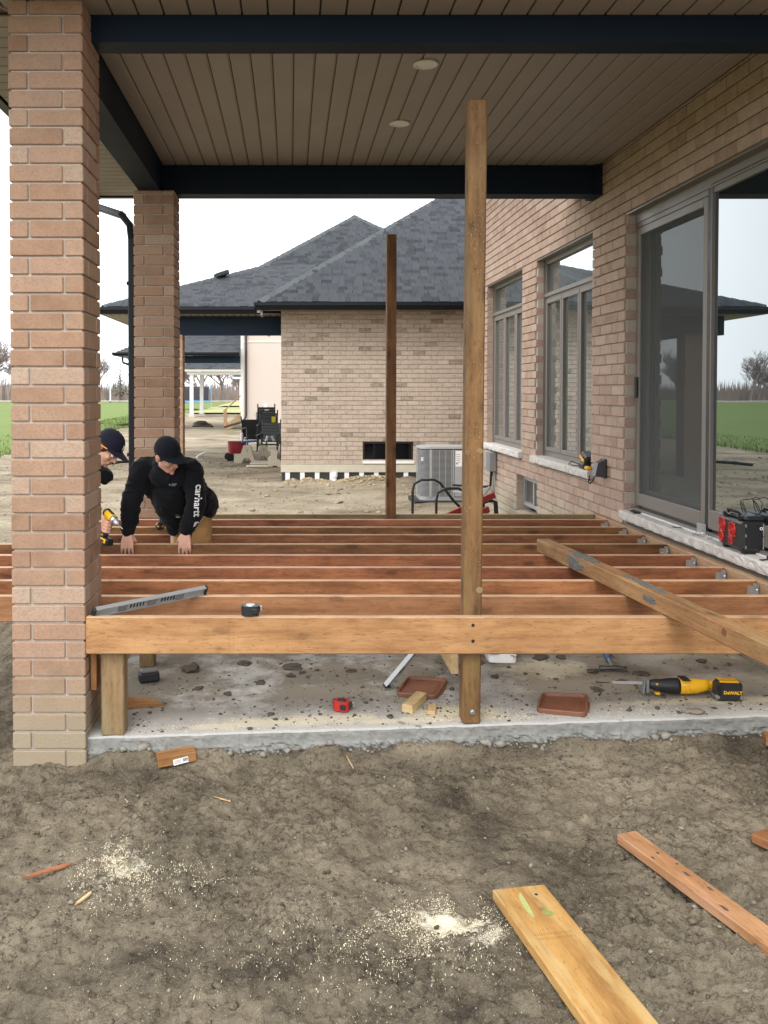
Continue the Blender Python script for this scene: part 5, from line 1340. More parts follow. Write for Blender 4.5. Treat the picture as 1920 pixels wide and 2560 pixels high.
gutter(bh, (-7.6, 36.2, H + 1.48), (-7.6, 44, H + 1.48), (-1, 0, 0), .15, .12)
G().box(-7.0, -2.2, 36.6, 36.9, H + 1.18, H + 1.49).add('porch_beam', M_['beam'], bh)
G().tube([(-7.35, 36.7, H + 1.45), (-7.33, 36.7, H + 1.2), (-6.9, 36.7, H + 1.05), (-6.2, 36.7, H + .95)], .05, 8).add('downspout', M_['gutter'], bh)
G().box(-6.4, -6.1, 36.65, 36.85, 0, H + 1.18).add('porch_post', M_['brick'], bh)

# --- white porch farther off
wp = thing('white_porch_house', 'white trimmed porch on square white columns far behind the yard', 'house', (-5, 55, 0))
def P54(x, y, Y=54.0): return ((x - 726) * Y / F, Y, H - (y - 975) * Y / F)
G().box(-7.3, 1.0, 54, 54.2, H + 1.20, H + 1.38).add('gutter', M_['white'], wp)
G().box(-6.7, 1.0, 54.3, 54.6, H + 1.0, H + 1.198).add('beam', M_['white'], wp)
rr_ = G().raw([(-7.3, 53.9, H + 1.38), (1, 53.9, H + 1.38), (1, 58, H + 2.9), (-4.6, 58, H + 2.9), (-7.3, 64, H + 1.38)], [(0, 1, 2, 3), (0, 3, 4)]).add('roof', M_['shinglecap'], wp)
join_boxes('shingles', slope_items(lambda t: -7.3 + t * .66, lambda t: 1, 53.88, H + 1.38, .37, 18, 36, .4, .23), .0005, M_['shingle'], rr_)
for (x, y_) in ((-6.42, 54.45), (-6.1, 57.5)):
    c_ = G().box(x - .11, x + .11, y_ - .11, y_ + .11, .22, H + 1.0).add('column', M_['white'], wp); G().box(x - .19, x + .19, y_ - .19, y_ + .19, -.05, .24).add('plinth', M_['concrete2'], c_)
G().box(-6.5, 1, 57.4, 57.6, H + 1.0, H + 1.12).add('beam', M_['white'], wp)
fp = thing('far_porch', 'small white porch corner at the far right under the neighbour porch', 'porch', (-3.3, 75, 0))
G().raw([(-5.1, 74, H + 1.15), (-3, 74, H + 1.15), (-3, 76, H + 2.3), (-4.0, 76, H + 2.3), (-5.1, 78, H + 1.15)], [(0, 1, 2, 3), (0, 3, 4)]).add('roof', M_['shinglecap'], fp)
G().box(-5.1, -3, 73.95, 78, H + 1.0, H + 1.148).add('fascia', M_['white'], fp); G().box(-4.5, -4.25, 74.2, 74.45, .3, H + 1.0).add('column', M_['white'], fp)
# trampoline
tr = thing('trampoline', 'round trampoline with blue frame and dark safety net far behind the white porch', 'trampoline', (-8.5, 73, 0))
def circ(cx, cy, z, r, n=28): return [(cx + r * math.cos(2 * math.pi * k / n), cy + r * math.sin(2 * math.pi * k / n), z) for k in range(n)]
zt = .85
G().tube(circ(-8.6, 73, zt, 1.65), .06, 6, closed=True).add('frame_pad', M_['cyan'], tr)
G().raw(circ(-8.6, 73, zt, 1.6), [tuple(range(28))]).add('mat', M_['black'], tr)
v = circ(-8.6, 73, zt + .1, 1.45) + circ(-8.6, 73, zt + 1.3, 1.5); add('safety_net', mesh('net', v, [(k, (k + 1) % 28, (k + 1) % 28 + 28, k + 28) for k in range(28)]), M_['net'], tr)
for k in range(6):
    a = 2 * math.pi * k / 6 + .15; x, y = -8.6 + 1.7 * math.cos(a), 73 + 1.7 * math.sin(a)
    G().tube([(x, y, zt), (x - .05 * math.cos(a), y - .05 * math.sin(a), zt + 1.35)], .035, 6).add('pole', M_['cyan'], tr); G().tube([(x, y, .1), (x, y, zt)], .025, 6).add('leg', M_['galv'], tr)
# timber steps by the beige house
sp_ = thing('timber_steps', 'fresh timber steps with handrail beside the beige house corner', 'steps', (-2.7, 38, 0))
board('newel_post', (-3.0, 38.5, 0), (-3.0, 38.5, .95), .14, .14, M_['fresh'], sp_, up=(0, 1, 0))
board('stringer', (-2.95, 38.5, .08), (-2.1, 38.5, .75), .05, .28, M_['fresh'], sp_); board('handrail', (-3.0, 38.5, .93), (-2.1, 38.5, 1.75), .09, .05, M_['fresh'], sp_)
for k in range(4): board('tread', (-2.85 + k * .2, 38.55, .2 + k * .16), (-2.85 + k * .2, 39.4, .2 + k * .16), .26, .04, M_['fresh'], sp_)
# far sheds and pole
sh = thing('shed', 'tiny white gabled shed with green base on the far horizon', 'shed', (-16.5, 200, 0))
G().box(-17.8, -15.2, 198, 202, 0, 1.2).add('wall', plain('mint', (.35, .6, .45), .7, bump=0), sh); G().prism([(-18.2, 1.2), (-14.9, 1.2), (-16.4, 2.6)], 197.8, 202.2).add('roof', M_['white'], sh)
up = thing('utility_pole', 'slender pale utility pole standing beyond the green field', 'utility pole', (-26, 120, 0))
G().cyl((-25.9, 120.5, 0), (-25.9, 120.5, 5.7), .13, .10, 8).add('pole', M_['galv'], up)

# --- trees
def bare_tree(seed, h, spread=1.0):
    q = random.Random(seed); g = G(); tw = G()
    def br(p, d, L, r, lv):
        n = 3; pts = [p]; dd = d.copy()
        for i in range(n):
            dd = (dd + Vector((q.uniform(-1, 1), q.uniform(-1, 1), q.uniform(-.25, .6))) * .16).normalized(); pts.append(pts[-1] + dd * L / n)
        (g if lv < 2 else tw).tube(pts, [r * (1 - .45 * i / n) for i in range(n + 1)], 5 if lv < 2 else 3)
        if lv >= 4: return
        k = (7, 6, 6, 5)[lv]
        for i in range(k):
            f = .30 + .70 * (i + q.random()) / k; j = min(int(f * n), n - 1); bp = pts[j].lerp(pts[j + 1], f * n - j)
            a = q.uniform(0, 6.28); side = Vector((math.cos(a), math.sin(a), 0)); nd = (dd * q.uniform(.5, 1.0) + side * q.uniform(.5, .95) * spread + Vector((0, 0, .25))).normalized()
            br(bp, nd, L * q.uniform(.5, .72), max(r * .5, .022), lv + 1)
    br(Vector((0, 0, 0)), Vector((0, 0, 1)), h * .48, h * .022, 0)
    return g.mesh('trunk'), tw.mesh('crown')
def fir_tree(seed, h):
    q = random.Random(seed); g = G(); c = G(); g.cyl((0, 0, 0), (0, 0, h), h * .018, h * .004, 6)
    for i in range(650):
        z = h * (.12 + .88 * (i / 650)); R_ = h * .2 * (1 - i / 650) + .05; a = q.uniform(0, 6.28); r_ = R_ * math.sqrt(q.random()) ; l = R_ * q.uniform(.4, 1.0)
        p = Vector((r_ * math.cos(a), r_ * math.sin(a), z)); o = Vector((math.cos(a), math.sin(a), -.35)) * l * .5; s = Vector((-math.sin(a), math.cos(a), 0)) * l * .16
        c.raw([p - s, p + s, p + o + Vector((0, 0, q.uniform(-.1, .1)))], [(0, 1, 2)])
    return g.mesh('trunk'), c.mesh('crown')
tms = [bare_tree(40 + k, 8 + k % 3, 1 + .1 * (k % 2)) for k in range(5)]
for a, b in tms: a.materials.append(M_['bark']); b.materials.append(M_['twig'])
ft, fc = fir_tree(9, 8); ft.materials.append(M_['bark']); fc.materials.append(M_['fir'])
TG = 'bare trees along the far edge of the field'
def put_tree(i, x, y, s, label, name='bare_tree', ms=None, grp=TG):
    a, b = ms or tms[i % 5]; t = thing(name, label, 'tree', (x, y, .15), grp)
    M = T(x, y, .1) @ Rz(i * 77) @ Sc(s)
    for nm, m in (('trunk', a), ('crown', b)):
        o = bpy.data.objects.new(nm, m); put(o, t, M)
q = random.Random(12)
spots = []
x = -118.0
while x < 20:
    spots.append((x, q.uniform(126, 165), q.uniform(.62, 1.0))); x += q.uniform(1.9, 3.6)
g = G()
for i, (x, y, s_) in enumerate(spots):
    if i % 2: continue
    a, b = tms[i % 5]; M = T(x, y, .1) @ Rz(i * 77) @ Sc(s_ * 1.1)
    for m in (a, b): g.raw([v_.co for v_ in m.vertices], [tuple(p_.vertices) for p_ in m.polygons], M)
g.add('woodland', M_['twig'], kind='stuff')
put_tree(3, -49.5, 132, 1.55, 'largest bare tree at the left picture edge, spreading over the field', grp=None)
put_tree(1, -30.5, 128, 1.15, 'tall bare tree beside the pole between the columns', grp=None)
put_tree(2, -12.5, 118, 1.3, 'round crowned bare tree seen between the white porch columns', grp=None)
put_tree(4, -9.9, 122, 1.05, 'smaller bare tree right of the white porch columns', grp=None)
put_tree(0, -25.2, 124, .95, 'narrow dark evergreen right of the pole by the downspout', 'evergreen_tree', (ft, fc), None)
put_tree(5, -15.4, 110, .95, 'dark evergreen behind the white porch roof', 'evergreen_tree', (ft, fc), None)
g = G(); q = random.Random(77)
for k in range(22000):
    x = q.uniform(-150, 60); y = q.uniform(128, 170); z = .1; h = q.uniform(.8, 4.6) * (.75 + .5 * noise.noise(Vector((x * .08, y * .05, 0)))); w = q.uniform(.04, .16); l = q.uniform(-.5, .5)
    g.raw([(x - w, y, z), (x + w, y, z), (x + l, y, z + h)], [(0, 1, 2)])
g.add('brush', M_['hedge'], kind='stuff')

# ---------------------------------------------------------------- things in the yard
# heat pump / air conditioner
ac = thing('air_conditioner', 'grey louvred outdoor air conditioner between our house corner and the neighbour wall', 'air conditioner', (2.37, 12.9, .12))
ax0, ax1, ay0, ay1, az0, az1 = 1.985, 2.735, 12.75, 13.30, .16, .98
def rrect(x0, x1, y0, y1, r, n=5):
    pts = []
    for cx, cy, a0 in ((x1 - r, y1 - r, 0), (x0 + r, y1 - r, 90), (x0 + r, y0 + r, 180), (x1 - r, y0 + r, 270)):
        for k in range(n + 1): a = R(a0 + 90 * k / n); pts.append((cx + r * math.cos(a), cy + r * math.sin(a)))
    return pts
def shell(pts, z0, z1, g, mi=0):
    n = len(pts); g.raw([(x, y, z0) for x, y in pts] + [(x, y, z1) for x, y in pts], [(k, (k + 1) % n, (k + 1) % n + n, k + n) for k in range(n)] + [tuple(reversed(range(n))), tuple(range(n, 2 * n))], None, mi)
g = G(); shell(rrect(ax0 + .02, ax1 - .02, ay0 + .02, ay1 - .02, .10), az0 + .06, az1 - .04, g); g.add('coil', M_['acdark'], ac)
g = G(); shell(rrect(ax0, ax1, ay0, ay1, .12), az0, az0 + .06, g); g.add('base_pan', M_['acgrey'], ac)
g = G(); shell(rrect(ax0 - .004, ax1 + .004, ay0 - .004, ay1 + .004, .12), az1 - .035, az1 - .012, g); shell(rrect(ax0 + .03, ax1 - .03, ay0 + .03, ay1 - .03, .12), az1 - .012, az1, g); g.add('top_cover', M_['acgrey'], ac)
g = G()
for k in range(40):
    z = az0 + .075 + k * (az1 - az0 - .125) / 39.5; g.tube([(x, y, z) for x, y in rrect(ax0, ax1, ay0, ay1, .11, 4)], .0042, 4, closed=True)
g.add('louvre_rings', M_['acgrey'], ac, kind='stuff')
g = G()
for x in (ax0 + .19, ax0 + .29, ax0 + .385, ax0 + .475): g.cbox(.008, .012, az1 - az0 - .10, .002, T(x, ay0 - .002, (az0 + az1) / 2))
g.cbox(.035, .016, az1 - az0 - .09, .003, T(ax0 + .155, ay0 - .004, (az0 + az1) / 2)); g.cbox(.018, .016, az1 - az0 - .09, .003, T(ax0 + .50, ay0 - .004, (az0 + az1) / 2)); g.add('grille_bar', M_['acgrey'], ac)
sv = G().cbox(.20, .02, az1 - az0 - .12, .004, T(ax0 + .62, ay0 - .006, (az0 + az1) / 2)).add('service_panel', M_['acgrey'], ac)
lb_ = G().box(ax0 + .53, ax0 + .66, ay0 - .0185, ay0 - .0165, az1 - .30, az1 - .06).add('rating_label', M_['paper'], ac)
g = G(); g.box(ax0 + .535, ax0 + .565, ay0 - .0195, ay0 - .0186, az1 - .265, az1 - .25)
for k in range(5): g.box(ax0 + .54, ax0 + .60, ay0 - .0195, ay0 - .0186, az1 - .24 + k * .03, az1 - .235 + k * .03)
g.add('printed_marks', M_['ink'], ac)
G().box(ax0 + .015, ax0 + .05, ay0 + .03, ay0 + .032, az1 - .22, az1 - .16).add('badge', M_['white'], ac)
G().box(ax0 - .1, ax1 + .1, ay0 - .1, ay1 + .1, .04, .158).add('plinth', M_['black'], ac)
# hand truck in front of it
ht = thing('hand_truck', 'red and black hand truck with looped handles lying before the air conditioner', 'hand truck', (1.9, 10.2, .1))
zl = lambda v: H + v
for dx, dy, dz in ((0, 0, 0), (.24, -.35, -.07)):
    G().tube([(1.55 + dx, 10.6 + dy, .15), (1.55 + dx, 10.6 + dy, zl(-1.28) + dz), (1.57 + dx, 10.6 + dy, zl(-1.19) + dz), (1.66 + dx, 10.6 + dy, zl(-1.14) + dz), (1.82 + dx, 10.6 + dy, zl(-1.135) + dz), (1.90 + dx, 10.6 + dy, zl(-1.18) + dz), (2.05 + dx, 10.6 + dy, zl(-1.38) + dz), (2.2 + dx, 10.6 + dy, zl(-1.54) + dz), (2.32 + dx, 10.6 + dy, zl(-1.58) + dz)], .017, 8).add('handle', M_['black'], ht)
for a, b in (((1.55, 10.0, zl(-1.66)), (2.52, 10.3, zl(-1.29))), ((1.80, 9.9, zl(-1.66)), (2.40, 10.1, zl(-1.44)))): board('rail', a, b, .03, .075, M_['redmetal'], ht)
g = G(); g.cyl((2.30, 10.5, zl(-1.36)), (2.38, 10.5, zl(-1.36)), .20, .20, 24); g.add('wheel', M_['rubber'], ht)
G().tube([(2.38, 10.3, .12), (2.37, 10.3, zl(-1.40)), (2.44, 10.3, zl(-1.36)), (2.53, 10.3, zl(-1.38)), (2.55, 10.3, .12)], .028, 8).add('stand', M_['black'], ht)
# chairs stacked beside the neighbour's side wall
def chair(M, label, cloth=None):
    t = thing('garden_chair', label, 'chair', M.translation, 'black plastic garden chairs stacked by the neighbour house')
    B = M_['chair']
    for k in range(7): piece('back_slat', (.50, .022, .069), .004, B, t, M @ T(0, .20 + .018 * k, .44 + .072 * k) @ Rx(-14))
    for k in range(5): piece('seat_slat', (.48, .075, .018), .004, B, t, M @ T(0, -.22 + .086 * k, .40 - .014 * k))
    for s in (-1, 1):
        piece('arm', (.06, .50, .022), .006, B, t, M @ T(s * .27, -.02, .62)); piece('leg', (.035, .04, .62), .006, B, t, M @ T(s * .265, -.23, .31)); piece('leg', (.035, .04, .60), .006, B, t, M @ T(s * .265, .20, .30))
        piece('back_post', (.035, .03, .66), .006, B, t, M @ T(s * .24, .26, .68) @ Rx(-14))
    return t
M_['chair'] = plain('charcoal resin', (.035, .038, .042), .45, bump=0)
gz_ = lambda x, y: gz(x, y)
c1 = chair(T(-.66, 23.4, gz_(-.6, 23.4) + .38) @ Rz(4), 'topmost black garden chair of the pile, white label on its upper back')
G().cbox(.12, .006, .04, .004, T(-.67, 23.67, gz_(-.6, 23.4) + 1.21)).add('label', M_['white'], c1)
c2 = chair(T(-.61, 22.8, gz_(-.6, 22.8) + .22) @ Rz(-3) @ Rx(4), 'black garden chair in the pile with a bright yellow sticker on its back')
G().cbox(.11, .006, .16, .002, T(-.46, 22.98, gz_(-.6, 22.8) + .98)).add('sticker', plain('yellow sticker', (.85, .70, .0), .5, bump=0), c2)
chair(T(-.96, 22.6, gz_(-1, 22.6) + .14) @ Rz(20) @ Rx(-10), 'black garden chair leaning leftmost in the pile behind the red cart')
chair(T(-.55, 21.9, gz_(-.5, 21.9) + .0) @ Rz(-12) @ Rx(3), 'front black garden chair of the pile holding grey scraps')
for (dx, rz_) in ((-.06, 20), (.09, -25)): G().cbox(.07, .05, .17, .02, T(-.52 + dx, 20.35, gz_(-.5, 20.4) + .50) @ Ry(rz_)).add('grey_scrap', M_['galv']) if False else None
sc_ = thing('grey_scrap', 'pale grey scraps lying on the front garden chair seat', 'scrap', (-.5, 20.35, .5))
for (dx, rz_) in ((-.08, 20), (.08, -25)): G().cbox(.08, .05, .17, .02, T(-.53 + dx, 21.8, gz_(-.5, 21.9) + .52) @ Ry(rz_)).add('scrap', M_['alu'], sc_)
# red cart
cart = thing('garden_cart', 'dark red plastic garden cart left of the chair pile', 'cart', (-1.5, 19.8, .1))
cz = gz(-1.5, 19.8)
prof = [(.36, .16, .14), (.42, .19, .34), (.44, .20, .52), (.46, .22, .53), (.43, .19, .525), (.40, .17, .36), (.34, .14, .17)]
v = []; n = 20
for a_, b_, z_ in prof:
    for k in range(n): t_ = 2 * math.pi * k / n; v.append((math.copysign(abs(math.cos(t_)) ** .4, math.cos(t_)) * a_ * .62, math.copysign(abs(math.sin(t_)) ** .4, math.sin(t_)) * b_, z_))
f = [tuple(reversed(range(n)))] + [(j * n + k, j * n + (k + 1) % n, (j + 1) * n + (k + 1) % n, (j + 1) * n + k) for j in range(6) for k in range(n)] + [tuple(6 * n + k for k in range(n))]
CM = T(-1.36, 21.3, cz) @ Rz(12) @ Sc(.85, .85, .92)
G().raw(v, f, CM).add('tub', M_['wagon'], cart)
for s in (-1, 1): G().cyl(CM @ Vector((-.23, s * .20, .10)), CM @ Vector((-.23, s * .245, .10)), .10, .10, 16).add('wheel', M_['rubber'], cart)
bt = G().cyl((-1.26, 21.7, cz + .52), (-1.26, 21.7, cz + .64), .035, .035, 12).cyl((-1.26, 21.7, cz + .64), (-1.26, 21.7, cz + .70), .04, .03, 12).add('bottle', M_['white']); tag(bt, 'small white bottle standing on the red cart rim', 'bottle')
# step stools
def stool(M, label, top):
    t = thing('step_stool', label, 'step stool', M.translation, 'beige plastic step stools by the neighbour house')
    ol = [(-.40, 0), (-.40, .30), (-.28, .30), (-.20, .33), (-.12, .62), (.10, .62), (.26, 0), (.14, 0), (.10, .14), (.03, .20), (-.06, .20), (-.12, .14), (-.16, 0)]
    G().prism(ol, -.17, .17, M).add('body', M_['beige'], t)
    G().cbox(.14, .24, .02, .006, M @ T(-.34, 0, .31)).add('tread_pad', M_['green'], t); G().cbox(.20, .26, .02, .006, M @ T(-.01, 0, .63)).add('top_pad', top, t)
    G().box(-.05, .05, -.1715, -.1705, .50, .515, M).box(-.01, .01, -.1715, -.1705, .40, .49, M).add('embossed_mark', M_['grey'], t)
    return t
stool(T(-1.06, 20.6, gz(-1.1, 20.6)) @ Sc(.80, .76, .66), 'beige two step stool with green pads in front of the red cart', M_['beige'])
stool(T(-.68, 21.2, gz(-.6, 21.2)) @ Rz(4) @ Sc(.76, .74, .62), 'beige step stool half hidden behind the front garden chair', M_['green'])
bl = G().cbox(.42, .3, .05, .02, T(-1.04, 21.1, gz(-1, 21.1) + .50) @ Ry(-4)).add('blue_lid', M_['blue']); tag(bl, 'blue plastic lid resting across the step stool and chair pile', 'lid')
cbk = thing('concrete_block', 'pale notched concrete block leaning at the foot of the neighbour wall corner', 'block', (-.35, 17.5, 0))
G().prism([(-.52, .0), (-.52, .27), (-.44, .36), (-.44, .52), (-.24, .52), (-.26, .30), (-.14, .20), (-.14, 0), (-.24, 0), (-.26, .06), (-.38, .06), (-.40, 0)], 19.2, 19.5, T(-.10, 0, gz(-.3, 19.3)) @ Sc(.8, 1, .72)).add('block', M_['beige'], cbk)
for k, (x, y) in enumerate(((-.62, 20.4), (-.66, 19.7), (-.74, 19.1))):
    o = G().cbox(.62 - .04 * k, .16, .055, .02, T(x, y, gz(x, y) + .035) @ Rz(k * 3 - 2)).add('paving_slab', M_['beige']); tag(o, ('rearmost', 'middle', 'nearest')[k] + ' of three beige paving slabs on the dirt by the block', 'paving slab', 'beige paving slabs')
# dark heap, pipes, soil banked against the foundation
hp = add('rubble_heap', rockmesh('rubble_heap', 1, 5, .5, 3, .6, M_['dirt']), None, None, T(-4.2, 40.3, .12) @ Sc(.48, .35, .45)); tag(hp, 'small dark rubble heap beside the white porch column', 'heap')
for (a, b, r_, mt_, lab) in (((-4.35, 19.9, 0), (-3.75, 20.1, 0), .035, 'rubber', 'black pipe lying on the dirt behind the two workers'), ((-8.4, 40, 0), (-7.6, 42, 0), .06, 'rubber', 'short black pipe on the dirt near the field edge'), ((-2.45, 21.9, 0), (-2.3, 22.4, 0), .03, 'white', 'short white pipe on the dirt right of the kneeling worker'),
                             ((-5.0, 19.4, 0), (-4.3, 19.9, 0), .035, 'rubber', 'black hose continuing left behind the bending worker')):
    a, b = Vector(a), Vector(b); a.z = gz(a.x, a.y) + r_; b.z = gz(b.x, b.y) + r_ + .05; tag(G().tube([a, a.lerp(b, .5) + Vector((0, 0, .01)), b], r_, 8).add('pipe', M_[mt_]), lab, 'pipe')
def f_bank(q):
    x = q.uniform(-.1, 2.1); y = 16.36 - abs(q.gauss(0, .4)); s = min(.05, .012 * math.exp(abs(q.gauss(0, .6))))
    return (x, y, gz(x, y) + s * .2, s, .5)
scatter('banked_soil', M_['sand'], 500, f_bank, 51)
# ================================================================ people
def zc(v): return H + v
class Blob:
    def __init__(s): s.g = G()
    def cap(s, a, b, ra, rb=None, n=16):
        rb = ra if rb is None else rb; a, b = Vector(a), Vector(b)
        s.g.sph(a, ra, nu=16, nv=10); s.g.sph(b, rb, nu=16, nv=10)
        if (b - a).length > 1e-4: s.g.cyl(a, b, ra, rb, n)
        return s
    def chain(s, pts, rs):
        for i in range(len(pts) - 1): s.cap(pts[i], pts[i + 1], rs[i], rs[i + 1])
        return s
    def ell(s, c, r, M=None): s.g.sph(c, r, M, nu=20, nv=14); return s
    def bake(s, name, voxel, smooth=6, factor=.5, folds=0, seed=0, fs=1.0, keep=None):
        m = s.g.mesh(name)
        m2 = baked(m, [('REMESH', dict(mode='VOXEL', voxel_size=voxel, use_smooth_shade=True)), ('SMOOTH', dict(factor=factor, iterations=smooth))])
        n = len(m2.vertices); co = np.empty(n * 3); m2.vertices.foreach_get('co', co); co = co.reshape(-1, 3)
        if folds:
            no = np.empty(n * 3); m2.vertices.foreach_get('normal', no); no = no.reshape(-1, 3)
            for i in range(n):
                p = Vector(co[i]); q = Vector((p.x * 8 + seed, p.y * 8, p.z * 17)) * fs
                d = noise.noise(q + noise.noise_vector(q * .5) * .8); r_ = (1 - abs(d) * 2.2); w = noise.noise(p * 3.1 + Vector((seed, 3, 1)))
                co[i] += no[i] * folds * ((r_ ** 3 if r_ > 0 else 0) * (.55 + .8 * w) - .25 + .5 * noise.noise(p * 5))
            m2.vertices.foreach_set('co', co.ravel()); m2.update()
        m2.polygons.foreach_set('use_smooth', [True] * len(m2.polygons)); return m2
def axes(origin, f, u):
    f, u = Vector(f).normalized(), Vector(u); y = -f; x = y.cross(u).normalized(); z = x.cross(y)
    M = Matrix((x, y, z)).transposed().to_4x4(); M.translation = Vector(origin); return M
def head_shapes(B, M):
    e = lambda c, r: B.g.sph(c, r, M, nu=22, nv=16)
    def c(a, b, ra, rb):
        B.cap(M @ Vector(a), M @ Vector(b), ra, rb)
    e((0, .012, .030), (.074, .094, .088)); e((0, -.030, -.030), (.060, .062, .075)); e((0, -.048, -.078), (.040, .040, .032))
    c((0, -.078, -.100), (0, -.074, -.096), .018, .018)                    # chin
    c((0, -.088, .012), (0, -.112, -.026), .009, .0125); c((-.012, -.098, -.030), (.012, -.098, -.030), .0085, .0085)  # nose
    c((-.032, -.080, .020), (.032, -.080, .020), .013, .013)               # brow
    for s in (-1, 1):
        e((s * .036, -.066, -.022), (.022, .022, .022)); e((s * .076, .008, -.012), (.010, .019, .030)); e((s * .082, .014, .0), (.006, .014, .018))
        c((s * .050, -.010, -.060), (s * .026, -.062, -.088), .020, .016)
    c((-.020, -.090, -.052), (.020, -.090, -.052), .0065, .0065); c((-.017, -.088, -.064), (.017, -.088, -.064), .0075, .0075)   # lips
def head_extras(t, M, cap_mat, emblem=None):
    for s in (-1, 1):
        G().sph((s * .031, -.083, .004), .0115, M).add('eye', M_['white'], t, smooth=True)
        G().sph((s * .031, -.0925, .003), .0045, M).add('iris', M_['ink'], t, smooth=True)
    hb = Blob(); hb.g.sph((0, .020, .022), (.0785, .094, .085), M, nu=22, nv=14); hb.cap(M @ Vector((0, .05, -.035)), M @ Vector((0, .06, .02)), .05, .05)
    add('hair', hb.bake('hair', .006, 3), M_['hair'], t)
    # cap: dome of six panels, brim, button
    v = []; nu, nv = 36, 10; K = M @ T(0, .006, .036) @ Rx(-6)
    for j in range(nv):
        ph = math.pi / 2 * j / nv
        for i in range(nu):
            a = 2 * math.pi * i / nu; seam = 1 - .018 * (abs(math.cos(3 * a)) ** 14) ; fl = 1 + .05 * math.sin(ph) * max(0, -math.sin(a))
            v.append((.0885 * math.cos(ph) ** .8 * math.cos(a) * seam, .107 * math.cos(ph) ** .8 * math.sin(a) * seam * fl, .103 * math.sin(ph) ** 1.0))
    v.append((0, 0, .104)); L = len(v) - 1; f = [(j * nu + i, j * nu + (i + 1) % nu, (j + 1) * nu + (i + 1) % nu, (j + 1) * nu + i) for j in range(nv - 1) for i in range(nu)] + [((nv - 1) * nu + i, (nv - 1) * nu + (i + 1) % nu, L) for i in range(nu)]
    cp = G().raw(v, f, K).add('cap', cap_mat, t, smooth=True)
    G().sph((0, 0, .105), (.008, .008, .005), K).add('button', cap_mat, cp)
    v = []; na, nr = 20, 6
    for lay in (0, 1):
        for i in range(na + 1):
            a = math.pi + math.pi * (.10 + .80 * i / na)
            for j in range(nr + 1):
                q = j / nr; bx, by = .086 * math.cos(a), .104 * math.sin(a); ox = bx * 1.02; oy = by - .078 * (math.sin(math.pi * (i / na))) ** .55
                x = bx + (ox - bx) * q; y = by + (oy - by) * q; z = .004 - .022 * q * .6 - .30 * abs(x) ** 1.5 * 1.2 * q ** .5 - .004 * lay
                v.append((x, y, z))
    n1 = (na + 1) * (nr + 1); f = []
    for i in range(na):
        for j in range(nr):
            a = i * (nr + 1) + j; f.append((a, a + nr + 1, a + nr + 2, a + 1)); f.append((a + n1, a + n1 + 1, a + n1 + nr + 2, a + n1 + nr + 1))
    G().raw(v, f, K).add('brim', cap_mat, cp, smooth=True)
    if emblem:
        g = G(); 
        for a_, b_ in (((-.012, .0), (.012, .030)), ((.012, 0), (-.012, .030)), ((-.008, .012), (-.008, .03))):
            g.tube([K @ Vector((a_[0], -.1085, .030 + a_[1])), K @ Vector((b_[0], -.1015, .030 + b_[1]))], .0022, 6)
        g.add('cap_emblem', M_['white'], cp)
    return cp
def project_text(name, m, O, ax, up, bvh, mat, parent, off=.003):
    """lay flat lettering on cloth: text plane axes in XZ, pushed along +Y until it meets the cloth"""
    n = len(m.vertices)
    for v_ in m.vertices:
        p = O + ax * v_.co.x + up * v_.co.y; h = bvh.ray_cast(Vector((p.x, 4.0, p.z)), Vector((0, 1, 0)))
        y = h[0].y if h[0] else O.y
        v_.co = Vector((p.x, y - off - v_.co.z, p.z))
    return add(name, m, mat, parent)
def bvh_of(m): return BVHTree.FromPolygons([v.co.copy() for v in m.vertices], [tuple(p.vertices) for p in m.polygons])
def boots(t, ankles, toe):
    for a in ankles:
        a = Vector(a); b = Blob(); d = Vector(toe).normalized(); h = Vector((a.x, a.y, a.z - .03))
        b.cap(a + Vector((0, 0, .10)), a, .058, .052); b.cap(h - d * .02, h + d * .12, .048, .044); b.cap(h - d * .03 + Vector((0, 0, -.03)), h + d * .15 + Vector((0, 0, -.035)), .040, .038)
        add('boot', b.bake('boot', .008, 4), M_['boot'], t)

# --- kneeling / bending worker
t1 = thing('person', 'worker in black hooded sweatshirt and black cap bending with both hands on a joist', 'person', (-.75, 6.2, slab_z(-.75)))
HM = axes((-.872, 5.915, zc(-.462)), (.72, -.56, -.50), (.16, -.44, .88))
shR, shL = Vector((-1.075, 6.10, zc(-.580))), Vector((-.715, 6.08, zc(-.580)))
elR, elL = Vector((-1.150, 6.00, zc(-.815))), Vector((-.672, 5.985, zc(-.815)))
wrR, wrL = Vector((-1.172, 6.028, zc(-1.035))), Vector((-.752, 6.028, zc(-1.035)))
pel = Vector((-.775, 6.46, zc(-.90))); che = Vector((-.890, 6.15, zc(-.665))); nek = Vector((-.885, 6.06, zc(-.565)))
def hand_on_joist(B, w, s, spread=1.0, yj=5.985):
    """palm on the joist top, four fingers bent down over its near face; s: side of the thumb"""
    zt = DT
    kn = []
    for k, (dx, ln) in enumerate(((-.034, .060), (-.0115, .078), (.0115, .082), (.034, .068))):
        if s < 0: dx = -dx
        x = w.x + dx * spread + (.004 if s > 0 else -.004)
        K = Vector((x, yj - .004, zt + .020)); J = Vector((x + dx * .12, yj - .016, zt - .016 - ln * .12)); J2 = Vector((x + dx * .18, yj - .014, zt - ln * .62)); E = Vector((x + dx * .16, yj - .010, zt - ln * .98))
        B.chain([w + Vector((dx * .35, -.010, .004)), K], [.019, .0125]); B.chain([K, J, J2, E], [.0118, .0104, .0092, .0078])
    B.chain([w + Vector((s * .020, -.004, 0)), Vector((w.x + s * .050, yj + .022, zt + .022)), Vector((w.x + s * .060, yj + .046, zt + .002)), Vector((w.x + s * .058, yj + .052, zt - .028))], [.019, .0145, .011, .009])
B = Blob(); head_shapes(B, HM)
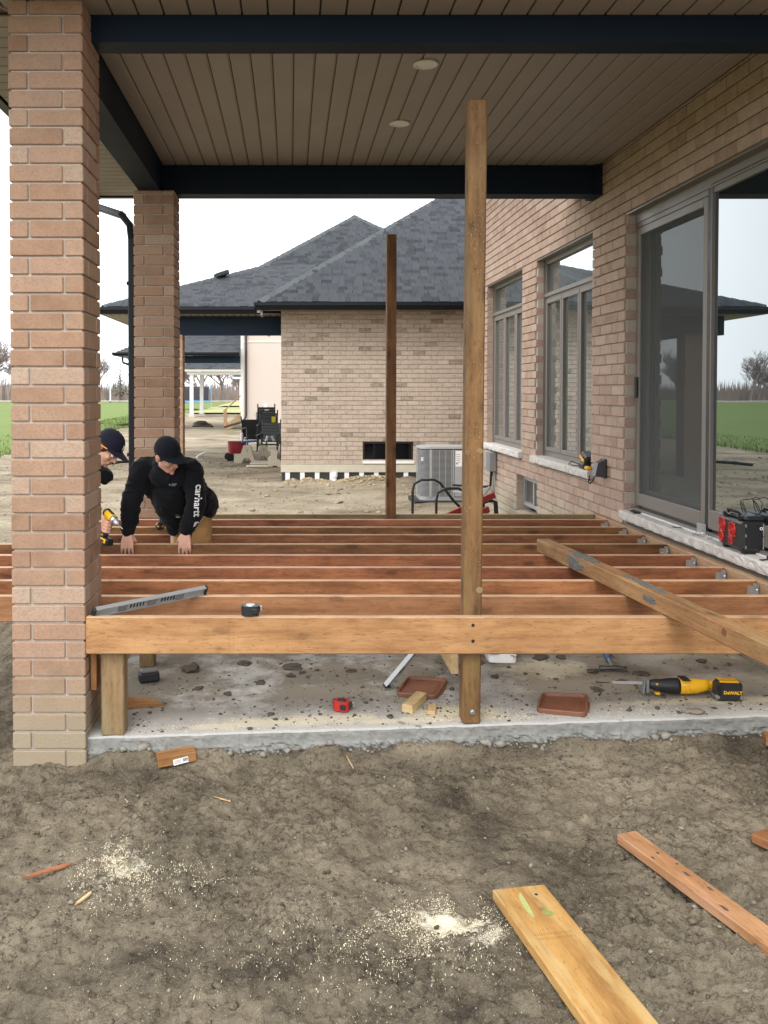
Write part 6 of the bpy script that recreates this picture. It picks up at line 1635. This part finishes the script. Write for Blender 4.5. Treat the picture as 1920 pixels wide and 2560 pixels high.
B.chain([HM @ Vector((0, .022, -.05)), nek + Vector((0, .01, .01)), che], [.052, .052, .09])
B.chain([che, pel], [.11, .11]); B.chain([che, shR, elR, wrR], [.06, .045, .038, .026]); B.chain([che, shL, elL, wrL], [.06, .045, .038, .026])
hand_on_joist(B, wrR, 1, 1.0, 5.985); hand_on_joist(B, wrL, -1, 1.0, 5.985)
kn1, kn2 = Vector((-.835, 6.195, zc(-1.28))), Vector((-.655, 6.205, zc(-1.28))); an1, an2 = Vector((-.85, 6.20, slab_z(-.85) + .10)), Vector((-.64, 6.21, slab_z(-.64) + .10))
B.chain([pel + Vector((-.08, 0, -.03)), kn1, an1], [.08, .05, .035]); B.chain([pel + Vector((.08, 0, -.03)), kn2, an2], [.08, .05, .035])
add('body', B.bake('body', .0046, 5, .45), M_['skin'], t1)
J = Blob()
for s in (-1, 1):
    J.chain([pel + Vector((s * .085, -.01, .02)), che + Vector((s * .10, .02, -.02))], [.132, .122])
J.chain([shR + Vector((.03, .03, 0)), nek + Vector((0, .05, -.01)), shL + Vector((-.03, .03, 0))], [.088, .092, .088])
J.chain([che + Vector((0, -.06, -.08)), Vector((-.885, 6.20, zc(-.86))), Vector((-.875, 6.235, zc(-1.02)))], [.115, .125, .062])
J.chain([Vector((-.945, 6.22, zc(-.80))), Vector((-.905, 6.26, zc(-.97)))], [.10, .07]); J.chain([Vector((-.80, 6.22, zc(-.85))), Vector((-.80, 6.28, zc(-.99)))], [.11, .07])
J.chain([pel + Vector((.09, .02, .0)), Vector((-.66, 6.42, zc(-.92)))], [.13, .09])
for sh, el, wr in ((shR, elR, wrR), (shL, elL, wrL)):
    mid = sh.lerp(el, .5); m2_ = el.lerp(wr, .5)
    J.chain([sh, mid, el, m2_, wr + Vector((0, .0, .035)), wr + Vector((0, 0, .010))], [.083, .080, .075, .066, .054, .046])
J.chain([nek + Vector((-.055, -.045, -.055)), nek + Vector((.055, -.045, -.055))], [.078, .078]); J.cap(nek + Vector((0, -.02, -.02)), nek + Vector((0, -.01, .0)), .080, .070)
# hood lying round the neck
for k in range(12):
    a = 2 * math.pi * k / 12; a2 = 2 * math.pi * (k + 1) / 12
    c_ = lambda q: nek + Vector((.085 * math.cos(q), .075 * math.sin(q) - .005, .035 + .035 * math.sin(q)))
    J.chain([c_(a), c_(a2)], [.034 + .012 * max(0, math.sin(a)), .034 + .012 * max(0, math.sin(a2))])
J.chain([nek + Vector((-.06, .11, .01)), nek + Vector((.06, .12, .0)), nek + Vector((0, .16, -.05))], [.06, .06, .05])
jm = J.bake('jacket', .0075, 4, .5, .017, 2.0)
jk = add('jacket', jm, M_['jacket'], t1)
P = Blob(); kn1 = kn1 + Vector((.03, 0, 0)); P.chain([pel + Vector((-.05, .02, -.03)), kn1 + Vector((0, .01, .02)), an1 + Vector((0, 0, .02))], [.105, .076, .066]); P.chain([pel + Vector((.06, .03, -.03)), kn2 + Vector((-.015, .0, .02)), an2 + Vector((0, 0, .02))], [.115, .078, .068])
P.chain([pel + Vector((-.06, .06, 0)), pel + Vector((.05, .06, 0))], [.11, .11])
add('trousers', P.bake('trousers', .010, 4, .5, .010, 5.0), M_['trousers'], t1)
boots(t1, (an1, an2), (0, -1, 0)); head_extras(t1, HM, M_['cap'])
bv = bvh_of(jm)
tx = text_mesh('carhartt', .070, 0, bold=.0012, spacing=1.0)
project_text('sleeve_lettering', tx, Vector((-.672, 5.9, zc(-.672))), Vector((-.06, 0, -1)).normalized(), Vector((1, 0, -.06)).normalized(), bv, M_['white'], jk, .0035)
# round hooked mark under the lettering
g = G(); cx_, cz_ = -.668, zc(-.957); n = 26; outer = []; inner = []
for k in range(n):
    a = math.radians(-60 + 300 * k / (n - 1)); w = .004 + .0085 * math.sin(math.pi * k / (n - 1)); r_ = .019
    outer.append((r_ * math.cos(a), r_ * math.sin(a), 0)); inner.append(((r_ - w) * math.cos(a), (r_ - w) * math.sin(a), 0))
g.raw(outer + inner, [(k, k + 1, n + k + 1, n + k) for k in range(n - 1)]); g.raw([(-.006 + .006 * math.cos(a_), .006 * math.sin(a_), 0) for a_ in [2 * math.pi * k / 10 for k in range(10)]], [tuple(range(10))])
g.raw([(-.019, -.002, 0), (-.012, -.016, 0), (-.027, -.022, 0)], [(0, 1, 2)])
project_text('sleeve_mark', g.mesh('mark'), Vector((cx_, 5.9, cz_)), Vector((1, 0, 0)), Vector((0, 0, 1)), bv, M_['white'], jk, .0035)
g = G(); g.raw([(0, .009, 0), (.009, 0, 0), (0, -.009, 0), (-.009, 0, 0)], [(3, 2, 1, 0)]); project_text('chest_mark', g.mesh('m'), Vector((-.860, 5.9, zc(-.676))), Vector((1, 0, 0)), Vector((0, 0, 1)), bv, plain('logo teal', (.10, .42, .50), .6, bump=0), jk)
g = G()
for k, w in enumerate((.038, .030, .026)): g.raw([(.012, .007 - k * .0075, 0), (.012 + w, .007 - k * .0075, 0), (.012 + w, .0035 - k * .0075, 0), (.012, .0035 - k * .0075, 0)], [(3, 2, 1, 0)])
project_text('chest_lettering', g.mesh('m'), Vector((-.860, 5.9, zc(-.676))), Vector((1, 0, 0)), Vector((0, 0, 1)), bv, plain('logo grey', (.45, .52, .56), .6, bump=0), jk)
g = G(); g.raw([(-.013, -.013, 0), (.013, -.015, 0), (.015, .013, 0), (-.012, .014, 0)], [(0, 1, 2, 3)]); pl_ = project_text('pocket_patch', g.mesh('m'), Vector((-.825, 5.9, zc(-.925))), Vector((1, 0, 0)), Vector((0, 0, 1)), bv, M_['paper'], jk)

# --- second worker, mostly behind the near column
t2 = thing('person', 'worker in dark navy cap leaning out behind the near column, holding a drill', 'person', (-1.55, 5.8, 0))
HM2 = axes((-1.268, 5.79, zc(-.402)), (.66, -.30, -.66), (.60, -.12, .72))
sh2R, sh2L = Vector((-1.44, 5.66, zc(-.60))), Vector((-1.47, 5.98, zc(-.60)))
pel2 = Vector((-1.66, 5.84, zc(-.90))); che2 = Vector((-1.47, 5.82, zc(-.67))); nek2 = Vector((-1.375, 5.80, zc(-.545)))
el2R = Vector((-1.46, 5.70, zc(-.88))); wr2R = Vector((-1.315, 5.72, zc(-.925))); el2L = Vector((-1.42, 6.0, zc(-.88))); wr2L = Vector((-1.40, 6.00, zc(-1.03)))
B = Blob(); head_shapes(B, HM2)
B.chain([HM2 @ Vector((0, .02, -.05)), nek2, che2], [.055, .06, .10]); B.chain([che2, pel2], [.12, .12])
B.chain([nek2, sh2R, el2R, wr2R], [.06, .05, .038, .026]); B.chain([nek2, sh2L, el2L, wr2L], [.06, .05, .038, .026])
# drill geometry first: the hand closes on its handle
DA, DB = Vector((-1.262, 5.735, zc(-.838))), Vector((-1.165, 5.640, zc(-.905)))      # back and nose of the drill
dd = (DB - DA).normalized(); hb0 = DA + dd * .045 + Vector((-.004, 0, -.02)); hb1 = Vector((-1.268, 5.715, zc(-1.005)))
ax = (hb1 - hb0).normalized(); side = dd.cross(ax).normalized(); front = ax.cross(side) * -1
if front.dot(dd) < 0: front = -front
for k in range(4):                           # fingers wrap round the handle
    c0 = hb0 + ax * (.022 + k * .0225); R0 = .026; pts = []
    for q_ in range(6):
        a = math.radians(200 - q_ * 52); pts.append(c0 + front * (math.cos(a) * R0) * 1.1 - side * (math.sin(a) * R0))
    B.chain([wr2R + ax * (k * .012 - .012), pts[0]], [.017, .012]); B.chain(pts, [.0115, .0110, .0105, .010, .0092, .008])
B.chain([wr2R + Vector((0, 0, .015)), hb0 - front * .022 + side * .018, hb0 + front * .012 + side * .026 - ax * .002], [.019, .0135, .010])
for s, x_, y_ in ((-1, wr2L.x, 6.0),):
    hand_on_joist(B, Vector((wr2L.x, 6.03, zc(-1.045))), -1, .95, 5.985); B.chain([wr2L, Vector((wr2L.x, 6.03, zc(-1.045)))], [.026, .022])
kA, kB = Vector((-1.60, 5.80, zc(-1.28))), Vector((-1.78, 5.81, zc(-1.28))); aA, aB = Vector((-1.60, 5.80, .12)), Vector((-1.78, 5.81, .12))
B.chain([pel2 + Vector((.05, 0, -.03)), kA, aA], [.08, .05, .035]); B.chain([pel2 + Vector((-.09, 0, -.03)), kB, aB], [.08, .05, .035])
add('body', B.bake('body', .0050, 5, .45), M_['skin'], t2)
J = Blob()
for s in (-1, 1): J.chain([pel2 + Vector((0, s * .07, .02)), che2 + Vector((0, s * .08, -.02))], [.135, .120])
J.chain([sh2R, nek2 + Vector((-.05, 0, -.03)), sh2L], [.080, .075, .080])
J.chain([sh2R, sh2R.lerp(el2R, .5), el2R, el2R.lerp(wr2R, .5), wr2R + Vector((-.035, 0, .01))], [.080, .074, .066, .056, .047]); J.chain([sh2L, el2L, wr2L + Vector((0, 0, .03))], [.08, .066, .048])
for k in range(12):
    a = 2 * math.pi * k / 12; a2 = 2 * math.pi * (k + 1) / 12
    c_ = lambda q: nek2 + Vector((.075 * math.cos(q) + .035, .075 * math.sin(q), -.01 - .045 * math.cos(q)))
    J.chain([c_(a), c_(a2)], [.040, .040])
J.chain([nek2 + Vector((.065, -.03, -.02)), nek2 + Vector((.085, .0, -.075))], [.045, .040])
add('jacket', J.bake('jacket', .009, 4, .5, .016, 8.0), M_['jacket2'], t2)
P = Blob(); P.chain([pel2 + Vector((.05, 0, -.03)), kA, aA], [.125, .085, .07]); P.chain([pel2 + Vector((-.08, 0, -.03)), kB, aB], [.125, .085, .07])
add('trousers', P.bake('trousers', .011, 4, .5, .01, 3.0), M_['jacket2'], t2)
boots(t2, (aA, aB), (.2, -1, 0)); head_extras(t2, HM2, M_['navycap'], emblem=True)
pc = G().cyl(HM2 @ Vector((-.088, -.045, .030)), HM2 @ Vector((-.090, .055, .004)), .0042, .0042, 6).add('pencil', plain('orange pencil', (.85, .33, .05), .5, bump=0)); tag(pc, 'orange carpenter pencil tucked behind the ear of the worker by the column', 'pencil')

# --- cordless drill in his hand
dr = thing('cordless_drill', 'yellow and black cordless drill held beside the near brick column', 'drill', DA)
g = G(); FD = frame(DA, DB)
def lathe(prof, M, mat, nm, parent, n=16):
    v = []
    for x, r_ in prof:
        for k in range(n): a = 2 * math.pi * k / n; v.append((x, math.cos(a) * r_, math.sin(a) * r_))
    f = [tuple(range(n))] + [(j * n + k, (j + 1) * n + k, (j + 1) * n + (k + 1) % n, j * n + (k + 1) % n) for j in range(len(prof) - 1) for k in range(n)] + [tuple(reversed([(len(prof) - 1) * n + k for k in range(n)]))]
    return G().raw(v, f, M).add(nm, mat, parent, smooth=True)
lathe([(-.085, .020), (-.080, .030), (-.02, .031), (.0, .030), (.012, .028)], FD, M_['yellow'], 'motor_housing', dr)
lathe([(-.087, .018), (-.0855, .026), (-.075, .0315), (-.060, .0312)], FD, M_['black'], 'rear_cap', dr)
lathe([(.012, .027), (.022, .028), (.034, .026), (.040, .022)], FD, M_['galv'], 'clutch', dr)
lathe([(.040, .020), (.050, .021), (.072, .018), (.085, .008)], FD, M_['alu'], 'chuck', dr); lathe([(.085, .003), (.135, .0028), (.138, .001)], FD, M_['galv'], 'bit', dr)
G().cbox(.06, .02, .012, .004, FD @ T(-.03, 0, .030)).add('vent', M_['black'], dr)
board('handle', hb0 - ax * .01, hb1, .036, .042, M_['black'], dr, up=tuple(front), c=.012)
board('grip_panel', hb0, hb0 + ax * .05, .038, .02, M_['yellow'], dr, up=tuple(front), c=.006)
BM = Matrix((side, front, -ax)).transposed().to_4x4(); BM.translation = hb1 + ax * .022 + front * .012
G().cbox(.072, .112, .052, .012, BM).add('battery', M_['black'], dr); G().cbox(.076, .070, .030, .006, BM @ T(0, .012, .004)).add('battery_trim', M_['yellow'], dr); G().cbox(.078, .04, .022, .004, BM @ T(0, .012, .004)).add('battery_label', M_['black'], dr)
# --- driver hanging at the first worker's hip
d2 = thing('impact_driver', 'black and yellow cordless driver hanging at the hip of the bending worker', 'drill', (-1.0, 6.42, zc(-1.03)))
DM = T(-.997, 6.38, zc(-1.040)) @ Rz(15)
G().cbox(.066, .08, .055, .016, DM).add('battery', M_['black'], d2); G().cbox(.050, .084, .026, .008, DM @ T(0, 0, .004)).add('trim', M_['yellow'], d2); G().cbox(.022, .087, .016, .003, DM @ T(0, 0, .004)).add('label', M_['black'], d2)
G().cbox(.034, .045, .11, .012, DM @ T(.02, .02, .07) @ Ry(12)).add('handle', M_['black'], d2); G().cyl(DM @ Vector((.04, -.02, .13)), DM @ Vector((.05, .10, .13)), .028, .030, 14).add('housing', M_['yellow'], d2)

# ================================================================ things on the stone door sill
SZ = H - .997
ps = thing('power_station', 'black portable power box with red round vents standing on the stone door sill', 'power station', (2.80, 5.25, SZ))
PMx = T(2.808, 5.19, SZ + .118) @ Rz(-3)
G().cbox(.150, .325, .180, .016, PMx @ T(0, 0, -.006)).add('case', M_['black'], ps)
G().cbox(.120, .300, .040, .018, PMx @ T(.012, 0, .095)).add('lid', M_['black'], ps)
g = G()
for yy in (-.09, .09): g.cbox(.018, .030, .050, .005, PMx @ T(-.060, yy, .092) @ Ry(-25))
for yy in (-.12, .12): g.cbox(.12, .03, .03, .008, PMx @ T(0, yy, -.103))
g.add('latch', M_['black'], ps)
G().tube([PMx @ Vector(p) for p in ((-.045, -.075, .112), (-.055, -.070, .128), (-.055, .070, .128), (-.045, .075, .112))], .008, 8).add('handle', M_['rubber'], ps)
g = G()
for zz in (-.07, .0, .06): g.cbox(.008, .01, .02, .003, PMx @ T(-.055, -.1655, zz))
g.add('rivet', M_['grey'], ps)
def vent(cy, cz, r):
    FM_ = PMx @ T(-.0755, cy, cz); v = G()
    v.tube([FM_ @ Vector((-.002, r * math.cos(a), r * math.sin(a))) for a in [2 * math.pi * k / 26 for k in range(26)]], .0042, 6, closed=True)
    for q_ in (.72, .46, .22): v.tube([FM_ @ Vector((-.003, r * q_ * math.cos(a), r * q_ * math.sin(a))) for a in [2 * math.pi * k / 22 for k in range(22)]], .0028, 5, closed=True)
    for a in (45, 135, 225, 315):
        v.tube([FM_ @ Vector((-.002, 0, 0)), FM_ @ Vector((-.002, r * 1.22 * math.cos(R(a)), r * 1.22 * math.sin(R(a))))], .0032, 5); v.sph(FM_ @ Vector((-.003, r * 1.22 * math.cos(R(a)), r * 1.22 * math.sin(R(a)))), .006, nu=8, nv=5)
    v.add('vent_guard', M_['red'], ps); G().cyl(FM_ @ Vector((.004, 0, 0)), FM_ @ Vector((-.0012, 0, 0)), r, r, 24).add('vent_recess', plain('deep red', (.20, .01, .01), .6, bump=0) if 'deep red' not in bpy.data.materials else bpy.data.materials['deep red'], ps)
vent(.098, .030, .042); vent(-.035, .018, .042)
g = G(); FM_ = PMx @ T(-.0755, .105, -.045); g.tube([FM_ @ Vector((-.003, .030 * math.cos(a), .030 * math.sin(a))) for a in [2 * math.pi * k / 24 for k in range(24)]], .0055, 6, closed=True); g.cyl(FM_ @ Vector((.003, 0, 0)), FM_ @ Vector((-.001, 0, 0)), .028, .028, 20); g.add('socket_ring', M_['red'], ps)
g = G(); g.cbox(.006, .058, .048, .003, PMx @ T(-.0765, -.012, -.052)); g.add('socket_plate', M_['red'], ps)
g = G(); g.cyl(PMx @ T(0, 0, 0) @ Vector((-.078, -.000, -.052)), PMx @ Vector((-.0805, -.000, -.052)), .016, .016, 16); g.cbox(.003, .010, .022, .001, PMx @ T(-.0798, -.030, -.052)); g.add('socket', bpy.data.materials['deep red'], ps)
m = text_mesh('O', .024, .0004, bold=.0012); add('emblem', m, M_['white'], ps, PMx @ T(.026, -.1632, .036) @ Rx(90))
g = G(); q = random.Random(5)
for k in range(17):
    if k == 8: continue
    zz = .070 - k * .0092; w = q.uniform(.0035, .005); g.box(.048 - w / 2, .048 + w / 2, -.1637, -.1630, zz - .0022, zz + .0022, PMx)
g.add('lettering', M_['paper'], ps)
G().tube([PMx @ Vector(p) for p in ((.02, -.02, .11), (.02, .03, .17), (.03, .06, .19), (.04, .0, .20), (.045, -.09, .225), (.04, -.16, .20), (.04, -.15, .14), (.03, -.10, .115))], .0026, 6).add('cable', M_['rubber'], ps)
G().tube([PMx @ Vector(p) for p in ((.02, .0, .11), (.02, .05, .17), (.02, .07, .185), (.02, .05, .13), (.02, .03, .112))], .0026, 6).add('cable', M_['rubber'], ps)
# phone, nails, joist hangers waiting, keys
ph_ = thing('phone', 'black phone lying flat at the far end of the stone door sill', 'phone', (2.80, 6.80, SZ))
G().cbox(.075, .155, .009, .004, T(2.812, 6.80, SZ + .0055) @ Rz(-8)).add('case', M_['black'], ph_); G().cbox(.068, .147, .002, .0008, T(2.812, 6.80, SZ + .0108) @ Rz(-8)).add('screen', M_['darkglass'], ph_)
nl = thing('nail_pile', 'few dark nails lying crossed on the stone sill before the screen door', 'nails', (2.81, 6.04, SZ))
for a, dx in ((15, 0), (70, .012), (-30, -.01)):
    d = Vector((math.cos(R(a)), math.sin(R(a)), 0)) * .038; c_ = Vector((2.81 + dx, 6.04, SZ + .005)); G().cyl(c_ - d, c_ + d, .0028, .002, 6).add('nail', M_['black'], nl)
hp_ = thing('hanger_pile', 'small heap of galvanised brackets and screws on the stone door sill', 'brackets', (2.82, 5.70, SZ))
g = G(); g.box(-.001, .001, -.045, .045, 0, .075, T(2.835, 5.76, SZ + .002) @ Rz(12)); g.add('bracket', M_['galv'], hp_)
q = random.Random(8)
for k in range(12):
    c_ = Vector((2.812 + q.uniform(-.035, .03), 5.68 + q.uniform(-.10, .06), SZ + .006 + q.uniform(0, .018))); a = q.uniform(0, 180); d = Vector((math.cos(R(a)), math.sin(R(a)), q.uniform(-.2, .2))) * .022
    G().cyl(c_ - d, c_ + d, .0045, .002, 6).cyl(c_ - d * 1.1, c_ - d, .0075, .0075, 8).add('screw', M_['galv'], hp_)
G().cbox(.045, .12, .003, .001, T(2.84, 5.58, SZ + .006) @ Rz(-10) @ Rx(3)).add('bracket', M_['galv'], hp_)
ky = thing('key_ring', 'metal ring with dark keys on the sill in front of the power box', 'keys', (2.80, 4.87, SZ))
G().tube([(2.815 + .016 * math.cos(a), 4.88, SZ + .018 + .016 * math.sin(a)) for a in [2 * math.pi * k / 16 for k in range(16)]], .003, 6, closed=True).add('ring', M_['keys'], ky)
G().cyl((2.80, 4.895, SZ + .014), (2.825, 4.895, SZ + .014), .013, .013, 14).add('fob', M_['black'], ky); G().cbox(.055, .018, .003, .001, T(2.772, 4.885, SZ + .004) @ Rz(12)).add('key', M_['black'], ky)
